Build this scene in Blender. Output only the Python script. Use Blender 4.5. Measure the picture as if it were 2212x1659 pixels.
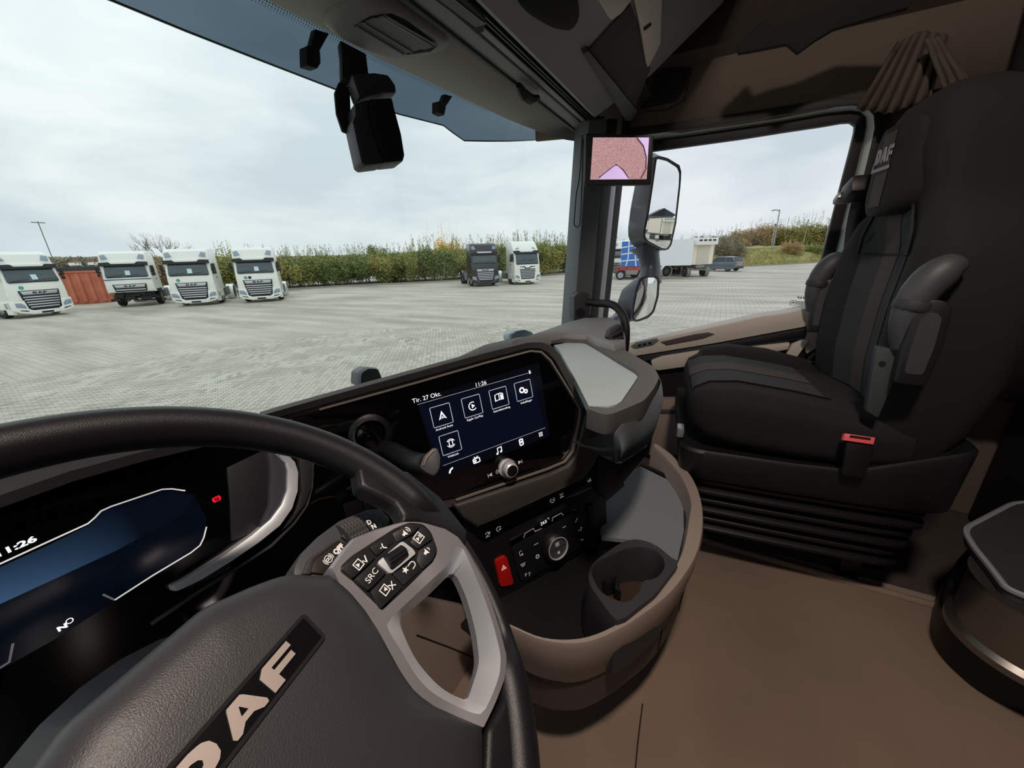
import bpy, bmesh, math, random
import numpy as np
from mathutils import Vector, Matrix

for _o in list(bpy.data.objects):
    bpy.data.objects.remove(_o)
SC = bpy.context.scene
COL = SC.collection
R = math.radians
random.seed(7)
LIFT = 2.65            # eye height above the paved yard; everything is laid out about the eye and lifted at the end

# ------------------------------------------------------------------ camera
HEAD, PITCH, ROLL, FOC = R(61.6), R(18.9), R(1.8), 820.0
_F = np.array([math.sin(HEAD)*math.cos(PITCH), math.cos(HEAD)*math.cos(PITCH), -math.sin(PITCH)])
_R0 = np.array([math.cos(HEAD), -math.sin(HEAD), 0.0]); _U0 = np.cross(_R0, _F)
_R = _R0*math.cos(ROLL)-_U0*math.sin(ROLL); _U = _U0*math.cos(ROLL)+_R0*math.sin(ROLL)
cam_d = bpy.data.cameras.new('camera'); cam = bpy.data.objects.new('camera', cam_d); COL.objects.link(cam)
cam_d.sensor_width = 36.0; cam_d.lens = FOC/2212*36.0; cam_d.clip_start = 0.02; cam_d.clip_end = 2000
cam.matrix_world = Matrix(((_R[0], _U[0], -_F[0], 0), (_R[1], _U[1], -_F[1], 0), (_R[2], _U[2], -_F[2], 0), (0, 0, 0, 1)))
SC.camera = cam

def ray(px, py):
    return _R*(px-1106)/FOC - _U*(py-829.5)/FOC + _F
def onX(px, py, X): d = ray(px, py); return Vector(d*X/d[0])
def onY(px, py, Y): d = ray(px, py); return Vector(d*Y/d[1])
def onZ(px, py, Z): d = ray(px, py); return Vector(d*Z/d[2])
def onP(px, py, p, n):
    d = ray(px, py); n = np.array(n); return Vector(d*(float(np.dot(np.array(p), n))/float(d@n)))
def ground(px, py): return onZ(px, py, -LIFT)

# ------------------------------------------------------------------ colour management and world
SC.view_settings.view_transform = 'Standard'; SC.view_settings.look = 'None'
SC.view_settings.gamma = 1.0; SC.view_settings.exposure = 0.0; SC.view_settings.use_curve_mapping = False
SC.cycles.max_bounces = 7; SC.cycles.diffuse_bounces = 4; SC.cycles.glossy_bounces = 4
SC.cycles.transparent_max_bounces = 16; SC.cycles.transmission_bounces = 4
SC.cycles.use_denoising = True
SC.cycles.sample_clamp_indirect = 6.0
SC.cycles.caustics_reflective = False; SC.cycles.caustics_refractive = False

def lin(c):
    if isinstance(c, str):
        c = tuple(int(c[i:i+2], 16) for i in (0, 2, 4))
    if max(c) > 1.0: c = tuple(v/255.0 for v in c)
    return tuple((v/12.92 if v <= .04045 else ((v+.055)/1.055)**2.4) for v in c)

W = bpy.data.worlds.new('overcast_sky'); SC.world = W; W.use_nodes = True
nt = W.node_tree; nt.nodes.clear()
def N(nt, t, **k):
    n = nt.nodes.new(t)
    for a, b in k.items():
        if a in n.inputs: n.inputs[a].default_value = b
        else: setattr(n, a, b)
    return n
tc = N(nt, 'ShaderNodeTexCoord'); mp = N(nt, 'ShaderNodeMapping'); mp.inputs['Scale'].default_value = (1.0, 1.0, 3.2)
n1 = N(nt, 'ShaderNodeTexNoise', Scale=2.3, Detail=5.0, Roughness=.5, Distortion=.35)
cr = N(nt, 'ShaderNodeValToRGB')
cr.color_ramp.elements[0].position = .34; cr.color_ramp.elements[0].color = (*lin('ccd8df'), 1)
cr.color_ramp.elements[1].position = .60; cr.color_ramp.elements[1].color = (*lin('eef3f5'), 1)
sx = N(nt, 'ShaderNodeSeparateXYZ')
mr = N(nt, 'ShaderNodeMapRange'); mr.inputs[1].default_value = 0.0; mr.inputs[2].default_value = .9; mr.inputs[3].default_value = 1.0; mr.inputs[4].default_value = 1.42
bg = N(nt, 'ShaderNodeBackground'); wo = N(nt, 'ShaderNodeOutputWorld')
L = nt.links.new
L(tc.outputs['Generated'], mp.inputs['Vector']); L(mp.outputs['Vector'], n1.inputs['Vector']); L(n1.outputs[0], cr.inputs[0])
L(tc.outputs['Generated'], sx.inputs[0]); L(sx.outputs['Z'], mr.inputs[0]); L(mr.outputs[0], bg.inputs['Strength'])
L(cr.outputs[0], bg.inputs['Color']); L(bg.outputs[0], wo.inputs['Surface'])

# ------------------------------------------------------------------ materials
MATS = {}
def mat(name, col, rough=.5, metal=0.0, spec=.5, bump=None, var=None, emit=None, coat=0.0, alpha=None):
    if name in MATS: return MATS[name]
    m = bpy.data.materials.new(name); m.use_nodes = True
    nt = m.node_tree; b = nt.nodes['Principled BSDF']
    b.inputs['Base Color'].default_value = (*lin(col), 1); b.inputs['Roughness'].default_value = rough
    b.inputs['Metallic'].default_value = metal; b.inputs['Specular IOR Level'].default_value = spec
    b.inputs['Coat Weight'].default_value = coat
    tcn = N(nt, 'ShaderNodeTexCoord')
    if var:
        nz = N(nt, 'ShaderNodeTexNoise', Scale=var[0], Detail=4.0)
        hs = N(nt, 'ShaderNodeMix'); hs.data_type = 'RGBA'
        nt.links.new(tcn.outputs['Object'], nz.inputs['Vector'])
        mrn = N(nt, 'ShaderNodeMapRange'); mrn.inputs[1].default_value = .32; mrn.inputs[2].default_value = .68
        nt.links.new(nz.outputs[0], mrn.inputs[0]); nt.links.new(mrn.outputs[0], hs.inputs[0])
        hs.inputs[6].default_value = (*lin(col), 1); hs.inputs[7].default_value = (*lin(var[1]), 1)
        nt.links.new(hs.outputs[2], b.inputs['Base Color'])
    if bump:
        kind = bump[2] if len(bump) > 2 else 'noise'
        if kind == 'noise':
            nb = N(nt, 'ShaderNodeTexNoise', Scale=bump[0], Detail=2.0); src = nb.outputs[0]
        elif kind == 'leather':
            nb = N(nt, 'ShaderNodeTexVoronoi', Scale=bump[0]); nb.feature = 'SMOOTH_F1'; src = nb.outputs['Distance']
        else:
            nb = N(nt, 'ShaderNodeTexWave', Scale=bump[0], Distortion=0.0); nb.wave_type = 'BANDS'; nb.bands_direction = kind; src = nb.outputs['Color']
        nt.links.new(tcn.outputs['Object'], nb.inputs['Vector'])
        bp = N(nt, 'ShaderNodeBump'); bp.inputs['Strength'].default_value = bump[1]; bp.inputs['Distance'].default_value = bump[3] if len(bump) > 3 else .001
        nt.links.new(src, bp.inputs['Height']); nt.links.new(bp.outputs[0], b.inputs['Normal'])
    if emit:
        b.inputs['Emission Color'].default_value = (*lin(col), 1); b.inputs['Emission Strength'].default_value = emit
    MATS[name] = m
    return m

def glass_mat(name, tint, refl=.04, rough=0.0):
    m = bpy.data.materials.new(name); m.use_nodes = True; nt = m.node_tree; nt.nodes.clear()
    tr = N(nt, 'ShaderNodeBsdfTransparent'); tr.inputs['Color'].default_value = (*tint, 1)
    gl = N(nt, 'ShaderNodeBsdfGlossy'); gl.inputs['Roughness'].default_value = rough
    fr = N(nt, 'ShaderNodeFresnel', IOR=1.45); ml = N(nt, 'ShaderNodeMath', operation='MULTIPLY'); ml.inputs[1].default_value = refl
    mx = N(nt, 'ShaderNodeMixShader'); out = N(nt, 'ShaderNodeOutputMaterial')
    nt.links.new(fr.outputs[0], ml.inputs[0]); nt.links.new(ml.outputs[0], mx.inputs[0])
    nt.links.new(tr.outputs[0], mx.inputs[1]); nt.links.new(gl.outputs[0], mx.inputs[2]); nt.links.new(mx.outputs[0], out.inputs[0])
    MATS[name] = m
    return m

# ------------------------------------------------------------------ object helpers
THINGS = []
def link(o, parent=None):
    COL.objects.link(o)
    if parent is not None: o.parent = parent
    return o
def tag(o, label=None, cat=None, group=None, kind=None):
    if label: o['label'] = label
    if cat: o['category'] = cat
    if group: o['group'] = group
    if kind: o['kind'] = kind
    return o
def thing(name, label, cat, group=None, loc=(0, 0, 0), rz=0.0):
    o = bpy.data.objects.new(name, None); COL.objects.link(o); o.empty_display_size = .05
    o.location = loc; o.rotation_euler = (0, 0, rz)
    THINGS.append(o)
    return tag(o, label, cat, group)
def build(name, bm, m, parent=None, smooth=38, bevel=0.0, bseg=2, norm=True):
    if norm: bmesh.ops.recalc_face_normals(bm, faces=bm.faces)
    if bevel:
        es = [e for e in bm.edges if len(e.link_faces) == 2 and e.calc_face_angle(0) > R(28)]
        if es: bmesh.ops.bevel(bm, geom=es, offset=bevel, segments=bseg, affect='EDGES', profile=.6, clamp_overlap=True)
    me = bpy.data.meshes.new(name); bm.to_mesh(me); bm.free()
    for k in (m if isinstance(m, (list, tuple)) else [m]): me.materials.append(k)
    if smooth:
        me.polygons.foreach_set('use_smooth', [True]*len(me.polygons)); me.set_sharp_from_angle(angle=R(smooth))
    o = bpy.data.objects.new(name, me)
    return link(o, parent)
def copy_tree(o, parent=None):
    c = o.copy(); COL.objects.link(c)
    if parent is not None: c.parent = parent
    for ch in list(o.children): copy_tree(ch, c)
    return c

class Fr:
    """a flat working frame: origin, right, up, outward normal"""
    def __init__(s, o, n, u=None, roll=0.0):
        s.o = Vector(o); s.n = Vector(n).normalized()
        u = Vector(u) if u is not None else Vector((0, 0, 1)).cross(s.n)
        u = (u - s.n*u.dot(s.n)).normalized(); v = s.n.cross(u)
        s.u = u*math.cos(roll)+v*math.sin(roll); s.v = s.n.cross(s.u)
    def pt(s, a, b, h=0.0): return s.o+s.u*a+s.v*b+s.n*h
    def px(s, x, y, h=0.0):
        p = onP(x, y, s.o+s.n*h, s.n)-s.o
        return (p.dot(s.u), p.dot(s.v))
    def pxs(s, L, h=0.0): return [s.px(x, y, h) for x, y in L]

def add_prism(bm, fr, poly, h0, h1):
    a = [bm.verts.new(fr.pt(x, y, h0)) for x, y in poly]; b = [bm.verts.new(fr.pt(x, y, h1)) for x, y in poly]
    n = len(poly)
    for i in range(n):
        j = (i+1) % n; bm.faces.new((a[i], a[j], b[j], b[i]))
    bm.faces.new(b); bm.faces.new(a[::-1])
    return bm
def prism(fr, poly, h0, h1): return add_prism(bmesh.new(), fr, poly, h0, h1)
def add_box(bm, c, s, rot=None):
    M = Matrix.Translation(Vector(c)) @ (rot.to_4x4() if rot is not None else Matrix.Identity(4)) @ Matrix.Diagonal((s[0], s[1], s[2], 1))
    bmesh.ops.create_cube(bm, size=1.0, matrix=M); return bm
def box(c, s, rot=None): return add_box(bmesh.new(), c, s, rot)
def add_loft(bm, rings, cap=True, closed=True):
    V = [[bm.verts.new(p) for p in r] for r in rings]; n = len(rings[0])
    for a, b in zip(V, V[1:]):
        for i in range(n if closed else n-1):
            j = (i+1) % n; bm.faces.new((a[i], a[j], b[j], b[i]))
    if cap and closed:
        bm.faces.new(V[0][::-1]); bm.faces.new(V[-1])
    return bm
def loft(rings, cap=True, closed=True): return add_loft(bmesh.new(), rings, cap, closed)
def smooth_path(P, n=8, closed=False):
    P = [Vector(p) for p in P]; out = []; m = len(P)
    for i in range(m if closed else m-1):
        p0 = P[(i-1) % m] if closed or i > 0 else P[i]*2-P[i+1]
        p1, p2 = P[i], P[(i+1) % m]
        p3 = P[(i+2) % m] if closed or i+2 < m else p2*2-p1
        for k in range(n):
            t = k/n
            out.append(.5*((2*p1)+(p2-p0)*t+(2*p0-5*p1+4*p2-p3)*t*t+(3*p1-p0-3*p2+p3)*t**3))
    if not closed: out.append(P[-1])
    return out
def add_tube(bm, path, r, seg=10, closed=False, cap=True):
    P = [Vector(p) for p in path]; n = len(P); rings = []; prev = None
    for i in range(n):
        t = (P[(i+1) % n]-P[i-1]) if closed else (P[min(i+1, n-1)]-P[max(i-1, 0)])
        t.normalize()
        if prev is None:
            a = Vector((0, 0, 1)) if abs(t.z) < .9 else Vector((1, 0, 0)); a = (a-t*a.dot(t)).normalized()
        else: a = (prev-t*prev.dot(t)).normalized()
        prev = a; b = t.cross(a); rr = r[i] if isinstance(r, (list, tuple)) else r
        rings.append([P[i]+a*(rr*math.cos(2*math.pi*k/seg))+b*(rr*math.sin(2*math.pi*k/seg)) for k in range(seg)])
    if closed: rings.append(rings[0])
    add_loft(bm, rings, cap=cap and not closed)
    if closed: bmesh.ops.remove_doubles(bm, verts=bm.verts, dist=1e-6)
    return bm
def tube(path, r, seg=10, closed=False, cap=True): return add_tube(bmesh.new(), path, r, seg, closed, cap)
def add_lathe(bm, fr, prof, seg=32, c=(0, 0), cap=True):
    """prof: (radius, height) pairs along the frame normal"""
    rings = [[fr.pt(c[0]+r*math.cos(2*math.pi*k/seg), c[1]+r*math.sin(2*math.pi*k/seg), h) for k in range(seg)] for r, h in prof]
    return add_loft(bm, rings, cap)
def lathe(fr, prof, seg=32, c=(0, 0), cap=True): return add_lathe(bmesh.new(), fr, prof, seg, c, cap)
def add_ribbon(bm, fr, pts, w, h=0.0, closed=False, thick=0.0):
    n = len(pts); P = [Vector((p[0], p[1])) for p in pts]; A = []; B = []
    for i in range(n):
        if closed: t = P[(i+1) % n]-P[i-1]
        else: t = P[min(i+1, n-1)]-P[max(i-1, 0)]
        if t.length == 0: t = Vector((1, 0))
        t.normalize(); q = Vector((-t.y, t.x))
        k = 1.0
        if (closed or 0 < i < n-1):
            t1 = (P[i]-P[i-1]).normalized(); c = max(.5, abs(t1.dot(t))); k = 1/c
        A.append(bm.verts.new(fr.pt(*(P[i]+q*w*.5*k), h))); B.append(bm.verts.new(fr.pt(*(P[i]-q*w*.5*k), h)))
    for i in range(n if closed else n-1):
        j = (i+1) % n; bm.faces.new((A[i], B[i], B[j], A[j]))
    return bm
def strokes(fr, lines, w, h=0.0, fills=()):
    bm = bmesh.new()
    for l in lines:
        cl = len(l) > 2 and l[0] == l[-1]
        add_ribbon(bm, fr, l[:-1] if cl else l, w, h, cl)
    for f in fills: bm.faces.new([bm.verts.new(fr.pt(x, y, h)) for x, y in f])
    return bm
def circ(cx, cy, r, n=20, a0=0.0, a1=360.0):
    if abs(a1-a0) >= 360: p = [(cx+r*math.cos(R(a0)+2*math.pi*i/n), cy+r*math.sin(R(a0)+2*math.pi*i/n)) for i in range(n)]; return p+[p[0]]
    return [(cx+r*math.cos(R(a0+(a1-a0)*i/n)), cy+r*math.sin(R(a0+(a1-a0)*i/n))) for i in range(n+1)]
def rrect(x0, y0, x1, y1, r, n=4):
    out = []
    for cx, cy, a in ((x1-r, y1-r, 0), (x0+r, y1-r, 90), (x0+r, y0+r, 180), (x1-r, y0+r, 270)):
        for i in range(n+1): out.append((cx+r*math.cos(R(a+90*i/n)), cy+r*math.sin(R(a+90*i/n))))
    return out
def round_poly(poly, r, n=4):
    out = []; m = len(poly)
    for i in range(m):
        p = Vector(poly[i]); a = Vector(poly[i-1])-p; b = Vector(poly[(i+1) % m])-p
        d = min(r, a.length*.45, b.length*.45); A = p+a.normalized()*d; B = p+b.normalized()*d
        for k in range(n+1):
            t = k/n; out.append(tuple(A*(1-t)**2+p*(2*t*(1-t))+B*t*t))
    return out
def resample(poly, n, closed=True):
    P = [Vector(p) for p in poly]
    if closed: P = P+[P[0]]
    d = [0.0]
    for a, b in zip(P, P[1:]): d.append(d[-1]+(b-a).length)
    out = []
    m = n if closed else n-1
    for i in range(n):
        s = d[-1]*i/m; k = 0
        while k < len(d)-2 and d[k+1] < s: k += 1
        t = (s-d[k])/max(1e-9, d[k+1]-d[k]); out.append(tuple(P[k].lerp(P[k+1], min(1, t))))
    return out
def angsample(poly, n, c):
    """points where n rays from c cross the outline"""
    out = []; m = len(poly)
    for k in range(n):
        a = 2*math.pi*k/n; dx, dy = math.cos(a), math.sin(a); best = 0
        for i in range(m):
            x1, y1 = poly[i][0]-c[0], poly[i][1]-c[1]; x2, y2 = poly[(i+1) % m][0]-c[0], poly[(i+1) % m][1]-c[1]
            den = dx*(y2-y1)-dy*(x2-x1)
            if abs(den) < 1e-12: continue
            t = (x1*(y2-y1)-y1*(x2-x1))/den; s = (x1*dy-y1*dx)/den
            if t > best and -1e-6 <= s <= 1+1e-6: best = t
        out.append((c[0]+dx*best, c[1]+dy*best))
    return out
def text(body, size, fr, a, b, m, parent, h=0.0005, align='CENTER', sx=1.0, name='lettering', bold=0.0, mirror=False):
    cu = bpy.data.curves.new('t', 'FONT'); cu.body = body; cu.size = size; cu.align_x = align; cu.align_y = 'CENTER'; cu.offset = bold
    cu.resolution_u = 3
    to = bpy.data.objects.new('t', cu); COL.objects.link(to)
    me = bpy.data.meshes.new_from_object(to.evaluated_get(bpy.context.evaluated_depsgraph_get()))
    bpy.data.objects.remove(to); bpy.data.curves.remove(cu)
    u = -fr.u if mirror else fr.u
    for v in me.vertices: v.co = fr.pt(a, b, h)+u*(v.co.x*sx)+fr.v*v.co.y
    me.materials.clear(); me.materials.append(m); me.name = name
    return link(bpy.data.objects.new(name, me), parent)
GLYPH = {'D': ([(0, 0), (0, 1), (.6, 1), (.84, .93), (.96, .77), (1, .5), (.96, .23), (.84, .07), (.6, 0)],
               [(.3, .3), (.3, .7), (.52, .7), (.64, .62), (.68, .5), (.64, .38), (.52, .3)]),
         'A': ([(0, 0), (.34, 1), (.72, 1), (1.04, 0), (.72, 0), (.66, .2), (.36, .2), (.3, 0)], [(.43, .42), (.53, .75), (.62, .42)]),
         'F': ([(0, 0), (0, .78), (.2, 1), (1, 1), (1, .74), (.34, .74), (.34, .6), (.92, .6), (.92, .35), (.34, .35), (.34, 0)], None)}
def badge(fr, a, b, w, hgt, m, parent, h0=0.0, h1=.001, name='lettering', gap=.08, skew=0.0):
    """the three block letters of the maker's badge, left end at (a, b)"""
    bm = bmesh.new(); lw = (w-2*gap*w)/3
    for i, ch in enumerate('DAF'):
        o, hole = GLYPH[ch]; x0 = a+i*(lw+gap*w)
        f = lambda q: [(x0+x*lw+skew*y*hgt, b+y*hgt) for x, y in q]
        if hole:
            n = 36; c = (sum(p[0] for p in hole)/len(hole), sum(p[1] for p in hole)/len(hole))
            O = f(angsample(o, n, c)); I = f(angsample(hole, n, c))
            v = [[bm.verts.new(fr.pt(x, y, h)) for x, y in q] for q, h in ((I, h0), (I, h1), (O, h1), (O, h0))]
            for k in range(3):
                for q in range(n): bm.faces.new((v[k][q], v[k][(q+1) % n], v[k+1][(q+1) % n], v[k+1][q]))
        else: add_prism(bm, fr, f(o), h0, h1)
    return build(name, bm, m, parent, smooth=0)
# ------------------------------------------------------------------ lamps that the cab has
def area(name, loc, target, size, power, col):
    d = bpy.data.lights.new(name, 'AREA'); d.shape = 'DISK'; d.size = size; d.energy = power; d.color = col
    o = bpy.data.objects.new(name, d); COL.objects.link(o); o.location = loc
    o.rotation_euler = (Vector(target)-Vector(loc)).to_track_quat('-Z', 'Y').to_euler(); return o
area('roof_lamp_light', (.06, -.14, 1.10), (.45, .0, -.9), .16, 17.0, (1.0, .85, .73))

# ------------------------------------------------------------------ shared materials
m_black = mat('black_plastic', '131416', .45, bump=(900, .15))
m_dark = mat('dark_soft_plastic', '333336', .55, bump=(1400, .25))
m_char = mat('charcoal_plastic', '46474a', .5, bump=(1200, .2))
m_gloss = mat('piano_black', '050507', .06, spec=.5)
m_mattblk = mat('matt_black', '08080a', .8)
m_leather = mat('black_leather', '1d1c20', .40, bump=(1700, .3, 'noise', .0006))
m_hub = mat('hub_leather', '39383b', .42, bump=(1300, .3, 'noise', .0006))
m_silver = mat('satin_silver', 'f2f5fa', .36, metal=.4)
m_silver2 = mat('brushed_silver', 'aeabb0', .40, metal=.6)
m_chrome = mat('chrome', 'd9dadd', .08, metal=1.0)
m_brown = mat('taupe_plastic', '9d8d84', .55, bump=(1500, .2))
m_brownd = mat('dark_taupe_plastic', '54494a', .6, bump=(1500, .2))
m_sand = mat('sand_trim', 'd3c7bb', .5, bump=(1500, .15))
m_carpet = mat('brown_rubber_carpet', '937e6e', .85, bump=(700, .5), var=(3.0, '816e60'))
m_carpetd = mat('grey_brown_carpet', '463d39', .9, bump=(500, .5))
m_head = mat('headliner', 'a09e9b', .8, bump=(900, .3))
m_headd = mat('overhead_plastic', '8b8a8a', .6, bump=(1300, .2))
m_wallb = mat('brown_wall_lining', '6c5f57', .9, bump=(600, .3))
m_dkbrown = mat('dark_ceiling_lining', '3c322d', .9, bump=(600, .3))
m_rubber = mat('black_rubber', '0b0b0c', .6)
m_white = mat('white_icon', 'f2f4f8', .5, emit=1.0)
m_icon = mat('printed_icon', 'd6d4d2', .6, emit=.25)
m_body = mat('pale_body_paint', 'e6efec', .3)
m_mirror = mat('mirror_glass', 'f2f4f5', .0, metal=1.0)
g_screen = glass_mat('tinted_windscreen', (.925, .965, .95), .03)
g_side = glass_mat('side_glass', (.96, .965, .975), .35)

# ------------------------------------------------------------------ the cab shell
FLOOR_Z = -.95; XR = 1.75
def slab(name, c, s, m, kind='structure', parent=None):
    return tag(build(name, box(c, s), m, parent, smooth=0), kind=kind)
floor = slab('floor', (.6, -.30, FLOOR_Z-.03), (2.5, 2.6, .06), m_carpetd)
ceiling = slab('ceiling', (.6, -.30, 1.23), (2.5, 2.6, .06), m_dkbrown)
slab('wall_back', (.6, -1.55, .1), (2.5, .06, 2.3), mat('black_curtain_cloth', '121213', .95))
slab('wall_front', (.6, 1.0, -.72), (2.5, .06, .5), m_mattblk)
slab('trim_header', (.6, .93, .92), (2.5, .06, .62), m_mattblk)
# left wall with its own door window, out of the picture but letting the daylight in
def wall_with_hole(name, X, t, y0, y1, z0, z1, hy0, hy1, hz0, hz1, m):
    bm = bmesh.new()
    for a, b, c, d in ((y0, hy0, z0, z1), (hy1, y1, z0, z1), (hy0, hy1, z0, hz0), (hy0, hy1, hz1, z1)):
        if b-a > .001 and d-c > .001: add_box(bm, (X, (a+b)/2, (c+d)/2), (t, b-a, d-c))
    return tag(build(name, bm, m, None, smooth=0), kind='structure')
wall_with_hole('wall_left', -.62, .06, -1.55, .72, -.95, 1.2, -.32, .55, -.3, .36, m_wallb)
tag(build('window_3', box((-.62, .115, .03), (.006, .87, .66)), g_side, None, smooth=0), kind='structure')

# right wall: low behind the door, behind the B-pillar, and the lining above the door
XW = 1.80
bm = bmesh.new()
add_box(bm, (XW+.03, -.965, -.25), (.06, 1.21, 1.6))
add_box(bm, (XW+.03, .15, -.75), (.06, 1.3, .5))
tag(build('wall_right', bm, m_wallb, None, smooth=0), kind='structure')
frW = Fr((XR, 0, 0), (-1, 0, 0))
bm = bmesh.new()
zs = .62
ys = [.80, .5, .2, -.1, -.4, -.8, -1.52]
lo = [.47, .45, .415, .412, .42, .43, .43]
R0 = [[Vector((XR+.02, y, l)) for y, l in zip(ys, lo)], [Vector((XR+.01, y, zs)) for y in ys], [Vector((XR-.04, y, zs+.02)) for y in ys],
      [Vector((1.30, y, 1.2)) for y in ys]]
for a, b in zip(R0, R0[1:]):
    for i in range(len(ys)-1):
        f = bm.faces.new([bm.verts.new(p) for p in (a[i], a[i+1], b[i+1], b[i])]); f.material_index = 1 if a is R0[2] else 0
bmesh.ops.remove_doubles(bm, verts=bm.verts, dist=1e-5)
up = build('wall_right_upper', bm, [m_wallb, m_dkbrown], None, smooth=20); tag(up, kind='structure')
so = up.modifiers.new('s', 'SOLIDIFY'); so.thickness = .02; so.offset = 1
bm = bmesh.new()   # slits of the speaker grille in the lining
frU = Fr((XR+.012, 0, 0), (-1, 0, 0))
for k in range(15):
    t = k/14
    x0, y0 = 1418-26*t-(8 if k > 11 else 0), 150+84*t; x1, y1 = 1492-10*t-22*t*t, 146+72*t
    add_ribbon(bm, frU, [frU.px(x0, y0, .012), frU.px(x1, y1, .012)], .0045, .012)
build('speaker_slits', bm, m_mattblk, up, smooth=0)['kind'] = 'stuff'
bm = bmesh.new()
add_ribbon(bm, frU, frU.pxs([(1395, 240), (1440, 238), (1478, 215), (1495, 146)], .0125), .003, .0125)
build('grille_seam', bm, m_mattblk, up, smooth=0)

# ------------------------------------------------------------------ windscreen
PLAN = [(-.58, .52), (-.5, .62), (-.3, .73), (0, .79), (.3, .81), (.6, .815), (.9, .80), (1.15, .78), (1.35, .745), (1.5, .695), (1.585, .60), (1.61, .53)]
PLs = smooth_path([(x, y, 0) for x, y in PLAN], 4)
def ws_pt(i, z):
    p = PLs[i]; return Vector((p.x, p.y+.05*(.5-z)/.9-.02, z))
bm = loft([[ws_pt(i, z) for i in range(len(PLs))] for z in (-.42, -.1, .2, .54)], cap=False, closed=False)
ws = tag(build('window_1', bm, g_screen, None, smooth=60), kind='structure')
ws_head = lambda x: np.interp(x, [p.x for p in PLs], [p.y for p in PLs])
# black ceramic band at the top of the glass, with its rows of dots
bm = bmesh.new()
def edgeY0(x): return float(np.interp(x, [-.6, .0, .5, .8, 1.0, 1.3, 1.5, 1.6, 1.72], [.66, .735, .745, .735, .718, .69, .655, .63, .56]))
def band(bm, xs, z0, z1, off=-.004):
    for a, b in zip(xs, xs[1:]):
        q = []
        for x, z in ((a, z0), (b, z0), (b, z1), (a, z1)):
            q.append(bm.verts.new((x, float(ws_head(x))+.05*(.5-z)/.9-.02+off, z)))
        bm.faces.new(q)
def zlow(x): return .417*float(ws_head(x)+.01)/edgeY0(x)-.012
for a, b in zip(list(np.linspace(-.5, 1.30, 40))[:-1], list(np.linspace(-.5, 1.30, 40))[1:]):
    bm.faces.new([bm.verts.new((x, float(ws_head(x))+.05*(.5-z)/.9-.024, z)) for x, z in ((a, zlow(a)), (b, zlow(b)), (b, .52), (a, .52))])
build('ceramic_band', bm, m_mattblk, ws, smooth=0)
bm = bmesh.new()
for r_, (dzr, s) in enumerate(((.0035, .0034), (.0085, .0028), (.0130, .0021))):
    for k in range(190):
        x = .2+k*.0056+(r_ % 2)*.0028; z = zlow(x)-dzr
        y = float(ws_head(x))+.05*(.5-z)/.9-.025
        bm.faces.new([bm.verts.new((x+dx*s*.5, y, z+dz*s*.5)) for dx, dz in ((-1, 0), (0, -1), (1, 0), (0, 1))])
build('ceramic_dots', bm, m_mattblk, ws, smooth=0)['kind'] = 'stuff'

# ------------------------------------------------------------------ door glass and frame
XG = 1.80
win_o = [(1310, 330), (1846, 262), (1850, 275), (1750, 668), (1640, 697), (1530, 722), (1350, 760), (1280, 770)]
frD = Fr((XG, 0, 0), (-1, 0, 0))
def wpoly(L, h=0.0): return frD.pxs(L, h)
pane = wpoly([(1250, 300), (1875, 215), (1900, 255), (1790, 690), (1250, 810)])
tag(build('window_2', prism(frD, pane, -.003, .003), g_side, None, smooth=0), kind='structure')
door = thing('door_1', None, None); door['kind'] = 'structure'
# rubber seal round the opening, pale metal frame outside it
def strip(name, inner, outer, h0, h1, m, parent, bevel=.002):
    n = len(inner); bm = bmesh.new()
    rows = [[bm.verts.new(frD.pt(*q, h)) for q in P] for P, h in ((inner, h0), (inner, h1), (outer, h1), (outer, h0))]
    for a in range(4):
        for i in range(n-1): bm.faces.new((rows[a][i], rows[a][i+1], rows[(a+1) % 4][i+1], rows[(a+1) % 4][i]))
    bm.faces.new([r[0] for r in rows]); bm.faces.new([r[-1] for r in rows][::-1])
    return build(name, bm, m, parent, bevel=bevel)
P_in = [(1290, 342), (1400, 327), (1500, 313), (1600, 299), (1700, 283), (1780, 271), (1820, 264), (1838, 263), (1848, 270), (1847, 283), (1838, 320), (1815, 408), (1790, 505), (1765, 602), (1748, 672)]
P_se = [(1290, 318), (1400, 305), (1500, 293), (1600, 278), (1700, 262), (1785, 247), (1833, 241), (1855, 243), (1868, 255), (1868, 275), (1860, 318), (1838, 408), (1813, 505), (1788, 602), (1770, 678)]
P_wh = [(1290, 303), (1400, 290), (1500, 277), (1600, 261), (1700, 246), (1790, 231), (1845, 227), (1872, 231), (1888, 248), (1890, 275), (1881, 318), (1859, 408), (1835, 505), (1810, 602), (1793, 680)]
P_du = [(1290, 283), (1400, 272), (1500, 259), (1600, 244), (1700, 228), (1795, 213), (1855, 210), (1895, 217), (1912, 240), (1912, 275), (1900, 318), (1877, 408), (1853, 505), (1828, 602), (1812, 680)]
dz = .03
def hp(L, h): return [frD.px(x, y, h) for x, y in L]
strip('window_seal', hp(P_in, -.002), hp(P_se, -.012), -.03, -.004, m_rubber, door)
bm = bmesh.new(); _i = hp(P_se, -.015); _o = hp(P_wh, dz+.004); rows = [[bm.verts.new(frD.pt(*q, h)) for q in P] for P, h in ((_i, -.03), (_i, -.015), (_o, dz+.004), (_o, -.03))]
for a in range(4):
    for i in range(len(_i)-1): bm.faces.new((rows[a][i], rows[a][i+1], rows[(a+1) % 4][i+1], rows[(a+1) % 4][i]))
build('frame_strip', bm, m_body, door)
strip('frame_seal', hp(P_wh, dz+.006), hp(P_du, dz+.006), 0, dz+.006, m_rubber, door)

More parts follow.
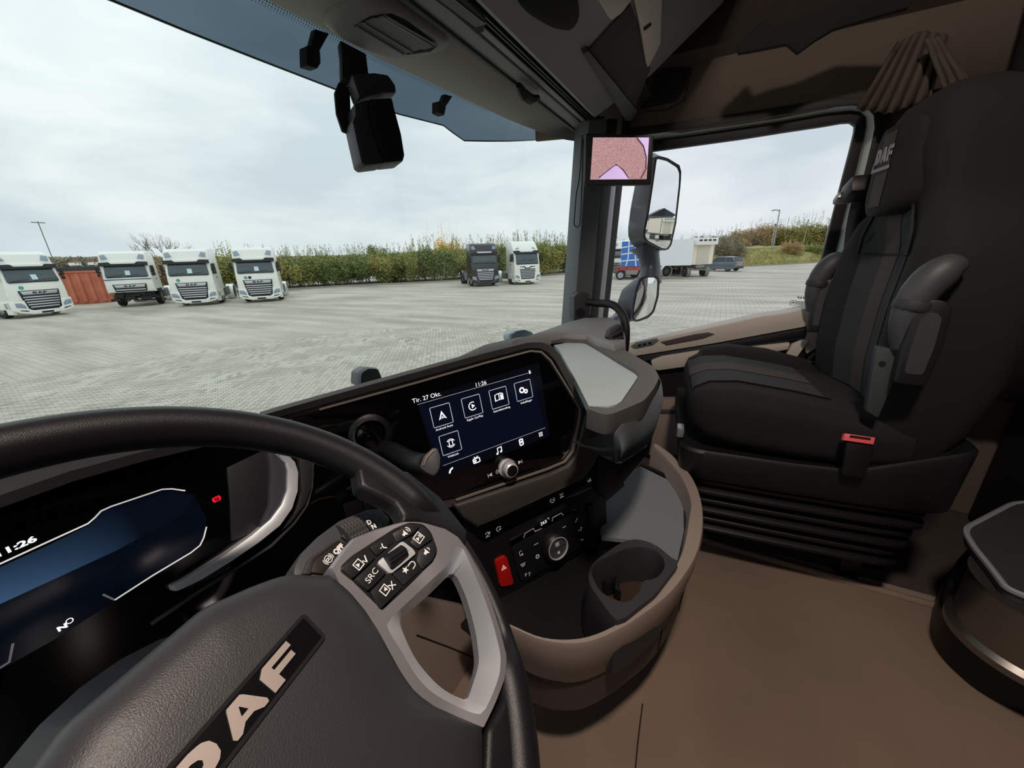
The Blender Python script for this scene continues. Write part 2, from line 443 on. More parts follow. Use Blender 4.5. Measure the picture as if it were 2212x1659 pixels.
# door card, laid out on the inner face of the door
XC = 1.72
frC = Fr((XC, 0, 0), (-1, 0, 0))
def card(name, L, h0, h1, m, bevel=.004, parent=None):
    return build(name, prism(frC, frC.pxs(L, h1), h0, h1), m, parent or door, bevel=bevel)
card('door_card', [(1330, 785), (1400, 765), (1795, 672), (1795, 720), (1740, 800), (1640, 1000), (1390, 1000), (1330, 900)], -.07, 0, m_mattblk)
card('belt_rail', [(1345, 752), (1440, 728), (1527, 709), (1640, 684), (1700, 676), (1730, 668), (1775, 659), (1798, 662), (1795, 688), (1743, 706), (1546, 742), (1377, 769), (1345, 775)], -.075, .03, m_sand, .008)
card('rail_groove', [(1425, 739), (1500, 722), (1530, 718), (1545, 722), (1520, 732), (1440, 747)], .02, .0315, m_brownd, .002)
card('trim_band', [(1377, 768), (1546, 742), (1743, 706), (1739, 731), (1545, 760), (1497, 767), (1392, 780)], -.05, .02, m_dark, .003)
card('trim_inlay', [(1550, 746), (1735, 713), (1732, 729), (1541, 757)], .0, .024, m_black, .002)
card('pull_handle', [(1405, 779), (1430, 770), (1520, 756), (1545, 758), (1708, 741), (1703, 756), (1525, 787), (1422, 801), (1410, 797)], -.05, .035, m_sand, .008)
card('diagonal_rib', [(1735, 733), (1748, 735), (1720, 775), (1692, 840), (1656, 840), (1690, 780), (1710, 745)], -.05, .022, m_sand, .004)
card('rear_trim', [(1746, 706), (1797, 690), (1795, 735), (1742, 765), (1735, 742)], -.04, .015, m_brown, .003)
card('rear_pocket', [(1738, 768), (1795, 738), (1795, 860), (1700, 860)], -.04, .0, m_brownd, .003)
card('map_pocket', [(1425, 862), (1500, 862), (1700, 862), (1660, 985), (1400, 985)], -.05, .03, m_brown, .01)
card('pocket_lip', [(1425, 885), (1500, 885), (1600, 885), (1600, 892), (1425, 893)], .0, .036, m_brownd, .002)
sw = card('switch_panel', [(1362, 748), (1372, 741), (1418, 731), (1423, 735), (1410, 745), (1372, 753)], .02, .036, mat('grey_switch_panel', '6f7476', .45), .002)
bm = bmesh.new()
for x0, x1 in ((1378, 1385), (1388, 1396), (1400, 1407)):
    q = frC.pxs([(x0, 744.5-(x0-1378)*.22), (x1, 743-(x1-1385)*.22), (x1, 747.5-(x1-1385)*.22), (x0, 749-(x0-1378)*.22)], .037)
    add_prism(bm, frC, q, .03, .0385)
build('window_switch', bm, [m_black], sw, bevel=.0006)
arm = build('belt_hose', tube(smooth_path([frC.pt(*frC.px(x, y, .05), .05) for x, y in ((1800, 757), (1775, 759), (1755, 772), (1740, 800), (1728, 850))], 6), .012, 10), m_rubber, door)
# maker's etching on the glass
frE = Fr((XG-.004, 0, 0), (-1, 0, 0)); m_etch = mat('glass_etching', '2a2c30', .7)
a, b = frE.px(1731, 644)
et = bpy.data.objects.get('window_2')
bm = bmesh.new()
fe = Fr(frE.pt(a, b), (-1, 0, 0)); fe.u = -fe.u
badge(fe, -.011, -.003, .024, .009, m_etch, et, -.0002, .0002)
bm = bmesh.new()
for k, (w_, dy) in enumerate(((.034, -.013), (.03, -.018), (.036, -.0225))): add_ribbon(bm, frE, [(a-w_/2+.004, b+dy), (a+w_/2+.004, b+dy)], .0022, .0003)
a2, b2 = frE.px(1713, 654); q = .009
for l in (rrect(a2-q, b2-q, a2+q, b2+q, .002),): add_ribbon(bm, frE, l, .0016, .0003, True)
add_ribbon(bm, frE, [(a2-.005, b2+.004), (a2+.004, b2+.004), (a2+.004, b2), (a2-.004, b2), (a2-.004, b2-.005)], .002, .0003)
build('etched_mark', bm, m_etch, et, smooth=0)

# ------------------------------------------------------------------ A-pillar
def pill(L, X, ext=((-.35), (1.25))):
    """L: image points of one edge at two heights, on the plane X; returns the edge line as two points"""
    (x0, y0), (x1, y1) = L
    p = onX(x0, y0, X); q = onX(x1, y1, X)
    return p.lerp(q, -.42), p.lerp(q, 1.5)
E_ = [pill([(1250, 400), (1228, 690)], 1.56), pill([(1262, 400), (1240, 690)], 1.545), pill([(1300, 400), (1276, 690)], 1.60), pill([(1320, 400), (1291, 690)], 1.66), pill([(1331, 400), (1302, 690)], 1.70), pill([(1345, 400), (1313, 690)], 1.76)]
def pillar(name, idx, m, parent=None, back=.05):
    top = [E_[i][0] for i in idx]; bot = [E_[i][1] for i in idx]
    off = Vector((.05, .05, 0))
    return build(name, loft([bot+[p+off for p in bot[::-1]], top+[p+off for p in top[::-1]]]), m, parent, bevel=.004)
ap = pillar('trim_1', (0, 1, 2), mat('pillar_trim', '6c7073', .55, bump=(1300, .2))); tag(ap, kind='structure')
pillar('pillar_seal', (2, 3), m_rubber, ap); pillar('pillar_strip', (3, 4), m_silver2, ap); pillar('pillar_edge', (4, 5), m_rubber, ap)

# ------------------------------------------------------------------ header lining, blind rail and the overhead locker
def edgeY(x): return float(np.interp(x, [-.6, .0, .5, .8, 1.0, 1.3, 1.5, 1.6, 1.72], [.66, .735, .745, .735, .718, .69, .655, .63, .56]))
xs = list(np.linspace(-.58, 1.70, 30))
bm = loft([[Vector((x, edgeY(x), .50)) for x in xs], [Vector((x, edgeY(x), .422)) for x in xs], [Vector((x, edgeY(x)-.012, .417)) for x in xs],
           [Vector((x, min(.62, edgeY(x)-.02), .434)) for x in xs], [Vector((x, min(.588, edgeY(x)-.025), .450)) for x in xs], [Vector((x, min(.587, edgeY(x)-.026), .50)) for x in xs]], cap=False, closed=False)
hl = tag(build('trim_2', bm, m_head, None, smooth=40), kind='structure')
def bar(name, y0, y1, z0, z1, m, parent, x0=-.58, x1=1.68, t=.03, bevel=.003):
    bm = loft([[Vector((x, y0, z0)), Vector((x, y1, z1)), Vector((x, y1, z1+t)), Vector((x, y0, z0+t))] for x in np.linspace(x0, x1, 12)])
    return build(name, bm, m, parent, bevel=bevel)
slab('trim_3', (.55, .5, .53), (2.26, .4, .02), m_mattblk)   # dark cavity behind the joints
br = thing('blind_rail', 'long dark roller blind rail under the header with a small black pull', 'blind')
bar('rail', .581, .528, .447, .449, m_headd, br)
bar('blind_bar', .5785, .566, .440, .441, m_dark, br, t=.012)
bar('rear_rail', .524, .47, .452, .456, m_headd, br)
for y in (.5, .487, .478): bar('rail_bead', y, y-.004, .444, .4445, m_black, br, t=.01, bevel=.001)
p = onZ(1142, 198, .435); hb = [p+Vector((-.055, .004, 0)), p+Vector((-.02, .006, -.012)), p+Vector((.02, .004, -.012)), p+Vector((.055, -.004, 0))]
build('blind_pull', tube(smooth_path(hb, 5), [.008, .009, .011, .012, .012]+[.014]*6+[.012, .011, .01, .009, .008], 8), m_rubber, br)
for q in ((1129, 206), (1160, 192)): build('pull_knob', lathe(Fr(onZ(*q, .437), (0, 0, -1)), [(.001, .011), (.01, .01), (.013, .004), (.013, -.01)], 12), m_rubber, br)

lk = thing('overhead_locker', 'grey plastic overhead locker above the windscreen with a dark end panel', 'locker')
nS = Vector((0, -.42, -.91)).normalized(); frS = Fr((0, .455, .452), nS, (1, 0, 0))
xs = list(np.linspace(-.58, 1.50, 14))
bm = loft([[frS.pt(x, b, h) for x in xs] for b, h in ((0, -.06), (0, 0), (0.0, .0), (-.3, 0), (-.5, -.02))] if False else
          [[Vector((x, .462, .52)) for x in xs], [Vector((x, .460, .451)) for x in xs], [Vector((x, .45, .446)) for x in xs], [Vector((x, .28, .530)) for x in xs], [Vector((x, .10, .66)) for x in xs], [Vector((x, .02, .80)) for x in xs], [Vector((x, .06, .83)) for x in xs], [Vector((x, .47, .83)) for x in xs], [Vector((x, .47, .52)) for x in xs]], cap=False, closed=False)
lb = build('locker_body', bm, m_headd, lk, smooth=25)
so = lb.modifiers.new('s', 'SOLIDIFY'); so.thickness = .015; so.offset = 0
nS = (Vector((1, 0, 0)).cross(Vector((0, .28-.45, .53-.446)))).normalized()
if nS.z > 0: nS = -nS
frS = Fr((0, .45, .446), nS, (1, 0, 0))
def lock(name, L, h0, h1, m, bevel=.003): return build(name, prism(frS, frS.pxs(L, h1), h0, h1), m, lk, bevel=bevel)
lock('end_panel', [(1262, 121), (1300, 78), (1362, 10), (1392, 90), (1406, 149), (1364, 256)], -.02, .012, mat('dark_brown_panel', '2f2725', .7), .004)
lock('panel_edge', [(1259, 118), (1272, 110), (1378, 240), (1364, 262), (1352, 262)], -.02, .02, m_char, .004)
lock('side_cheek', [(1400, 150), (1428, 95), (1432, -5), (1372, -5), (1385, 55)], -.02, .03, m_sand, .006)
lock('cheek_slot', [(1390, 62), (1406, 50), (1408, 55), (1392, 68)], .0, .032, m_mattblk, .001)
lock('grab_latch', [(1288, -6), (1372, -6), (1345, 30), (1320, 48)], -.01, .035, m_sand, .008)
lock('hand_recess', round_poly([(1110, -5), (1250, -5), (1252, 40), (1235, 68), (1195, 62), (1140, 30)], 30), -.02, .0125, m_mattblk, .001)
for x, y in ((1228, 181), (1302, 247)):
    a, b = frS.px(x, y, .004)
    build('fixing_screw', lathe(frS, [(.013, -.004), (.013, .002), (.009, .004), (.004, .002)], 16, (a, b)), m_black, lk)
frV = Fr((0, .50, .443), (0, 0, -1), (1, 0, 0))
bm = bmesh.new()
for k in range(4):
    L = frV.pxs([(945+k*9, -6), (1030+k*6, 58-k*1.5)], .003); add_ribbon(bm, frV, L, .0055, .003)
build('vent_slats', bm, m_char, br, smooth=0)['kind'] = 'stuff'
build('vent_opening', prism(frV, frV.pxs([(930, -8), (1000, -8), (1048, 40), (1045, 68), (1035, 70)], .001), -.01, .0015), m_mattblk, br, smooth=0)

# speaker pod in the header
sp = thing('header_speaker', 'slatted grey loudspeaker pod in the header lining above the windscreen', 'speaker')
frH = Fr((0, .66, .432), Vector((0, -.22, -1)), (1, 0, 0))
sh = [(716, 62), (735, 35), (800, 14), (850, 22), (960, 88), (962, 100), (955, 110), (900, 125), (850, 127), (800, 112), (740, 85)]
pod = frH.pxs(round_poly(sh, 20), .016)
c = (sum(q[0] for q in pod)/len(pod), sum(q[1] for q in pod)/len(pod))
base = [(c[0]+(x-c[0])*1.12, c[1]+(y-c[1])*1.14) for x, y in pod]
bm = loft([[frH.pt(x, y, -.01) for x, y in base], [frH.pt(x, y, .006) for x, y in base], [frH.pt(c[0]+(x-c[0])*1.02, c[1]+(y-c[1])*1.02, .015) for x, y in pod], [frH.pt(c[0]+(x-c[0])*.96, c[1]+(y-c[1])*.96, .017) for x, y in pod]])
build('pod_body', bm, m_headd, sp, smooth=50)
g = [(765, 57), (800, 36), (845, 30), (880, 45), (935, 88), (946, 100), (930, 112), (880, 119), (845, 105), (800, 78)]
bm = bmesh.new(); gp = frH.pxs(g, .018)
build('grille_backing', prism(frH, gp, .012, .0175), m_mattblk, sp, smooth=0)
gx0, gx1 = min(q[0] for q in gp), max(q[0] for q in gp)
for k in range(17):
    t = (k+.5)/17
    x0, y0 = 768+t*112, 55-(t*24 if t < .6 else 24*.6-(t-.6)*30)
    # slats run along the length of the pod
    ax, ay = 768+t*70, 57-t*28+ (0 if t < .8 else (t-.8)*30); bx, by = 870+t*76, 118-t*22
    L = frH.pxs([(ax, ay), (bx, by)], .02)
    o = build('slat', strokes(frH, [L], .0030, .0195), m_headd, sp, smooth=0)
    so = o.modifiers.new('s', 'SOLIDIFY'); so.thickness = .003

# camera housing and its bracket behind the glass
cu = thing('windscreen_camera', 'black camera housing hanging from a bracket at the top of the windscreen', 'camera')
frK = Fr((.75, .70, .35), (-.45, -1, .1))
build('bracket', prism(frK, frK.pxs([(733, 88), (790, 118), (795, 160), (808, 178), (770, 185), (738, 170), (737, 120)]), -.02, .005), m_mattblk, cu, bevel=.004)
build('bracket_frit', prism(frK, frK.pxs([(738, 165), (728, 190), (732, 235), (745, 275), (762, 282), (765, 255), (762, 180)]), -.03, -.02), m_mattblk, cu, bevel=.003)  # black frit of the glass beside the bracket
build('neck', prism(frK, frK.pxs([(752, 172), (800, 168), (830, 172), (846, 195), (848, 212), (800, 212), (768, 222)]), -.02, .025), m_dark, cu, bevel=.006)
Lf = frK.pxs([(766, 222), (797, 212), (797, 245), (812, 300), (832, 352), (790, 357), (781, 350), (770, 300), (762, 262), (768, 246)], .03)
Rt = frK.pxs([(797, 212), (848, 210), (852, 230), (868, 290), (875, 335), (872, 348), (832, 352), (812, 300), (797, 245)], .03)
bm = bmesh.new(); add_prism(bm, frK, Lf, -.03, .028)
build('housing_side', bm, m_dark, cu, bevel=.006)
bm = bmesh.new(); add_prism(bm, frK, Rt, -.03, .03)
build('housing_face', bm, m_black, cu, bevel=.006)
# ------------------------------------------------------------------ floor mat, dashboard
mt = thing('floor_mat', 'brown rubber-backed floor mat with a raised rim in front of the passenger seat', 'mat')
MX = 1.212
bm = bmesh.new()
bmesh.ops.create_cube(bm, size=1.0, matrix=Matrix.Translation((.36, -.42, FLOOR_Z+.004)) @ Matrix.Diagonal((MX*2-.72, 1.9, .012, 1)))
build('mat_sheet', bm, m_carpet, mt, bevel=.003)
build('mat_rim', tube([(MX, .5, FLOOR_Z+.012), (MX, -.2, FLOOR_Z+.012), (MX, -1.36, FLOOR_Z+.012)], .011, 10), m_carpet, mt)
build('mat_step', prism(Fr((MX, 0, FLOOR_Z), (0, 0, 1), (1, 0, 0)), [(.0, .5), (.05, .5), (.05, -1.36), (.0, -1.36)], 0, .006), m_brown, mt, bevel=.002)
fr0 = Fr((0, 0, FLOOR_Z), (0, 0, 1), (1, 0, 0))
build('mat_joint', strokes(fr0, [fr0.pxs([(1370, 1690), (1377, 1610), (1388, 1520)], .0105)], .003, .0108), mat('joint_brown', '2c211b', .9), mt, smooth=0)

db = thing('dashboard', 'dark dashboard with driver display, tilted touchscreen and climate controls', 'dashboard')
SCc = (.602, .374, -.315); az, el = .569, .192
nP = (-math.sin(az)*math.cos(el), -math.cos(az)*math.cos(el), math.sin(el))
frP = Fr(SCc, nP, None, 0.0)
def pan(name, L, h0, h1, m, parent=db, bevel=.003, rnd=0, fr=None, bseg=2):
    fr = fr or frP; q = fr.pxs(L, h1)
    if rnd: q = round_poly(q, rnd, 5)
    return build(name, prism(fr, q, h0, h1), m, parent, bevel=bevel, bseg=bseg)
# dash body far below, so that nothing shows through between the parts
bm = bmesh.new()
add_box(bm, (.50, .66, -.70), (2.2, .22, .5)); add_box(bm, (.28, .60, -.60), (1.2, .1, .45))
build('dash_core', bm, m_mattblk, db, smooth=0)
build('dash_side', loft([[Vector((x, .36, -.9)), Vector((x, .36, -.34)), Vector((x, .42, -.27)), Vector((x, .66, -.27)), Vector((x, .84, -.36)), Vector((x, .84, -.9))] for x in (-.59, -.30)]), m_dark, db, bevel=.02)
# -- driver display
CL0 = onY(300, 1150, .50); nC = (0, -math.cos(R(22)), math.sin(R(22)))
frL = Fr(CL0, nC, (1, 0, 0))
pan('cluster_panel', [(-260, 1090), (0, 1010), (300, 960), (560, 940), (640, 955), (690, 975), (720, 1010), (860, 1040), (905, 1090), (905, 1190), (700, 1300), (420, 1520), (100, 1800), (-260, 1960)], -.03, 0, m_gloss, fr=frL, bevel=.002)
m_navy = mat('display_navy', '050c18', .12, emit=.4)
def disp_mat():
    m = bpy.data.materials.new('display_glow'); m.use_nodes = True; nt = m.node_tree; b = nt.nodes['Principled BSDF']
    b.inputs['Base Color'].default_value = (.002, .003, .006, 1); b.inputs['Roughness'].default_value = .12
    t = N(nt, 'ShaderNodeTexCoord'); s = N(nt, 'ShaderNodeSeparateXYZ'); nt.links.new(t.outputs['Generated'], s.inputs[0])
    a = N(nt, 'ShaderNodeMapRange'); a.inputs[1].default_value = .22; a.inputs[2].default_value = .72; a.inputs[3].default_value = 1.0; a.inputs[4].default_value = .0
    nt.links.new(s.outputs['X'], a.inputs[0])
    z = N(nt, 'ShaderNodeMapRange'); z.inputs[1].default_value = .10; z.inputs[2].default_value = 1.0; z.inputs[3].default_value = 1.0; z.inputs[4].default_value = .15
    nt.links.new(s.outputs['Z'], z.inputs[0])
    mu = N(nt, 'ShaderNodeMath', operation='MULTIPLY'); nt.links.new(a.outputs[0], mu.inputs[0]); nt.links.new(z.outputs[0], mu.inputs[1])
    c = N(nt, 'ShaderNodeMix'); c.data_type = 'RGBA'; c.inputs[6].default_value = (*lin('040914'), 1); c.inputs[7].default_value = (*lin('35506f'), 1)
    nt.links.new(mu.outputs[0], c.inputs[0]); nt.links.new(c.outputs[2], b.inputs['Emission Color']); b.inputs['Emission Strength'].default_value = 1.0
    return m
pan('display_glow_field', [(-200, 1310), (0, 1225), (100, 1180), (195, 1133), (218, 1105), (360, 1057), (420, 1070), (400, 1110), (250, 1190), (0, 1305), (-200, 1400)], 0, .0006, disp_mat(), fr=frL, bevel=0)
pan('display_field', [(-200, 1400), (0, 1305), (250, 1190), (400, 1110), (420, 1070), (447, 1120), (440, 1160), (415, 1195), (250, 1297), (120, 1380), (-200, 1560)], 0, .0005, m_navy, fr=frL, bevel=0)
m_line = mat('display_line', 'c9c6c4', .4, emit=.9)
ln = frL.pxs([(-120, 1270), (0, 1218), (100, 1172), (190, 1131), (205, 1118), (218, 1104), (240, 1094), (350, 1057), (372, 1056), (400, 1060)], .001)
l2 = frL.pxs([(446, 1138), (440, 1162), (432, 1178), (412, 1194), (330, 1243), (248, 1296)], .001)
for l_ in (ln, l2): build('display_line', strokes(frL, [l_], .0014, .0012), m_line, db, smooth=0)
for l_ in ([(248, 1296), (222, 1284)], [(-60, 1480), (20, 1430), (28, 1390)]): build('display_line_faint', strokes(frL, [frL.pxs(l_, .001)], .0016, .0011), mat('display_line_dim', '66666c', .4, emit=.5), db, smooth=0)
frT = Fr(frL.pt(*frL.px(36, 1190)), nC, (1, 0, 0))
text('11:26', .0072, frT, .0125, .0035, m_white, db, .0014, align='RIGHT', sx=1.5, bold=.0003)
frT = Fr(frL.pt(*frL.px(142, 1348)), nC, (1, 0, 0))
text('N', .0056, frT, -.0026, -.001, m_white, db, .0014, sx=1.4, bold=.0003)
build('gear_ring', strokes(frT, [circ(.0026, .001, .0021, 16)], .0007, .0014), m_white, db, smooth=0)
m_red = mat('red_tell_tale', 'f01830', .4, emit=1.3)
frT = Fr(frL.pt(*frL.px(467, 1078)), nC, (1, 0, 0))
build('parking_brake_light', strokes(frT, [circ(0, 0, .0027, 18), circ(0, 0, .0039, 10, 130, 230), circ(0, 0, .0039, 10, -50, 50)], .0008, .0014), m_red, db, smooth=0)
text('P', .0042, frT, 0, 0, m_red, db, .0014)
pan('cluster_wing', [(490, 1010), (585, 965), (600, 985), (605, 1040), (598, 1095), (570, 1140), (500, 1170), (497, 1085)], 0, .004, mat('slate_plastic', '2a2a2f', .5), fr=frL, bevel=.002)
pan('cluster_wing_edge', [(578, 968), (592, 972), (615, 990), (626, 1010), (626, 1060), (605, 1115), (560, 1165), (420, 1250), (380, 1265), (480, 1200), (560, 1145), (584, 1090), (586, 1010)], 0, .012, mat('slate_edge', '4e4e55', .45), fr=frL, bevel=.004)
arc_o = [(604, 979), (618, 977), (638, 998), (645, 1020), (644, 1060), (632, 1098), (606, 1135), (560, 1172), (500, 1213), (440, 1250), (400, 1270), (380, 1278)]
arc_i = [(600, 981), (605, 985), (621, 1000), (625, 1015), (624, 1058), (612, 1090), (588, 1122), (545, 1158), (490, 1197), (430, 1235), (395, 1255), (375, 1265)]
A = frL.pxs(arc_o, .02); B = frL.pxs(arc_i, .02)
bm = bmesh.new(); rows = [[bm.verts.new(frL.pt(*q, h)) for q in P] for P, h in ((B, 0), (B, .016), (A, .020), (A, 0))]
for a in range(4):
    for i in range(len(A)-1): bm.faces.new((rows[a][i], rows[a][i+1], rows[(a+1) % 4][i+1], rows[(a+1) % 4][i]))
bm.faces.new([r[0] for r in rows]); bm.faces.new([r[-1] for r in rows][::-1])
build('silver_arc', bm, m_silver, db, bevel=.0015)
bl = frL.pxs([(672, 985), (680, 1000), (678, 1050), (668, 1090), (640, 1130), (590, 1180), (520, 1225), (440, 1275), (330, 1350)], .01)
build('cluster_edge', tube([frL.pt(*q, .004) for q in bl], .0022, 6), m_char, db)
pan('cluster_rim', [(646, 985), (668, 985), (676, 1010), (673, 1055), (660, 1090), (630, 1130), (600, 1155), (640, 1100), (651, 1060)], 0, .010, m_dark, fr=frL, bevel=.003)
hl_px = [(-260, 1160), (-150, 1122), (0, 1070), (150, 1018), (310, 975), (470, 940)]
lip = [frL.pt(*frL.px(x, y, .05), .05) for x, y in hl_px]
rows = [[p+Vector((0, .02, -.012)) for p in lip], [p+Vector((0, .0, -.010)) for p in lip], lip, [p+Vector((0, .02, .012)) for p in lip], [Vector((p.x+.03, .60, p.z-.045)) for p in lip], [Vector((p.x+.03, .66, p.z-.09)) for p in lip]]
build('cluster_hood', loft(rows, cap=False, closed=False), m_dark, db, smooth=40)
# -- touchscreen housing
m_hood = mat('hood_soft_skin', '484644', .55, bump=(1100, .35))
hood_o = [(560, 892), (600, 880), (700, 852), (900, 797), (1050, 756), (1140, 735), (1170, 734), (1192, 742), (1212, 762), (1245, 825), (1270, 878)]
hood_i = [(560, 915), (610, 900), (700, 874), (900, 818), (1050, 776), (1142, 752), (1168, 752), (1185, 760), (1202, 778), (1234, 838), (1258, 884)]
A = frP.pxs(hood_o, .012); B = frP.pxs(hood_i, .012)
bm = bmesh.new()
back = .16
rows = []
rows.append([frP.pt(*q, -.03) for q in B]); rows.append([frP.pt(*q, .008) for q in B])
mid = [((a[0]*.7+b[0]*.3), (a[1]*.7+b[1]*.3)) for a, b in zip(A, B)]
rows.append([frP.pt(*q, .014) for q in mid]); rows.append([frP.pt(*q, .002) for q in A])
rows.append([frP.pt(q[0], q[1]-.01, -.03) for q in A])
rows.append([frP.pt(q[0]-.004, q[1]-.05, -.05) for q in A])
V = [[bm.verts.new(p) for p in r] for r in rows]
for a, b in zip(V, V[1:]):
    for i in range(len(a)-1): bm.faces.new((a[i], a[i+1], b[i+1], b[i]))
build('screen_hood', bm, m_hood, db, smooth=50)
pan('screen_surround', [(560, 905), (610, 896), (700, 870), (900, 815), (1050, 772), (1142, 748), (1170, 748), (1190, 757), (1206, 775), (1240, 835), (1267, 878), (1266, 895), (1244, 985), (1226, 1008), (1190, 1024), (990, 1092), (900, 1120), (700, 1120), (600, 960)], -.05, -.004, m_brownd, bevel=.004)
glass = [(600, 910), (690, 888), (900, 828), (1050, 786), (1145, 762), (1166, 764), (1185, 782), (1215, 830), (1248, 884), (1247, 900), (1232, 972), (1216, 993), (1180, 1008), (985, 1074), (900, 1090), (720, 1090), (650, 980)]
pan('screen_glass', glass, -.02, 0, m_gloss, bevel=.0015)
tr = [(690, 884), (900, 826), (1050, 783), (1145, 758), (1168, 760), (1188, 778), (1219, 828), (1253, 884), (1252, 902), (1237, 975), (1220, 997), (1182, 1013), (985, 1080)]
bm = bmesh.new(); q = frP.pxs(tr, .003); add_ribbon(bm, frP, q, .0034, .003)
o = build('screen_trim', bm, mat('bronze_trim', '9a9088', .35, metal=.25), db, smooth=0); so = o.modifiers.new('s', 'SOLIDIFY'); so.thickness = .006; so.offset = 0
# -- what the touchscreen shows (homography from the four screen corners onto its own plane)
m_scr = mat('touchscreen_lit', '090d1c', .15, emit=.6)
m_scr2 = mat('touchscreen_bar', '080a12', .15, emit=.6)
scr = pan('touchscreen', [(899, 862), (1164, 784), (1188, 942), (949, 1034)], 0, .0006, m_scr2, bevel=0)
pan('screen_page', [(904, 878), (1150, 806), (1177, 926), (953, 1008)], .0006, .0009, m_scr, scr, bevel=0)
m_si = mat('screen_icon', 'e8ebf2', .4, emit=1.0); m_sg = mat('screen_icon_grey', '9aa0aa', .4, emit=1.0)
H_ = .0012
def scr_line(L, w, m, name='screen_line'): return build(name, strokes(frP, [frP.pxs(l, H_) for l in L], w, H_), m, scr, smooth=0)
scr_line([[(902, 874), (1148, 804)]], .0007, m_sg); scr_line([[(957, 1006), (1178, 924)]], .0007, m_sg)
ROT = .065
def irot(x, y): return Fr(frP.pt(*frP.px(x, y, H_), H_), frP.n, frP.u, ROT)
text('Tir. 27 Okt.', .0115, irot(923, 862), 0, .003, m_si, scr, .0003)
text('11:26', .0115, irot(1039, 832), 0, .0025, m_si, scr, .0003)
def poly_icon(x, y, lines, w, fills=(), m=None, name='icon'):
    f = irot(x, y); return build(name, strokes(f, lines, w, .0003, fills), m or m_si, scr, smooth=0)
poly_icon(1144, 804, [[(-.002, -.0025), (.002, .002), (0, .004), (0, -.004), (.002, -.002), (-.002, .0025)]], .0009)
for x, y, cap_ in ((954, 897, 'Android Auto'), (1020, 877, 'Apple CarPlay'), (1078, 859, 'Instruktionsbog'), (1131, 843, 'Indstillinger'), (973, 957, 'WebLink')):
    s = .0195
    build('app_tile', strokes(irot(x, y), [rrect(-s, -s, s, s, .001, 1)+[rrect(-s, -s, s, s, .001, 1)[0]]], .0011, .0003), m_sg, scr, smooth=0)
    text(cap_, .0062, irot(x+6, y+26.5-(x-954)*.012), 0, 0, m_si, scr, .0003)
poly_icon(955, 897, [], .001, [[(-.008, -.008), (0, .009), (0, .003), (-.004, -.006)], [(.008, -.008), (.004, -.006), (0, .003), (0, .009)], [(-.003, -.007), (0, -.001), (.003, -.007), (0, -.005)]])
poly_icon(1021, 877, [circ(0, 0, .008, 18, 60, 320)], .0018, [[(-.002, -.0045), (-.002, .0045), (.005, 0)]])
poly_icon(1078, 858, [[(-.009, -.006), (-.009, .006), (-.002, .008), (0, .006), (.002, .008), (.009, .006), (.009, -.006), (.001, -.005), (-.001, -.005), (-.009, -.006)], [(0, .006), (0, -.005)]], .0016, [[(.003, -.004), (.003, .005), (.008, .004), (.008, -.005)]])
def gear(cx, cy, r, n=8):
    p = []
    for i in range(n*4):
        rr = r if i % 4 in (0, 1) else r*.78; p.append((cx+rr*math.cos(2*math.pi*i/(n*4)), cy+rr*math.sin(2*math.pi*i/(n*4))))
    return p+[p[0]]
poly_icon(1130, 843, [gear(-.003, .001, .0055), gear(.006, -.0035, .0038, 7)], .0024)
poly_icon(974, 957, [circ(0, 0, .008, 14, 20, 150), circ(0, 0, .008, 14, 200, 330), [(-.0035, -.005), (-.0035, .005), (.0035, .005), (.0035, -.005), (-.0035, -.005)]], .0014)
def bar_icon(x, y, lines, w=.0014, fills=()): poly_icon(x, y, lines, w, fills)
bar_icon(974, 1016, [circ(.006, -.006, .0095, 12, 95, 175)], .0034)
bar_icon(1029, 993, [rrect(-.007, -.006, .007, .003, .001, 1)+[rrect(-.007, -.006, .007, .003, .001, 1)[0]], [(-.001, .003), (-.004, .007)], [(-.001, .003), (.004, .007)], circ(-.003, -.0015, .002, 8)], .0018)
bar_icon(1079, 973, [[(-.004, -.005), (-.004, .006), (.005, .007), (.005, -.003)]], .0018, [[(-.008, -.007), (-.008, -.003), (-.004, -.003), (-.004, -.007)], [(.001, -.005), (.001, -.001), (.005, -.001), (.005, -.005)]])
bar_icon(1126, 955, [rrect(-.004, -.0065, .004, .0065, .001, 1)+[rrect(-.004, -.0065, .004, .0065, .001, 1)[0]], [(-.002, .002), (.002, .002)], [(-.002, -.001), (.002, -.001)]], .0022)
bar_icon(1168, 938, [], .001, [[(x-.0011, y-.0011), (x+.0011, y-.0011), (x+.0011, y+.0011), (x-.0011, y+.0011)] for x in (-.0035, 0, .0035) for y in (-.0035, 0, .0035)])
f_ = frP
def dash_icon(x, y, lines, w, fills=(), m=m_icon, h=.001, fr=None):
    fr = fr or frP
    f = Fr(fr.pt(*fr.px(x, y, h), h), fr.n, fr.u, ROT); return build('printed_icon', strokes(f, lines, w, .0003, fills), m, db, smooth=0)
dash_icon(1059, 1026, [[(-.005, -.004), (-.005, .004)]], .0012, [[(-.004, 0), (.004, .004), (.004, -.004)]])
dash_icon(1123, 998, [[(.005, -.004), (.005, .004)]], .0012, [[(.004, 0), (-.004, .004), (-.004, -.004)]])
dash_icon(1074, 1019, [circ(0, -.0005, .003, 12, 110, 430), [(0, .001), (0, .005)]], .001)
frk = Fr(frP.pt(*frP.px(1094, 1010)), frP.n, frP.u)
kb = build('volume_knob', lathe(frk, [(.0195, 0), (.0195, .004), (.0155, .006), (.0155, .020), (.0148, .024), (.0125, .026)], 36), m_silver, db)
build('knob_cap', lathe(frk, [(.0118, .0262), (.0105, .0268), (.001, .0262)], 28), m_black, kb)
kn = bmesh.new()
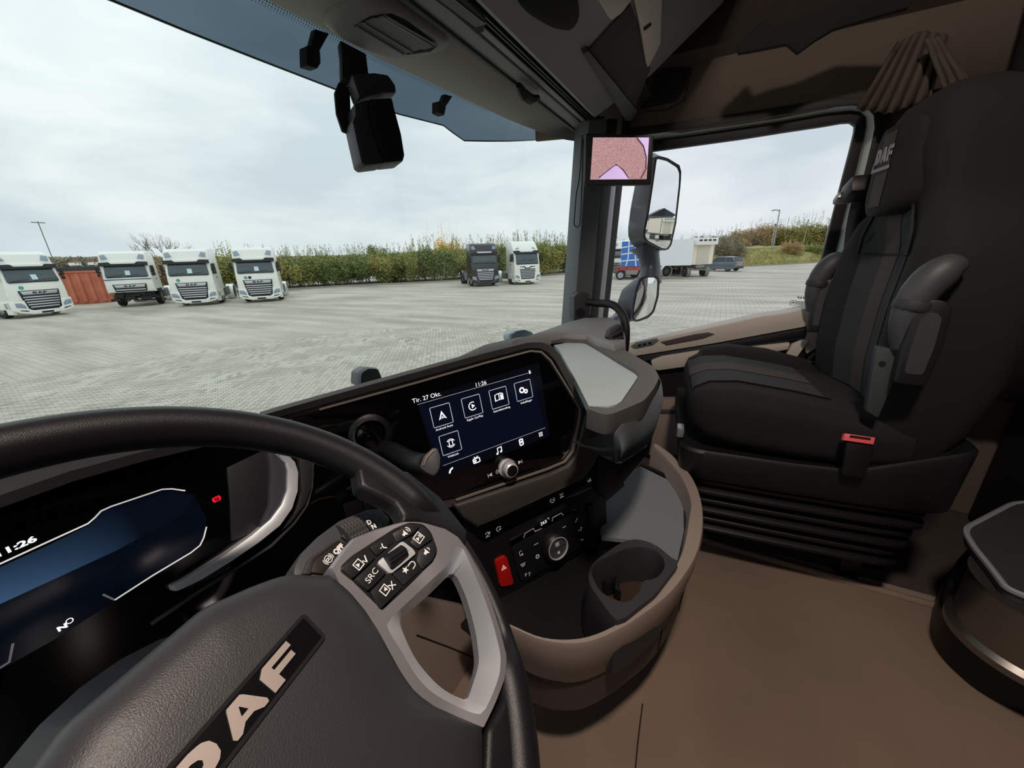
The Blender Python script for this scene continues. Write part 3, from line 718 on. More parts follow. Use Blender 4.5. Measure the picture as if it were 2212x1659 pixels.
for k in range(28):
    a = 2*math.pi*k/28; add_box(kn, frk.pt(.0157*math.cos(a), .0157*math.sin(a), .013), (.0011, .0011, .012))
build('knurling', kn, m_silver2, kb, smooth=0)['kind'] = 'stuff'
# start ring left of the screen
frs = Fr(frP.pt(*frP.px(800, 938)), frP.n, frP.u)
st = build('start_ring', lathe(frs, [(.036, 0), (.036, .006), (.030, .010), (.026, .010), (.024, .002)], 40), m_black, db)
build('start_cap', lathe(frs, [(.024, .003), (.02, .006), (.001, .006)], 30), m_gloss, st)
build('ring_gap', strokes(frs, [circ(0, 0, .028, 14, 60, 130), circ(0, 0, .028, 14, 150, 200)], .003, .0105), m_char, st, smooth=0)
# -- leather band, switch strip
m_band = mat('band_leather', '45403d', .5, bump=(900, .3, 'noise', .0008))
pan('leather_band', [(980, 1092), (1190, 1024), (1228, 1006), (1246, 985), (1268, 893), (1290, 905), (1312, 925), (1308, 950), (1288, 1000), (1262, 1035), (1225, 1055), (1080, 1120), (1030, 1140), (1000, 1120)], -.05, .012, m_band, bevel=.008, bseg=3)
bm = bmesh.new(); q = resample(frP.pxs([(1030, 1136), (1080, 1116), (1222, 1050), (1258, 1030), (1282, 998), (1300, 950), (1304, 928)], .0125), 90, False)
for i in range(0, 89): add_ribbon(bm, frP, [q[i], tuple(Vector(q[i]).lerp(Vector(q[i+1]), .6))], .0016, .0128)
build('stitching', bm, mat('grey_thread', '6b6260', .8), db, smooth=0)['kind'] = 'stuff'
pan('lower_panel', [(1000, 1120), (1080, 1120), (1225, 1055), (1262, 1035), (1290, 1000), (1312, 960), (1340, 1000), (1350, 1050), (1310, 1085), (1312, 1140), (1300, 1175), (1260, 1190), (1140, 1262), (1100, 1300), (1020, 1300)], -.06, -.012, m_black, bevel=.004)
pan('switch_strip', [(1030, 1160), (1090, 1128), (1180, 1084), (1260, 1046), (1290, 1028), (1296, 1040), (1285, 1052), (1180, 1104), (1090, 1148), (1048, 1170)], -.02, -.008, m_gloss, bevel=.002)
f2 = Fr(frP.pt(0, 0, -.0075), frP.n, frP.u); 
def si(x, y, lines, w=.0011, fills=()): dash_icon(x, y, lines, w, fills, fr=f2, h=.0004)
si(1054, 1155, [[(-.006, -.005), (.006, .005)], circ(-.001, .002, .004, 10, 0, 180), [(-.003, -.004), (.004, -.004)], [(.003, .004), (.005, .002), (.003, 0)]])
si(1078, 1142, [circ(-.001, 0, .005, 12, 90, 270), [(0, .004), (.004, .004), (.004, .001)], [(-.001, -.002), (.005, -.002)], [(.002, -.004), (.002, 0)]])
si(1193, 1080, [circ(0, 0, .006, 12, 130, 230), circ(0, 0, .006, 12, -50, 50), [(-.003, -.006), (.003, -.006)]]); text('TC', .006, Fr(f2.pt(*f2.px(1193, 1080)), f2.n, f2.u, ROT), 0, 0, m_icon, db, .0006)
si(1213, 1070, [[(-.004, .005), (-.004, .001)], [(.004, .005), (.004, .001)], [(-.004, .003), (.004, .003)], [(0, .003), (0, -.004)], [(-.004, -.004), (.004, -.004)], [(-.004, -.006), (-.004, -.002)], [(.004, -.006), (.004, -.002)]])
si(1273, 1038, [[(-.004, -.004), (-.004, .003)], [(.004, -.004), (.004, .003)], [(-.005, 0), (.005, 0)], [(0, .001), (.004, .005)], [(-.002, -.002), (.002, -.002)]])
# -- climate panel
cp = pan('climate_panel', [(1106, 1182), (1120, 1172), (1238, 1108), (1250, 1106), (1257, 1114), (1268, 1165), (1264, 1178), (1140, 1252), (1130, 1256), (1123, 1250)], -.02, -.004, mat('climate_black', '17181b', .45), bevel=.003)
pan('climate_display', [(1104, 1168), (1240, 1090), (1246, 1104), (1106, 1182)], -.02, -.005, m_gloss, cp, bevel=.001)
f3 = Fr(frP.pt(0, 0, -.0035), frP.n, frP.u)
def c_ic(x, y, lines, w=.001, fills=(), m=m_icon, r_=.12):
    f = Fr(f3.pt(*f3.px(x, y)), f3.n, f3.u, ROT); return build('climate_icon', strokes(f, lines, w, .0004, fills), m, cp, smooth=0)
build('display_outline', strokes(f3, [f3.pxs([(1131, 1162), (1134, 1152), (1152, 1141), (1156, 1148), (1170, 1141)]), f3.pxs([(1192, 1126), (1194, 1118), (1212, 1108), (1217, 1113)])], .0011, .0006), m_icon, cp, smooth=0)
text('24.0', .0115, Fr(f3.pt(*f3.px(1174, 1129)), f3.n, f3.u, .12), 0, 0, m_white, cp, .0008, sx=.85)
text('°C', .005, Fr(f3.pt(*f3.px(1184, 1120)), f3.n, f3.u, .12), 0, 0, m_white, cp, .0008)
m_seam = mat('button_seam', '040405', .9)
build('button_seam', strokes(f3, [f3.pxs(l) for l in ([(1141, 1172), (1149, 1224), (1155, 1243)], [(1108, 1207), (1143, 1187), (1173, 1170)], [(1116, 1235), (1148, 1214)], [(1226, 1116), (1238, 1160), (1243, 1186)], [(1238, 1140), (1262, 1127)], [(1240, 1166), (1267, 1152)], [(1176, 1145), (1188, 1140), (1200, 1140)])], .0011, .0003), m_seam, cp, smooth=0)
frn = Fr(frP.pt(*frP.px(1205, 1184, .0135)), frP.n, frP.u)
ck = build('climate_knob', lathe(frn, [(.034, -.004), (.034, .004), (.031, .012), (.0265, .016), (.0255, .012)], 44), m_black, cp)
build('knob_ring', lathe(frn, [(.0268, .0145), (.0268, .0168), (.0248, .0168), (.0245, .0125)], 44, cap=False), m_silver, cp)
build('knob_face', lathe(frn, [(.0245, .012), (.0245, .0135), (.0005, .0135)], 40), m_char, cp)
f4 = Fr(frn.pt(0, 0, .0137), frP.n, frP.u, ROT)
build('fan_icon', strokes(f4, [[(-.023, .0), (.023, .0)]], .0006, .0004), m_seam, cp, smooth=0)
build('fan_icon', strokes(f4, [circ(dx, dy+.010, .0022, 8) for dx in (-.0025, .0025) for dy in (-.0025, .0025)]+[circ(dx, dy-.011, .0013, 6) for dx in (-.0015, .0015) for dy in (-.0015, .0015)], .0009, .0006), m_icon, cp, smooth=0)
c_ic(1158, 1175, [[(-.006, 0), (.006, 0)]], .0013); c_ic(1219, 1138, [[(-.005, 0), (.005, 0)]], .0013)
c_ic(1125, 1195, [rrect(-.003, -.005, .003, .005, .001, 1), circ(.003, -.004, .002, 6)]); c_ic(1161, 1202, [circ(0, 0, .0035, 8), circ(0, 0, .0048, 6)])
c_ic(1130, 1220, [[(-.006, .003), (.006, .003), (.003, -.003), (-.003, -.003), (-.006, .003)], [(-.003, 0), (.003, 0)]])
text('P', .011, Fr(f3.pt(*f3.px(1136, 1242)), f3.n, f3.u, ROT), 0, 0, m_icon, cp, .0006)
c_ic(1143, 1240, [[(0, -.005), (0, .005)], [(.002, .003), (.004, .003)], [(.002, 0), (.004, 0)]])
m_grn = mat('green_icon', '7fae86', .5, emit=.4)
c_ic(1245, 1124, [[(-.004, -.004), (.004, .004)], [(.001, .004), (.004, .004)]], .0011, m=m_grn); c_ic(1257, 1166, [[(-.004, .003), (.004, -.002)]], .0011, m=m_grn)
c_ic(1253, 1144, [[(-.006, 0), (-.001, 0)], [(.002, -.005), (.003, .005)], [(.004, .005), (.006, .002)]])
pan('blank_cover', [(1268, 1095), (1284, 1087), (1297, 1140), (1294, 1146), (1281, 1152)], -.02, -.006, mat('blank_cover', '222326', .5), bevel=.002, rnd=.006)
hz = pan('hazard_button', [(1070, 1213), (1090, 1202), (1096, 1204), (1110, 1258), (1106, 1264), (1082, 1268)], -.02, -.004, mat('hazard_red', 'a81410', .35, emit=.12), bevel=.002, rnd=.006)
f5 = Fr(frP.pt(*frP.px(1088, 1226, -.0036), -.0036), frP.n, frP.u, ROT)
build('hazard_triangle', strokes(f5, [[(-.0058, -.004), (.0058, -.004), (0, .006), (-.0058, -.004)], [(-.0028, -.0024), (.0028, -.0024), (0, .0028), (-.0028, -.0024)]], .0008, .0006), mat('hazard_print', 'ffd9d4', .5, emit=.5), hz, smooth=0)
# row of blank switches right of the driver display
for k in range(3):
    x = 742+k*41; y = 1089-k*15
    pan('blank_switch', [(x, y), (x+38, y-13), (x+46, y+26), (x+8, y+40)], 0, .003, mat('blank_switch', '0e0e10', .4), fr=frL, bevel=.0012)
build('panel_glint', tube([frL.pt(*q, .003) for q in frL.pxs([(672, 1088), (690, 1078), (720, 1072)], .003)], .0011, 5), mat('amber_reflection_tube', '7a6348', .3, metal=1.0), db)  # amber reflection on the panel, modelled as a thin metal tube

# -- top shelf right of the screen
m_pad = mat('ribbed_shelf_mat', 'c6d3d5', .38, bump=(330, .6, 'DIAGONAL', .0012))
m_rim = mat('shelf_rim', '5c5957', .6, bump=(1100, .35))
frZ = Fr((0, 0, -.25), (0, 0, 1), (1, 0, 0))
inn = [(985, 785), (1055, 753), (1145, 738), (1225, 732), (1263, 733), (1320, 766), (1378, 800), (1381, 810), (1362, 838), (1342, 867), (1332, 873), (1316, 878), (1272, 877), (1243, 820), (1208, 757), (1190, 739), (1172, 732), (1120, 742), (1000, 775)]
build('top_shelf', prism(frZ, frZ.pxs(inn, -.012), -.03, -.012), m_pad, db, smooth=0)
ro = [(960, 785), (1000, 765), (1048, 743), (1120, 727), (1217, 719), (1267, 720), (1310, 736), (1361, 760), (1412, 790), (1425, 813), (1412, 838), (1392, 863), (1352, 880), (1311, 896), (1268, 880)]
ri = [(960, 797), (1000, 779), (1055, 752), (1120, 741), (1215, 732), (1263, 733), (1300, 754), (1340, 778), (1377, 799), (1381, 810), (1368, 831), (1342, 867), (1332, 874), (1316, 879), (1272, 876)]
_sm = lambda P: [(q.x, q.y) for q in smooth_path([Vector((x, y, 0)) for x, y in P[:1]+round_poly(P, .018, 2)[3:-3]+P[-1:]], 2)]
A = _sm(frZ.pxs(ro, 0)); B = _sm(frZ.pxs(ri, 0))
bm = bmesh.new(); rows = []
cA = Vector((.9, .3))
for P, h, k in ((B, -.02, 0), (B, -.003, 0), (None, 0, .3), (A, -.002, 0), (A, -.016, .0), (A, -.040, -.01), (A, -.05, -.08)):
    if P is None: P = [tuple(Vector(b).lerp(Vector(a), .25)) for a, b in zip(A, B)]
    rows.append([frZ.pt(*(Vector(q)+(cA-Vector(q))*max(0, -k)), h) for q in P])
V = [[bm.verts.new(p) for p in r] for r in rows]
for a, b in zip(V, V[1:]):
    for i in range(len(a)-1): bm.faces.new((a[i], a[i+1], b[i+1], b[i]))
build('shelf_rim', bm, m_rim, db, smooth=40)
# ribbed end cover: lofted ribs from the near corner round to the hidden side
tp = [onZ(1325, 940, -.275), onZ(1345, 916, -.28), onZ(1376, 899, -.28), onZ(1408, 868, -.28), onZ(1427, 830, -.275), onZ(1424, 815, -.275)]
bt = [onZ(1330, 1000, -.345), onZ(1345, 992, -.36), onZ(1376, 978, -.39), onZ(1405, 950, -.41), onZ(1420, 905, -.41), onZ(1424, 895, -.40)]
tp = [p for p in smooth_path(tp, 6)]; bt = [p for p in smooth_path(bt, 6)]
rings = []
for k in range(0, 81):
    t = k/80; row = []
    for a, b in zip(tp, bt):
        p = a.lerp(b, t); bul = .010*math.sin(math.pi*t)
        d = Vector((-.6, -.8, 0)); rib = .0010*(1 if k % 2 else -1)
        row.append(p+d*(bul+rib)*min(1, (a-tp[0]).length/.02))
    rings.append(row)
bm = loft(rings, cap=False, closed=False)
build('ribbed_cover', bm, mat('ribbed_graphite', '5c6065', .4), db, smooth=0)
bm = loft([[p for p in bt], [p+Vector((.06, .10, -.01)) for p in bt]], cap=False, closed=False)
build('cover_underside', bm, m_mattblk, db, smooth=0)
pan('end_block', [(1311, 925), (1325, 940), (1330, 1000), (1345, 1000), (1400, 962), (1404, 975), (1350, 1040), (1312, 1080), (1290, 1060), (1290, 1000)], -.06, .0, m_black, bevel=.004)
bm = bmesh.new(); q = resample(frP.pxs([(1336, 920), (1330, 960), (1327, 998)], .002), 34, False)
for i in range(33): add_ribbon(bm, frP, [q[i], tuple(Vector(q[i]).lerp(Vector(q[i+1]), .6))], .0016, .0022)
build('cover_stitching', bm, mat('pale_thread', '8d8784', .8), db, smooth=0)['kind'] = 'stuff'
# -- far end of the dash with the side vent
frE2 = Fr((0, 0, -.235), (0, 0, 1), (1, 0, 0))
hump = [(1100, 738), (1169, 716), (1227, 695), (1265, 686), (1320, 685), (1340, 692), (1352, 716), (1353, 738), (1330, 747), (1290, 735), (1267, 722), (1215, 720)]
bm = loft([[frE2.pt(*q, h) for q in [(Vector(p)+(Vector((1.25, .42))-Vector(p))*s) for p in frE2.pxs(hump, 0)]] for h, s in ((-.2, -.02), (-.02, 0), (-.004, .03), (0, .07))])
build('dash_end', bm, mat('dash_end_skin', '807e7e', .6, bump=(1000, .25)), db, smooth=50)
pv = onZ(1335, 722, -.222); frVn = Fr(pv, (-.75, -.62, .1))
vt = pan('side_vent', [(1313, 728), (1318, 712), (1340, 700), (1347, 706), (1349, 738), (1342, 748), (1325, 742)], -.02, .004, m_dark, fr=frVn, bevel=.003)
pan('vent_mouth', [(1323, 722), (1341, 705), (1345, 710), (1346, 732), (1326, 735)], 0, .005, m_mattblk, vt, fr=frVn, bevel=.001)
for k in range(3):
    L = frVn.pxs([(1324, 725+k*4.5), (1345, 712+k*7)], .007)
    o = build('vent_vane', strokes(frVn, [L], .003, .007), m_char if k != 1 else m_chrome, vt, smooth=0); so = o.modifiers.new('s', 'SOLIDIFY'); so.thickness = .002
# -- knee panel under the column and the underside of the dash
frN = Fr((0, .44, -.75), (0, -1, .12), (1, 0, 0))
pan('knee_panel', [(600, 1400), (800, 1335), (870, 1318), (945, 1298), (1045, 1318), (1110, 1400), (1170, 1560), (900, 1680), (600, 1659)], -.05, 0, m_brown, fr=frN, bevel=.008)
build('knee_seam', strokes(frN, [frN.pxs([(900, 1372), (970, 1398), (1034, 1425), (1060, 1420)], .0008)], .003, .0008), m_seam, db, smooth=0)

# ------------------------------------------------------------------ storage tray right of the stack
ty = thing('storage_tray', 'curved taupe storage tray with a dark ribbed liner below the dashboard end', 'tray')
Zt = -.60
out = [(1100, 1352), (1150, 1376), (1200, 1388), (1253, 1390), (1318, 1367), (1367, 1343), (1448, 1279), (1494, 1220), (1513, 1172), (1519, 1106), (1510, 1062), (1487, 1018), (1448, 979), (1416, 957)]
inr = [(1100, 1348), (1129, 1364), (1181, 1380), (1237, 1383), (1287, 1372), (1334, 1349), (1416, 1285), (1468, 1217), (1483, 1160), (1494, 1090), (1486, 1058), (1468, 1022), (1440, 990), (1411, 962)]
frt = Fr((0, 0, Zt), (0, 0, 1), (1, 0, 0))
O = resample(frt.pxs(out, 0), 60, False); I = resample(frt.pxs(inr, 0), 60, False)
O = [(q.x, q.y) for q in smooth_path([Vector((x, y, 0)) for x, y in resample(O, 16, False)], 4)]
I = [(q.x, q.y) for q in smooth_path([Vector((x, y, 0)) for x, y in resample(I, 16, False)], 4)]
cen = Vector((.85, .32))
def inset(P, d):
    r = []
    for i, p in enumerate(P):
        a = Vector(P[max(i-1, 0)]); b = Vector(P[min(i+1, len(P)-1)]); t = (b-a).normalized(); n_ = Vector((-t.y, t.x))
        if n_.dot(cen-Vector(p)) < 0: n_ = -n_
        r.append(tuple(Vector(p)+n_*d))
    return r
rows = [(inset(I, .010), -.11), (inset(I, .004), -.01), (I, 0), (O, -.001), (inset(O, -.003), -.010), (inset(O, .001), -.05), (inset(O, .014), -.115), (inset(O, .018), -.12)]
bm = loft([[frt.pt(*q, h) for q in P] for P, h in rows], cap=False, closed=False)
build('tray_wall', bm, m_brown, ty, smooth=40)
bm = loft([[frt.pt(*q, h) for q in P] for P, h in ((inset(O, .016), -.118), (inset(O, .02), -.20), (inset(O, .05), -.215))], cap=False, closed=False)
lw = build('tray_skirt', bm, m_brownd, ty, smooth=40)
for k in (22, 30):
    q = inset(O, .0155); a, b = q[k], q[k+1]
    bm = bmesh.new(); add_tube(bm, [frt.pt(*a, -.122), frt.pt(*inset(O, .0195)[k], -.198)], .0016, 5); build('skirt_joint', bm, m_mattblk, ty)
pl = [inset(O, .0135)[k] for k in range(30, 42)]; pl2 = [inset(O, .0165)[k] for k in range(30, 42)]
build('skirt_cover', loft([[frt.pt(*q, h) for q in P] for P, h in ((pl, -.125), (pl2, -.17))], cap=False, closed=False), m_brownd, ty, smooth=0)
m_liner = mat('ribbed_rubber_liner', 'a0a6ab', .38, bump=(420, .8, 'DIAGONAL', .0012))
fl = Fr((0, 0, -.655), (0, 0, 1), (1, 0, 0))
lin_ = inset(I, .013)
mat_poly = fl.pxs([(1330, 1030), (1385, 1008), (1440, 1035), (1466, 1062), (1478, 1090), (1480, 1150), (1466, 1212), (1420, 1190), (1380, 1168), (1300, 1160), (1296, 1150), (1308, 1080)], 0)
build('liner', prism(fl, mat_poly, -.01, 0), m_liner, ty, smooth=0)
build('liner_edge', tube([fl.pt(*q, .001) for q in fl.pxs([(1385, 1004), (1440, 1030), (1470, 1060), (1482, 1090), (1484, 1150), (1470, 1216)], 0)], .007, 8), m_black, ty)
bm = loft([[frt.pt(*q, -.112) for q in inset(I, .009)]+[Vector((1.15, .30, Zt-.112)), Vector((.45, .38, Zt-.112))], [frt.pt(*q, -.125) for q in inset(I, .009)]+[Vector((1.15, .30, Zt-.125)), Vector((.45, .38, Zt-.125))]])
build('tray_floor', bm, m_black, ty, smooth=0)
# cup holder
fc = Fr((0, 0, -.592), (0, 0, 1), (1, 0, 0))
co = [(1269, 1243), (1274, 1222), (1290, 1206), (1334, 1175), (1358, 1165), (1377, 1163), (1405, 1170), (1425, 1181), (1468, 1217), (1416, 1285), (1337, 1347), (1318, 1330), (1290, 1290), (1272, 1265)]
ci = [(1279, 1240), (1282, 1226), (1292, 1215), (1334, 1196), (1350, 1188), (1377, 1184), (1402, 1186), (1420, 1194), (1433, 1212), (1434, 1228), (1422, 1246), (1405, 1254), (1390, 1255), (1386, 1262), (1380, 1280), (1360, 1300), (1340, 1300), (1318, 1292), (1295, 1274)]
qi = fc.pxs(ci, 0); qo = fc.pxs(co, 0)
cc = (sum(x for x, y in qi)/len(qi), sum(y for x, y in qi)/len(qi)); n = 56
Ao = angsample(round_poly(qo, .012), n, cc); Ai = angsample(round_poly(qi, .006), n, cc)
sc = lambda P, s: [(cc[0]+(x-cc[0])*s, cc[1]+(y-cc[1])*s) for x, y in P]
bm = loft([[fc.pt(*q, h) for q in P] for P, h in ((sc(Ao, 1.10), -.115), (sc(Ao, 1.05), -.05), (sc(Ao, 1.01), -.008), (sc(Ao, .98), 0), (sc(Ai, 1.03), .002), (Ai, -.003), (sc(Ai, .93), -.085))], cap=False)
ch = build('cup_holder', bm, m_dark, ty, smooth=50)
build('cup_holder_floor', loft([[fc.pt(*q, -.084) for q in sc(Ai, .95)], [fc.pt(*q, -.088) for q in sc(Ai, .95)]]), mat('cup_floor', '3a2a22', .5), ch, smooth=0)
a, b = fc.px(1312, 1254, -.06)
build('power_socket', lathe(fc, [(.016, -.084), (.016, -.055), (.013, -.05), (.009, -.052), (.008, -.06)], 24, (a, b)), m_black, ch)
for L in ([(1334, 1200), (1346, 1240), (1330, 1232)], [(1386, 1258), (1372, 1290), (1380, 1282)]):
    build('cup_divider', prism(fc, fc.pxs(L, -.01), -.08, -.055), m_black, ch, bevel=.003)
# ------------------------------------------------------------------ steering wheel
wt, wy = .693, .212
nW = (math.sin(wy)*math.sin(wt), -math.cos(wy)*math.sin(wt), math.cos(wt))
frS_ = Fr((.040, .214, -.237), nW, (math.cos(wy), math.sin(wy), 0))
fw = frS_
sw_ = thing('steering_wheel', 'large black leather steering wheel with silver spokes in the near corner', 'steering wheel')
RR, rr = .209, .0165
def sst(t): t = max(0.0, min(1.0, t)); return t*t*(3-2*t)
def slim(deg):
    d = deg if deg <= 180 else deg-360
    if abs(d) > 90: d = -180-d if d < 0 else 180-d
    return sst((-d-2)/9)*sst((d+52)/9)
ring = []; rads = []
for k in range(160):
    w_ = slim(360*k/160); q = RR+.0085*w_; ring.append(fw.pt(q*math.cos(2*math.pi*k/160), q*math.sin(2*math.pi*k/160))); rads.append(rr-.0085*w_)
build('rim', tube(ring, rads, 20, closed=True), m_leather, sw_, smooth=80)
mirr = lambda P: [(-x, y) for x, y in P][::-1]
def both(name, poly, h0, h1, m, bevel=.003, bseg=2):
    o = build(name, prism(fw, poly, h0, h1), m, sw_, bevel=bevel, bseg=bseg)
    build(name, prism(fw, mirr(poly), h0, h1), m, sw_, bevel=bevel, bseg=bseg); return o
# leather flare from the rim to the spoke
fl_ = fw.pxs([(768, 1000), (776, 1051), (790, 1060), (825, 1076), (852, 1090), (866, 1112), (864, 1132), (900, 1128), (960, 1150), (1005, 1185), (1010, 1150), (950, 1075), (880, 1020)], .006)
both('rim_flare', fl_, -.012, .009, m_leather, .006, 3)
lowl = fw.pxs([(1043, 1577), (1070, 1530), (1092, 1480), (1110, 1520), (1125, 1600), (1130, 1700), (1100, 1800), (1020, 1800), (1038, 1680)], .004)
both('lower_flare', lowl, -.012, .010, m_leather, .006, 3)
# hub
hub_px = [(700, 1240), (725, 1258), (752, 1282), (785, 1322), (812, 1364), (838, 1412), (862, 1456), (888, 1494), (925, 1527), (975, 1550), (1040, 1576), (1040, 1660), (1030, 1760)]
hp_ = fw.pxs(hub_px, .006)
top_px = [(695, 1238), (640, 1233), (600, 1240), (540, 1262), (440, 1305), (300, 1388), (150, 1500), (60, 1570), (0, 1650)]
tp_ = fw.pxs(top_px, .012)
# the hub is symmetric about the badge: take the visible half and mirror it
right = [p for p in tp_ if p[0] > .004][::-1]+hp_
right = sorted([p for p in right if p[0] > .004], key=lambda p: -math.atan2(p[1]+.03, p[0]))
halfL = mirr(right)
hub = right+[(.05, -.17), (-.05, -.17)]+halfL
hub = [(x, y) for x, y in hub]
nH = 96
c0 = (0.0, -.03)
H0 = angsample(hub, nH, c0)
def hsc(s): return [(c0[0]+(x-c0[0])*s, c0[1]+(y-c0[1])*s) for x, y in H0]
prof = [(1.0, -.02), (1.0, .004), (.985, .010), (.95, .0165), (.88, .0215), (.78, .0245), (.6, .0265), (.4, .027), (.2, .027)]
bm = loft([[fw.pt(*q, h) for q in hsc(s)] for s, h in prof])
build('hub', bm, m_hub, sw_, smooth=70)
# badge plate and letters
PH = .0272
pl = fw.pxs([(655, 1330), (697, 1380)], PH); e = pl[0][0]; e2 = pl[1][0]
yt, yb = pl[0][1], pl[1][1]
plate = [(-e2, yb), (e2, yb), (e, yt), (-e, yt)]
pp = round_poly([(-e2-.002, yb), (e2+.001, yb), (e, yt), (-e, yt)], .002, 3)
build('badge_plate', prism(fw, pp, .02, PH+.0006), mat('badge_black', '0d0d10', .25), sw_, bevel=0)
build('badge_groove', strokes(fw, [pp+[pp[0]]], .0022, PH+.0009), m_mattblk, sw_, smooth=0)
m_let = mat('badge_silver', 'c4b5ad', .5, metal=.5)
l0 = fw.px(322, 1690, PH+.001); l1 = fw.px(635, 1400, PH+.001)
hh = fw.px(545, 1452, PH+.001)[1]-fw.px(590, 1486, PH+.001)[1]
badge(fw, l0[0], (yb+yt)/2-abs(hh)/2, l1[0]-l0[0], abs(hh), m_let, sw_, PH+.0006, PH+.0014, gap=.05)
# silver spoke frame with its open loop
ou = [(704, 1237), (757, 1164), (800, 1144), (868, 1124), (905, 1124), (962, 1141), (990, 1160), (1010, 1188), (1035, 1238), (1060, 1298), (1080, 1358), (1095, 1418), (1092, 1462), (1070, 1520), (1043, 1576), (990, 1556), (938, 1534), (900, 1508), (868, 1464), (840, 1412), (812, 1362), (780, 1318), (745, 1276), (720, 1252)]
lo_o = [(985, 1178), (1000, 1182), (1018, 1222), (1044, 1285), (1066, 1350), (1082, 1415), (1080, 1456), (1060, 1510), (1040, 1548), (1005, 1534), (960, 1512), (925, 1490), (895, 1455), (868, 1408), (845, 1372), (832, 1350), (850, 1330), (905, 1278), (965, 1222)]
lo_i = [(977, 1234), (990, 1244), (1008, 1284), (1020, 1322), (1032, 1372), (1038, 1424), (1034, 1446), (1020, 1490), (1012, 1512), (985, 1502), (955, 1484), (925, 1454), (900, 1422), (880, 1382), (866, 1346), (870, 1334), (890, 1316), (930, 1282), (962, 1250)]
def hz(a, b): return .0085+.0085*sst((math.hypot(a, b)-.135)/.055)
def pxh(L, dh=0.0):
    out = []
    for x, y in L:
        a, b = fw.px(x, y, .0085)
        for _ in range(4): a, b = fw.px(x, y, hz(a, b)+dh)
        out.append((a, b))
    return out
q_o = pxh(ou); q_l = pxh(lo_o); q_i = fw.pxs(lo_i, -.006)
cL = (sum(x for x, y in q_i)/len(q_i), sum(y for x, y in q_i)/len(q_i))
n = 72
Lo = angsample(round_poly(q_l, .005), n, cL); Li = angsample(round_poly(q_i, .006), n, cL)
def prism_h(poly, d0, d1):
    bm = bmesh.new(); A = [bm.verts.new(fw.pt(x, y, hz(x, y)+d0)) for x, y in poly]; B = [bm.verts.new(fw.pt(x, y, hz(x, y)+d1)) for x, y in poly]; n = len(poly)
    for i in range(n): bm.faces.new((A[i], A[(i+1) % n], B[(i+1) % n], B[i]))
    bm.faces.new(B); bm.faces.new(A[::-1]); return bm
btn = pxh([(733, 1226), (760, 1200), (850, 1142), (885, 1128), (915, 1132), (932, 1150), (946, 1190), (938, 1210), (905, 1243), (826, 1318)], .0006)
bz = round_poly(btn, .004)
# face plate: outline minus loop, bridged around the loop by rays
Oo = angsample(q_o, n, cL)
def spoke(sgn):
    f = (lambda P: P) if sgn > 0 else (lambda P: [(-x, y) for x, y in P])
    top = lambda P, d=0.0: [fw.pt(*q, hz(*q)+d) for q in f(P)]
    flat = lambda P, h: [fw.pt(*q, h) for q in f(P)]
    bm = loft([flat(Oo, -.012), top(Oo, -.003), top([tuple(Vector(a).lerp(Vector(b), .03)) for a, b in zip(Oo, Lo)]), top(Lo), flat(Li, -.008), flat([tuple(Vector(b).lerp(Vector(a), .02)) for a, b in zip(Oo, Li)], -.016)], cap=False)
    bm.faces.ensure_lookup_table()
    for q_ in bm.faces[3*n:4*n]: q_.material_index = 1
    sp_ = build('spoke_frame', bm, [m_silver2, m_silver], sw_, smooth=30)
    build('button_well', prism_h(f(bz), -.004, .0006), m_mattblk, sp_, bevel=.0004)
    return sp_
spR = spoke(1); spL = spoke(-1)
# buttons
m_btn = mat('button_black', '232325', .42)
BT = [('next', [(737, 1227), (758, 1206), (795, 1183), (812, 1203), (770, 1242), (763, 1248)]),
      ('src', [(766, 1250), (815, 1207), (840, 1232), (800, 1272), (796, 1274)]),
      ('prev', [(800, 1277), (842, 1236), (870, 1268), (832, 1305), (826, 1312)]),
      ('voice', [(798, 1181), (843, 1155), (852, 1170), (814, 1201)]),
      ('louder', [(847, 1152), (885, 1131), (908, 1134), (893, 1152), (858, 1172)]),
      ('play', [(911, 1136), (926, 1147), (935, 1163), (903, 1186), (886, 1172), (896, 1154)]),
      ('softer', [(937, 1166), (943, 1190), (936, 1208), (912, 1230), (900, 1212), (905, 1190)]),
      ('star', [(866, 1228), (893, 1210), (909, 1232), (872, 1265), (845, 1236)])]
BH = .0042
for nme, L in BT:
    build('spoke_button', prism_h(round_poly(pxh(L, BH), .0018, 3), -.002, BH), m_btn, spR, bevel=.0014)
    build('spoke_button', prism_h(mirr(round_poly(pxh(L, BH), .0018, 3)), -.002, BH), m_btn, spL, bevel=.0014)
def fb(x, y):
    (a, b), = pxh([(x, y)], BH); e = .004; gx = (hz(a+e, b)-hz(a-e, b))/(2*e); gy = (hz(a, b+e)-hz(a, b-e))/(2*e)
    n_ = (fw.n-fw.u*gx-fw.v*gy).normalized(); return Fr(fw.pt(a, b, hz(a, b)+BH+.0002), n_, fw.u, .02)
m_bi = mat('button_print', 'e6e2dc', .5, emit=.35)
def bi(x, y, lines, w=.0009, fills=()): return build('button_icon', strokes(fb(x, y), lines, w, .0004, fills), m_bi, spR, smooth=0)
sq = lambda cx, s: [(cx-s, -s), (cx+s, -s), (cx+s, s), (cx-s, s), (cx-s, -s)]
bi(774, 1220, [sq(0, .0032)], .0008, [[(-.0018, -.002), (-.0018, .002), (.0012, 0)]]); bi(788, 1211, [[(-.002, .0015), (0, -.0018), (.003, .003)]])
text('SRC', .0068, fb(803, 1244), 0, 0, m_bi, spR, .0005, sx=1.15)
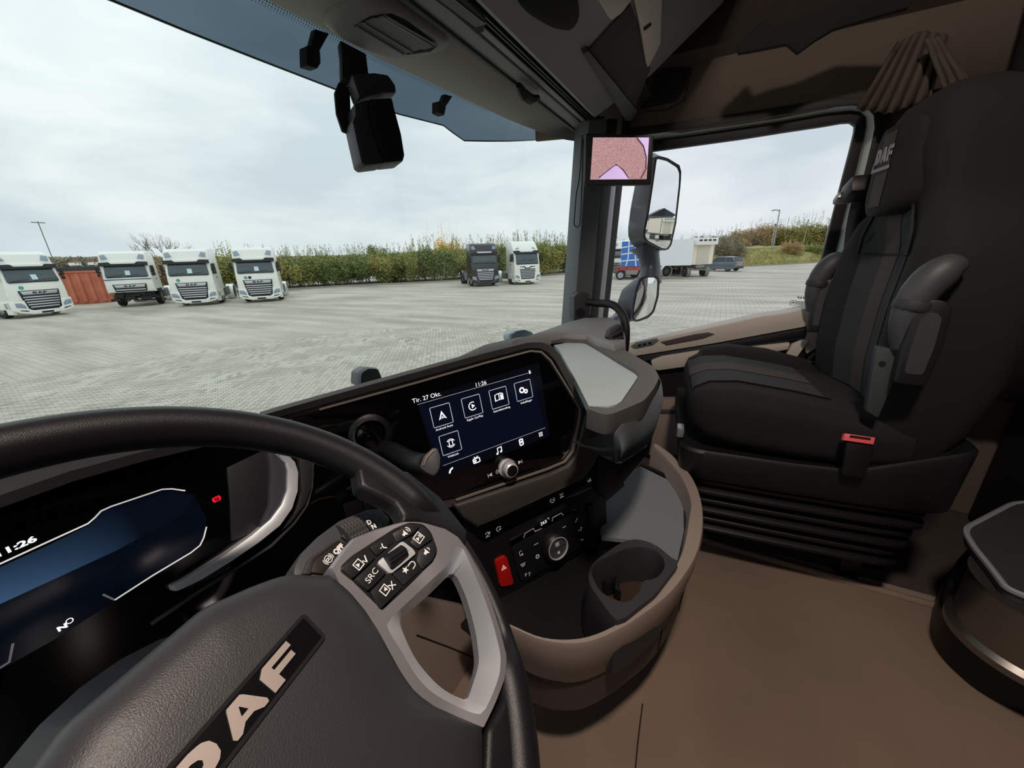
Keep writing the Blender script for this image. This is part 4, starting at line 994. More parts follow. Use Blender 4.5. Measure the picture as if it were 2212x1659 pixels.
bi(831, 1275, [sq(0, .0032)], .0008, [[(.0018, -.002), (.0018, .002), (-.0012, 0)]]); bi(846, 1265, [[(-.0025, -.0025), (.0025, .0025)], [(-.0025, .0025), (.0025, -.0025)]])
bi(829, 1180, [circ(.0005, 0, .002, 8, 90, 270), circ(.003, 0, .004, 8, 130, 230), [(-.004, .001), (-.0025, .001)]], .0008)
bi(876, 1150, [circ(.0005, 0, .002, 6, -50, 50), circ(.0005, 0, .0038, 6, -50, 50)], .0008, [[(-.004, -.0012), (-.004, .0012), (-.002, .0012), (0, .003), (0, -.003), (-.002, -.0012)]])
bi(904, 1162, [sq(0, .0038)], .0008, [[(-.0025, -.002), (-.0025, .002), (.0004, 0)], [(.001, -.002), (.001, .002), (.0017, .002), (.0017, -.002)], [(.0022, -.002), (.0022, .002), (.0029, .002), (.0029, -.002)]])
bi(922, 1190, [circ(.0005, 0, .002, 6, -50, 50)], .0008, [[(-.004, -.0012), (-.004, .0012), (-.002, .0012), (0, .003), (0, -.003), (-.002, -.0012)]])
bi(875, 1232, [], .0008, [[(.0034*(1 if i % 2 == 0 else .42)*math.sin(math.pi*i/5), .0034*(1 if i % 2 == 0 else .42)*math.cos(math.pi*i/5)) for i in range(10)]])
bi(889, 1222, [[(-.003, .0025), (.001, .0025)], circ(.001, .0, .0025, 8, 90, -90), [(.001, -.0025), (-.002, -.0025)]], .0008)
# thumb wheel in its bezel
tw = pxh([(812, 1217), (867, 1170), (890, 1188), (897, 1198), (842, 1243)], BH)
build('thumb_bezel', prism_h(round_poly(tw, .003, 3), -.002, .0062), m_silver, spR, bevel=.0012)
tc_ = Vector((sum(x for x, y in tw)/5, sum(y for x, y in tw)/5))
build('thumb_slot', prism_h(round_poly([(Vector(q)+(tc_-Vector(q))*.28)[:] for q in tw], .002, 3), .003, .0065), m_mattblk, spR, bevel=0)
a0 = Vector(pxh([(833, 1220)], BH)[0]); a1 = Vector(pxh([(873, 1192)], BH)[0]); ax = (a1-a0).normalized(); pe = Vector((-ax.y, ax.x)); mid = (a0+a1)/2
rw = .0075; rings = []
Lw = (a1-a0).length*.5
for s, k in ((-1, .85), (-.9, 1), (-.4, 1), (.4, 1), (.9, 1), (1, .85)):
    rings.append([fw.pt(*(mid+ax*(s*Lw)+pe*(rw*k*math.cos(2*math.pi*j/30)*(1 if j % 2 else .93))), hz(*mid)+.004+rw*k*math.sin(2*math.pi*j/30)*(1 if j % 2 else .93)) for j in range(30)])
build('thumb_wheel', loft(rings), m_black, spR, smooth=20)
# column under the hub
colm = thing('steering_column', 'black steering column shroud behind the wheel hub', 'column')
bm = bmesh.new(); add_lathe(bm, fw, [(.05, -.02), (.055, -.05), (.09, -.09), (.10, -.25), (.09, -.35)], 28, (0, -.01)); build('shroud', bm, m_black, colm)

# ------------------------------------------------------------------ gear stalk with rotary selector, wiper stalk
gs = thing('gear_stalk', 'chunky black gear selector stalk with D N R marks and an OFF knob', 'stalk')
fg = Fr(fw.pt(.16, .075, -.045), fw.n, fw.u)
def gp(name, L, h0, h1, m, bevel=.003, parent=None, rnd=0):
    q = fg.pxs(L, h1); q = round_poly(q, rnd, 4) if rnd else q
    return build(name, prism(fg, q, h0, h1), m, parent or gs, bevel=bevel)
gp('stalk_body', [(634, 1238), (636, 1222), (652, 1192), (690, 1155), (735, 1122), (790, 1100), (822, 1096), (842, 1115), (845, 1130), (760, 1175), (705, 1236), (700, 1260), (650, 1260)], -.04, .004, m_char, .006)
gp('off_plate', [(668, 1236), (676, 1205), (730, 1165), (760, 1178), (770, 1180), (705, 1240)], 0, .007, mat('off_plate_brown', '2f2725', .4), .002)
gp('stalk_end', [(652, 1240), (668, 1205), (720, 1170), (728, 1172), (680, 1208), (672, 1240)], 0, .008, m_dark, .002)
gp('selector_seat', [(738, 1158), (748, 1140), (800, 1108), (822, 1108), (836, 1125), (838, 1150), (780, 1178), (765, 1178)], 0, .008, m_dark, .002)
wa = Vector(fg.px(752, 1160, .012)); wb = Vector(fg.px(792, 1140, .012))
ax = (wb-wa).normalized(); pe = Vector((-ax.y, ax.x)); mid = (wa+wb)/2; Lw = (wb-wa).length*.5
rings = []
for i in range(13):
    s = -1+2*i/12
    rings.append([fg.pt(*(mid+ax*(s*Lw)+pe*(.019*math.cos(t)*kk)), .003+.011*math.sin(t)*kk) for j in range(40) for t in [2*math.pi*(j+.5*(i % 2))/40] for kk in [1 if j % 2 else .92]])
build('selector_wheel', loft(rings), mat('selector_grip', '3d3b3c', .5), gs, smooth=15)
gp('selector_window', [(788, 1128), (806, 1116), (824, 1130), (828, 1150), (812, 1158)], 0, .011, m_black, .002)
fgt = lambda x, y, h, r=-.9: Fr(fg.pt(*fg.px(x, y, h), h), fg.n, fg.u, r)
for ch, x, y in (('D', 797, 1129), ('N', 807, 1138), ('R', 814, 1149)): text(ch, .0066, fgt(x, y, .0112, -.35), 0, 0, m_bi, gs, .0006, bold=.0003)
text('OFF', .0064, fgt(731, 1187, .0072, .0), 0, 0, m_bi, gs, .0006, bold=.0004)
f_ = fgt(709, 1208, .0072, .1)
build('retarder_icon', strokes(f_, [circ(-.0012, 0, .0012, 10), circ(.0012, 0, .0012, 10), circ(0, 0, .0034, 16), circ(0, 0, .0048, 8, 140, 220), circ(0, 0, .0048, 8, -40, 40)], .0007, .0006), m_bi, gs, smooth=0)
build('level_bars', strokes(fgt(742, 1196, .0072, .1), [[(-.004, .003-.0028*k), (.001+.0015*k, .003-.0028*k)] for k in range(3)], .0017, .0006), m_bi, gs, smooth=0)
ws_ = thing('wiper_stalk', 'black lever with a flat grey paddle end between wheel rim and touchscreen', 'stalk')
P = [onZ(800, 955, -.32), onZ(850, 975, -.315), onZ(895, 1000, -.30), onZ(922, 1004, -.292)]
build('lever', tube(smooth_path(P, 5), [.014]*5+[.016]*5+[.017]*5+[.014], 12), m_black, ws_)
fpd = Fr(onZ(930, 1000, -.262), (-.55, -.6, .58))
q = fpd.pxs([(905, 1010), (915, 985), (935, 967), (945, 968), (952, 985), (950, 1015), (938, 1030), (920, 1022)], .004)
build('paddle', prism(fpd, round_poly(q, .005, 4), -.012, .006), m_char, ws_, bevel=.004)
build('paddle_edge', tube([fpd.pt(*q_, .0065) for q_ in fpd.pxs([(915, 1006), (921, 990), (936, 973)], .006)], .0014, 6), mat('bronze_edge', '8b7a70', .35, metal=.8), ws_)

# ------------------------------------------------------------------ pillar monitor, grab handle, cable loop
mo = thing('pillar_monitor', 'small black monitor on the pillar showing a kerb camera picture', 'monitor')
fm = Fr(onX(1340, 345, 1.44), (-.96, -.26, -.02))
cs = fm.pxs([(1266, 288), (1412, 292), (1407, 399), (1263, 400)], 0)
build('monitor_body', prism(fm, round_poly(cs, .006), -.03, 0), m_black, mo, bevel=.002)
scq = [(1281, 297), (1402, 297), (1397, 387), (1275, 388)]
ss = fm.pxs(scq, .0006)
def moncol():
    m = bpy.data.materials.new('camera_picture'); m.use_nodes = True; nt = m.node_tree; b = nt.nodes['Principled BSDF']
    t = N(nt, 'ShaderNodeTexCoord'); z = N(nt, 'ShaderNodeTexNoise', Scale=320.0, Detail=5.0); nt.links.new(t.outputs['Object'], z.inputs['Vector'])
    c = N(nt, 'ShaderNodeValToRGB'); c.color_ramp.elements[0].position = .35; c.color_ramp.elements[0].color = (*lin('a07878'), 1); c.color_ramp.elements[1].position = .65; c.color_ramp.elements[1].color = (*lin('cda0a2'), 1)
    nt.links.new(z.outputs[0], c.inputs[0]); nt.links.new(c.outputs[0], b.inputs['Emission Color']); b.inputs['Emission Strength'].default_value = 1.0
    b.inputs['Base Color'].default_value = (.01, .01, .01, 1); b.inputs['Roughness'].default_value = .15
    return m
scn = build('monitor_picture', prism(fm, ss, 0, .0006), moncol(), mo, smooth=0)
m_lil = mat('picture_lilac', 'cbb0dc', .4, emit=1.0); m_dkp = mat('picture_dark', '4a3040', .4, emit=.8)
def mpoly(name, L, m, h): return build(name, prism(fm, fm.pxs(L, h), .0005, h), m, scn, smooth=0)
mpoly('picture_kerb', [(1294, 387), (1300, 380), (1318, 366), (1328, 358), (1334, 358), (1345, 368), (1358, 387)], m_lil, .0011)
mpoly('picture_sky', [(1376, 297), (1402, 297), (1398, 360), (1395, 330), (1388, 310)], m_lil, .001)
build('picture_rim', strokes(fm, [fm.pxs([(1376, 298), (1390, 316), (1396, 340), (1395, 365), (1384, 386)], .001), ], .004, .0012), m_dkp, scn, smooth=0)
build('picture_shade', strokes(fm, [fm.pxs([(1294, 384), (1318, 365), (1331, 356), (1346, 367), (1357, 384)], .001)], .0035, .00105), m_dkp, scn, smooth=0)
build('monitor_bracket', box(fm.pt(.02, .0, -.06), (.04, .04, .07)), m_black, mo, bevel=.003)

gh = thing('grab_handle', 'black bent tube grab handle on the passenger pillar above the dash end', 'handle')
P = [onX(1265, 652, 1.50), onX(1290, 655, 1.50), onX(1322, 658, 1.46), onX(1342, 675, 1.43), onX(1351, 700, 1.41), onX(1352, 730, 1.40), onX(1349, 760, 1.40)]
build('handle_tube', tube(smooth_path(P, 6), .0145, 12), m_rubber, gh)
fh = Fr(onX(1255, 665, 1.49), (-.85, -.5, .05))
build('pillar_housing', prism(fh, round_poly(fh.pxs([(1240, 640), (1252, 631), (1272, 634), (1274, 665), (1272, 695), (1240, 688)], .01), .008), -.09, .01), m_dark, gh, bevel=.006)
build('pillar_speaker', lathe(fh, [(.019, .010), (.018, .0115), (.002, .0115)], 24, fh.px(1254, 676, .011)), m_mattblk, gh)
cb = thing('cable_loop', 'thin black cable hanging in a long loop in front of the passenger pillar', 'cable')
P = [onY(1258, 292, .50), onY(1252, 380, .50), onY(1245, 420, .50), onY(1241, 470, .50), onY(1240, 482, .50), onY(1244, 490, .50), onY(1250, 489, .50), onY(1253, 480, .50), onY(1256, 430, .50), onY(1260, 300, .50)]
build('cable', tube(smooth_path(P, 5), .0021, 6), m_rubber, cb)

# little pods standing at the foot of the windscreen
def pod(name, L, Y, m, label, cat, back=.05):
    t = thing(name, label, cat); f = Fr(onY(*L[0], Y), (-.3, -1, .1))
    q = round_poly(f.pxs(L, 0), .006, 3); c = (sum(x for x, y in q)/len(q), sum(y for x, y in q)/len(q))
    sc = lambda s: [(c[0]+(x-c[0])*s, c[1]+(y-c[1])*s) for x, y in q]
    build('pod_shell', loft([[f.pt(*p, h) for p in P] for P, h in ((sc(.94), -back), (sc(1.0), -.02), (sc(1.0), -.008), (sc(.9), 0))]), m, t, smooth=50)
    return t, f
pod('rain_sensor', [(776, 836), (778, 805), (795, 794), (818, 795), (830, 825), (830, 840)], .66, mat('sensor_slate', '3e474c', .35), 'small dark sensor pod on the windscreen above the screen hood', 'sensor')
pod('washer_nozzle_cover', [(1103, 735), (1103, 722), (1115, 714), (1133, 711), (1150, 717), (1160, 728), (1160, 738)], .76, mat('pale_blue_grey', 'a9bac2', .35), 'pale blue-grey bump behind the dash top at the windscreen foot', 'cover')

# ------------------------------------------------------------------ tinted outer visor with its brackets, outer mirrors
vs = thing('outer_sun_visor', 'long smoke-tinted plastic sun visor outside the top of the windscreen', 'visor')
g_vis = glass_mat('smoked_visor', (.115, .152, .185), .03, .15)
VY = 1.0
lowr = [(-700, -330), (-300, -190), (0, -92), (245, 2), (400, 66), (560, 129), (720, 191), (860, 246), (958, 271), (980, 288), (1003, 304), (1050, 305), (1100, 305), (1150, 303), (1205, 297)]
def vy(i): return VY if i < 9 else max(.86, VY-.012*(i-8)-.008*(i-8)**2)
B = [onY(x, y, vy(i)) for i, (x, y) in enumerate(lowr)]
T = [Vector((p.x, p.y-.10, max(.60, p.z+.08))) for p in B]
M_ = [a.lerp(b, .5)+Vector((0, .012, 0)) for a, b in zip(B, T)]
vb = build('visor_sheet', loft([B, M_, T], cap=False, closed=False), g_vis, vs, smooth=60)
bm = tube(B, .0025, 5); build('visor_edge', bm, mat('visor_edge', '4b5a66', .3), vs)
for L, LC in (([(682, 62), (712, 72), (690, 112), (670, 108)], [(660, 100), (676, 98), (690, 112), (691, 138), (684, 149), (661, 142)]),
              ([(962, 203), (978, 208), (962, 232), (952, 230)], [(945, 219), (955, 220), (962, 232), (958, 250), (945, 243)])):
    fv = Fr((0, VY-.06, 0), (0, -1, 0)); b = build('visor_bracket', prism(fv, fv.pxs(L, 0), -.02, 0), m_mattblk, vs, bevel=.003)
    build('bracket_foot', prism(fv, fv.pxs(LC, 0), -.025, .004), m_mattblk, b, bevel=.003)

mi = thing('outside_mirror', 'tall dark outside mirror with a second round mirror below it', 'mirror')
m_hous = mat('mirror_housing', '4a5058', .35); m_housd = mat('mirror_shell_dark', '2c2f35', .3)
nM = Vector((-.600, -.799, -.038)).normalized()
fM = Fr(onX(1432, 440, 2.05), nM)
gl = [(1419, 343), (1440, 348), (1462, 362), (1467, 374), (1466, 400), (1457, 480), (1447, 528), (1440, 537), (1430, 536), (1400, 520), (1394, 512), (1394, 500), (1402, 460), (1411, 400)]
ho = [(1412, 335), (1440, 340), (1468, 357), (1472, 372), (1470, 402), (1461, 482), (1450, 532), (1441, 542), (1428, 540), (1396, 524), (1388, 512), (1389, 498), (1396, 458), (1405, 400)]
q = fM.pxs(ho, 0); cM = (sum(x for x, y in q)/len(q), sum(y for x, y in q)/len(q)); S = lambda P, s, dx=0: [(cM[0]+(x-cM[0])*s+dx, cM[1]+(y-cM[1])*s) for x, y in P]
bk = fM.pxs([(1405, 330), (1412, 330), (1430, 338), (1440, 350), (1438, 400), (1425, 480), (1415, 525), (1400, 545), (1385, 545), (1362, 525), (1356, 505), (1362, 455), (1375, 390)], -.10)
qa = angsample(q, 48, cM); cb_ = (sum(x for x, y in bk)/len(bk), sum(y for x, y in bk)/len(bk)); ba = angsample(bk, 48, cb_)
bm = loft([[fM.pt(*p, h) for p in P] for P, h in (([(cb_[0]+(x-cb_[0])*.82, cb_[1]+(y-cb_[1])*.9) for x, y in ba], -.125), (ba, -.10), (qa, -.012), (qa, 0), (S(qa, .97), -.003))])
build('main_housing', bm, m_housd, mi, smooth=40)
build('main_glass', prism(fM, round_poly(fM.pxs(gl, .001), .01), -.004, .001), m_mirror, mi, smooth=0)
nk = [onX(1396, 530, 2.10), onX(1402, 556, 2.10), onX(1405, 580, 2.10), onX(1403, 610, 2.08)]
bm = tube(smooth_path(nk, 5), [.085, .072, .062, .056, .052, .050, .049, .048, .048, .048, .049, .05, .052, .054, .056, .058], 16)
build('mirror_arm', bm, m_hous, mi)
n2 = Vector((-.66, -.75, -.10)).normalized(); f2_ = Fr(onX(1395, 645, 2.0), n2)
g2 = [(1386, 604), (1402, 599), (1417, 600), (1420, 608), (1418, 640), (1409, 672), (1398, 682), (1376, 691), (1368, 688), (1370, 665), (1378, 625)]
h2 = [(1382, 600), (1402, 594), (1420, 596), (1425, 607), (1423, 640), (1413, 675), (1400, 687), (1376, 696), (1362, 692), (1364, 665), (1373, 622)]
q2 = f2_.pxs(h2, 0); c2 = (sum(x for x, y in q2)/len(q2), sum(y for x, y in q2)/len(q2)); a2_ = angsample(q2, 40, c2)
b2_ = angsample(f2_.pxs([(1372, 601), (1390, 597), (1400, 620), (1392, 670), (1370, 695), (1338, 692), (1333, 660), (1345, 625)], -.09), 40, f2_.px(1365, 650, -.09))
build('lower_housing', loft([[f2_.pt(*p, h) for p in P] for P, h in (([(Vector(p).lerp(Vector(f2_.px(1365, 650, -.09)), .15))[:] for p in b2_], -.11), (b2_, -.09), (a2_, -.012), (a2_, 0), ([(c2[0]+(x-c2[0])*.96, c2[1]+(y-c2[1])*.96) for x, y in a2_], -.003))]), m_hous, mi, smooth=40)
G2 = angsample(round_poly(f2_.pxs(g2, .001), .008), 40, c2)
bm = loft([[f2_.pt(c2[0]+(x-c2[0])*s, c2[1]+(y-c2[1])*s, .001+.010*(1-s*s)) for x, y in G2] for s in (1, .8, .6, .4, .2, .02)], cap=True)
build('wide_angle_glass', bm, m_mirror, mi, smooth=80)

build('mirror_mount', tube([Vector((2.02, .40, -.30)), Vector((1.93, .43, -.34)), Vector((1.82, .46, -.36))], [.05, .04, .045], 12), m_hous, mi)
# ------------------------------------------------------------------ passenger seat
se = thing('passenger_seat', 'black cloth passenger seat with grey stripe and folded armrests', 'seat')
m_cloth = mat('black_seat_cloth', '1a1a1b', .9, bump=(900, .5)); m_ins = mat('grey_seat_cloth', '36373a', .9, bump=(900, .5)); m_str = mat('brown_grey_stripe', '4b4541', .9, bump=(1200, .5))
m_shell = mat('seat_shell', '161719', .5)
SX0, SX1 = 1.10, 1.60; SXc = 1.35
def sring(x0, x1, y0, y1, z, r=.05, n=6, dish=0.0):
    """rounded rectangle ring in the plane z"""
    return [Vector((x, y, z)) for x, y in rrect(x0, y0, x1, y1, min(r, (x1-x0)*.49, (y1-y0)*.49), n)]
# cushion: rings along its depth (Y), section in X-Z
def cring(y, x0, x1, z0, z1, r, crown=.0):
    out = []
    for x, z in rrect(x0, z0, x1, z1, r, 6):
        k = (x-(x0+x1)/2)/((x1-x0)/2)
        out.append(Vector((x, y, z+(crown*(1-k*k) if z > (z0+z1)/2 else 0))))
    return out
CU = [(.055, 1.16, 1.56, -.47, -.41, .028), (.045, 1.12, 1.59, -.49, -.385, .05), (.01, 1.10, 1.605, -.515, -.365, .055), (-.06, 1.095, 1.61, -.525, -.358, .05), (-.20, 1.09, 1.61, -.53, -.375, .045), (-.34, 1.09, 1.61, -.53, -.40, .045), (-.42, 1.10, 1.60, -.52, -.41, .04)]
bm = loft([cring(*c, .0) for c in CU])
build('cushion', bm, m_cloth, se, smooth=70)
def cush_z(x, y):
    z = np.interp(-y, [-.055, -.045, -.01, .06, .2, .34], [-.412, -.385, -.365, -.358, -.375, -.40]); return float(z)
def patch(name, x0, x1, ys, m, lift):
    bm = loft([[Vector((x, y+ (lift if y > .03 else 0), cush_z(x, y)+lift)) for x in np.linspace(x0, x1, 5)] for y in ys], cap=False, closed=False)
    return build(name, bm, m, se, smooth=70)
ysC = [.058, .05, .045, .03, .01, -.02, -.06, -.12, -.2, -.28]
patch('cushion_panel', 1.20, 1.50, [.0485, .045, .03, .01, -.02, -.06, -.12, -.2, -.27], m_ins, .0025)
patch('cushion_stripe', 1.315, 1.395, [.0485, .045, .03, .01, -.02, -.06, -.12, -.2, -.27], m_str, .004)
for x in (1.20, 1.50):
    build('cushion_seam', tube([Vector((x, y, cush_z(x, y)+.003)) for y in (.045, .03, .01, -.02, -.06, -.12, -.2, -.28)], .0022, 5), m_mattblk, se)
bol = loft([cring(y, 1.50, 1.615, -.50, z, .05) for y, z in ((.03, -.40), (.0, -.345), (-.08, -.33), (-.2, -.34), (-.32, -.37), (-.36, -.40))])
build('cushion_bolster', bol, m_cloth, se, smooth=70)
# backrest: rings along height, section in X-Y
BK = [(-.50, 1.12, 1.58, -.50, -.375, .05), (-.42, 1.10, 1.60, -.53, -.35, .06), (-.30, 1.085, 1.615, -.55, -.335, .07), (-.15, 1.085, 1.615, -.56, -.335, .07), (-.02, 1.095, 1.605, -.56, -.345, .07), (.05, 1.13, 1.57, -.555, -.355, .07), (.09, 1.185, 1.515, -.55, -.355, .06), (.13, 1.20, 1.50, -.55, -.352, .06),
      (.22, 1.20, 1.50, -.55, -.345, .06), (.31, 1.215, 1.485, -.54, -.345, .06), (.36, 1.24, 1.46, -.52, -.36, .06), (.385, 1.28, 1.42, -.49, -.39, .04)]
BK = [((b[0] if b[0] <= .05 else .05+(b[0]-.05)*.82),)+b[1:] for b in BK]
def bring(z, x0, x1, y0, y1, r):
    out = []
    for x, y in rrect(x0, y0, x1, y1, r, 6):
        k = abs((x-SXc)/((x1-x0)/2)); dish = .035*max(0, 1-(k/.75)**2) if (y > (y0+y1)/2 and z < .06) else 0
        out.append(Vector((x, y-dish, z)))
    return out
def dense(B, n=4):
    A = [Vector(b[:3]+(0,)*0) for b in B]; out = []
    for i in range(len(B)-1):
        for k in range(n):
            t = k/n; out.append(tuple(a+(b-a)*t for a, b in zip(B[i], B[i+1])))
    return out+[B[-1]]
bm = bmesh.new()
for b in (BK,):
    rings = []
    for z, x0, x1, y0, y1, r in b:
        top = rrect(x0, y0, x1, y1, r, 6)
        # add points along the front edge so that it can dish
        pts = []
        for i, (x, y) in enumerate(top):
            pts.append((x, y))
            if i == 6:
                for t in (.15, .3, .4, .5, .6, .7, .85): pts.append((x1-r+(x0-x1+2*r)*t, y1))
        rings.append([Vector((x, y-(.045*max(0, 1-(abs(x-SXc)/.17)**2) if (y > (y0+y1)/2 and z < .05) else (.02*max(0, 1-(abs(x-SXc)/.17)**2) if y > (y0+y1)/2 and z < .12 else 0)), z)) for x, y in pts])
    add_loft(bm, rings)
bk = build('backrest', bm, m_cloth, se, smooth=70)
def back_y(x, z):
    y1 = float(np.interp(z, [b[0] for b in BK], [b[4] for b in BK]))
    d = float(np.interp(z, [-.5, -.02, .05, .106, .169], [.045, .045, .02, .02, 0])); return y1-d*max(0, 1-(abs(x-SXc)/.17)**2)
def bpatch(name, xa, zs, m, lift, parent=None):
    bm = loft([[Vector((x, back_y(x, z)+lift, z)) for x in np.linspace(*xa(z), 9)] for z in zs], cap=False, closed=False)
    return build(name, bm, m, parent or se, smooth=70)
zs1 = list(np.linspace(-.40, -.03, 12))
bpatch('back_panel', lambda z: (1.235, 1.465), zs1, m_ins, .003)
bpatch('back_stripe', lambda z: (1.315, 1.385), zs1, m_str, .0045)
bpatch('upper_panel', lambda z: (1.235+.05*max(0, (z-.03)/.06)-.01, 1.465-.05*max(0, (z-.03)/.06)+.01), list(np.linspace(-.028, .078, 8)), m_ins, .0032)
bpatch('upper_stripe', lambda z: (1.315, 1.385), list(np.linspace(-.028, .078, 6)), m_str, .0048)
o = [(1.225, -.03), (1.228, .02), (1.262, .08), (1.28, .084), (1.42, .084), (1.438, .08), (1.472, .02), (1.475, -.03)]
build('panel_piping', tube([Vector((x, back_y(x, z)+.007, z)) for x, z in resample(o, 30, False)], .0035, 6), mat('piping', '0d0d0e', .7), se)
build('panel_seam', tube([Vector((x, back_y(x, -.03)+.004, -.03)) for x in np.linspace(1.24, 1.46, 9)], .003, 6), m_mattblk, se)
# headrest pad with badge
hr = [[Vector((SXc+dx*w, -.348+yy, z)) for dx, yy in ((-.1, -.03), (-.097, .002), (-.085, .016), (-.05, .024), (0, .026), (.05, .024), (.085, .016), (.097, .002), (.1, -.03))] for z, w in ((.064, .45), (.074, .75), (.092, .92), (.115, 1.0), (.15, 1.0), (.21, 1.02), (.245, .98), (.262, .85))]
hd = build('headrest_pad', loft(hr), m_cloth, se, smooth=70)
fhd = Fr((SXc, -.3205, .190), (0, 1, 0))
m_gthr = mat('grey_badge_thread', '9b9da1', .8)
badge(fhd, -.048, -.004, .078, .034, m_gthr, hd, 0, .0015)
build('badge_line', prism(fhd, [(-.048, -.022), (.03, -.022), (.03, -.014), (-.048, -.014)], 0, .0015), m_gthr, hd, smooth=0)
build('headrest_stripe', loft([[Vector((x, -.3215, z)) for x in (1.325, 1.345, 1.365, 1.385)] for z in (.085, .13, .2, .25)], cap=False, closed=False), m_str, hd)
# belt guide, belt, armrests, shells
bg_ = build('belt_guide', box((1.56, -.365, .150), (.085, .09, .05), Matrix.Rotation(.35, 3, 'Y')), m_black, se, bevel=.015)
build('guide_cap', box((1.598, -.335, .132), (.04, .045, .02), Matrix.Rotation(.5, 3, 'Y')), m_silver2, bg_, bevel=.006)
build('shoulder_shell', loft([[Vector((1.46, -.47, z)), Vector((1.575-w, -.375, z)), Vector((1.595-w, -.42, z)), Vector((1.56-w, -.50, z))] for i, (z, w) in enumerate(((.17, .0), (.21, .004), (.245, .02), (.265, .05)))]), mat('pale_grey_shell', '9fa6ab', .4), se, bevel=.008)
def belt(P, w, m, parent):
    bm = loft([[p+Vector((0, -w/2, 0)), p+Vector((0, w/2, 0))] for p in smooth_path(P, 5)], cap=False, closed=False); o = build('seat_belt', bm, m, parent); s = o.modifiers.new('s', 'SOLIDIFY'); s.thickness = .003; return o
belt([Vector((1.575, -.37, .13)), Vector((1.60, -.38, .05)), Vector((1.595, -.39, -.06)), Vector((1.60, -.40, -.2))], .045, mat('belt_web', '26272a', .7), se)
def armrest(x, ext):
    P = [Vector((x, -.335, -.215)), Vector((x, -.325, -.16)), Vector((x, -.33, -.11)), Vector((x, -.345, -.075)), Vector((x, -.365, -.052)), Vector((x, -.39, -.045))]
    ar = build('armrest', tube(smooth_path(P, 4), [.022, .024, .025, .026, .027, .028, .029, .030, .031, .032, .032, .033, .033, .033, .032, .031, .029, .026, .022, .016, .008], 12), m_char, se, smooth=60)
    fa = Fr((x-.035 if x < SXc else x-.03, -.345, -.20), (-1, .25, .1))
    q = [(-.028, -.085), (.022, -.085), (.03, -.01), (.028, .075), (.012, .09), (-.012, .09), (-.026, .07), (-.03, -.01)]
    build('armrest_lever', prism(fa, round_poly(q, .01), -.03, .004), m_black, ar, bevel=.006)
    build('lever_dish', prism(fa, round_poly([(a*.55, b*.72) for a, b in q], .008), 0, .0055), m_dark, ar, bevel=.0)
    build('armrest_collar', tube([Vector((x, -.328, -.135)), Vector((x, -.331, -.115))], .034, 14), m_dark, ar, bevel=.004)
    return ar
armrest(1.075, 1); armrest(1.635, 0)
# base shell and bellows
rim = [(1.10, .07), (1.075, .03), (1.07, -.15), (1.07, -.35), (1.075, -.52), (1.62, -.52), (1.625, .03), (1.60, .07)]
def shell(name, z0, z1, gx, gy, m, bev=.006):
    q = [((x-SXc)*gx+SXc, (y+.2)*gy-.2) for x, y in rim]
    return build(name, prism(Fr((0, 0, 0), (0, 0, 1), (1, 0, 0)), round_poly(q, .03), z0, z1), m, se, bevel=bev)
bm = loft([[Vector((((x-SXc)*g+SXc), (y+.2)*g-.2, z+dz(y))) for x, y in round_poly(rim, .04)] for g, z, dz in ((.94, -.62, lambda y: 0), (1.0, -.60, lambda y: 0), (1.02, -.53, lambda y: .09*max(0, (-y-.30)/.22)), (1.0, -.522, lambda y: .09*max(0, (-y-.30)/.22)), (.93, -.535, lambda y: .07*max(0, (-y-.30)/.22)))])
build('base_shell', bm, m_shell, se, smooth=40)
z = -.615
for k in range(6):
    g = .93-.012*k+(.02 if k % 2 else 0)
    bm = loft([[Vector(((x-SXc)*g_*g+SXc, (y+.2)*g_*g-.2, zz)) for x, y in round_poly(rim, .05)] for g_, zz in ((.93, z), (1.0, z-.012), (1.0, z-.02), (.93, z-.032))])
    build('bellows_fold', bm, mat('bellows_rubber', '141416', .38), se, smooth=50); z -= .033
build('pedestal', loft([sring(1.23, 1.50, -.45, -.05, zz, .04) for zz in (z+.01, FLOOR_Z+.02)]), m_mattblk, se)
build('seat_foot', box((1.235, -.43, FLOOR_Z+.06), (.06, .05, .12)), m_black, se, bevel=.006)
build('slide_rail', box((1.30, -.25, FLOOR_Z+.02), (.05, .62, .04)), m_black, se, bevel=.004)
bu = build('buckle_stalk', prism(Fr(onX(1815, 975, 1.055), (-1, .1, .1)), [(-.022, -.06), (.022, -.06), (.026, .02), (-.026, .02)], -.014, .008), m_black, se, bevel=.003)
fbk = Fr(onX(1815, 947, 1.055), (-1, .1, .45))
build('release_button', prism(fbk, [(-.028, -.008), (.026, -.008), (.028, .008), (-.026, .008)], -.01, .006), mat('buckle_red', 'e0555a', .4, emit=.15), bu, bevel=.001)
build('buckle_slot', prism(fbk, [(-.018, .0), (.02, .0), (.02, .006), (-.016, .006)], 0, .0068), m_mattblk, bu, smooth=0)
build('height_lever', box((1.14, .075, -.50), (.04, .02, .03)), m_silver2, se, bevel=.006)
build('belt_anchor', box((1.60, -.36, -.40), (.03, .05, .03)), m_chrome, se, bevel=.004)

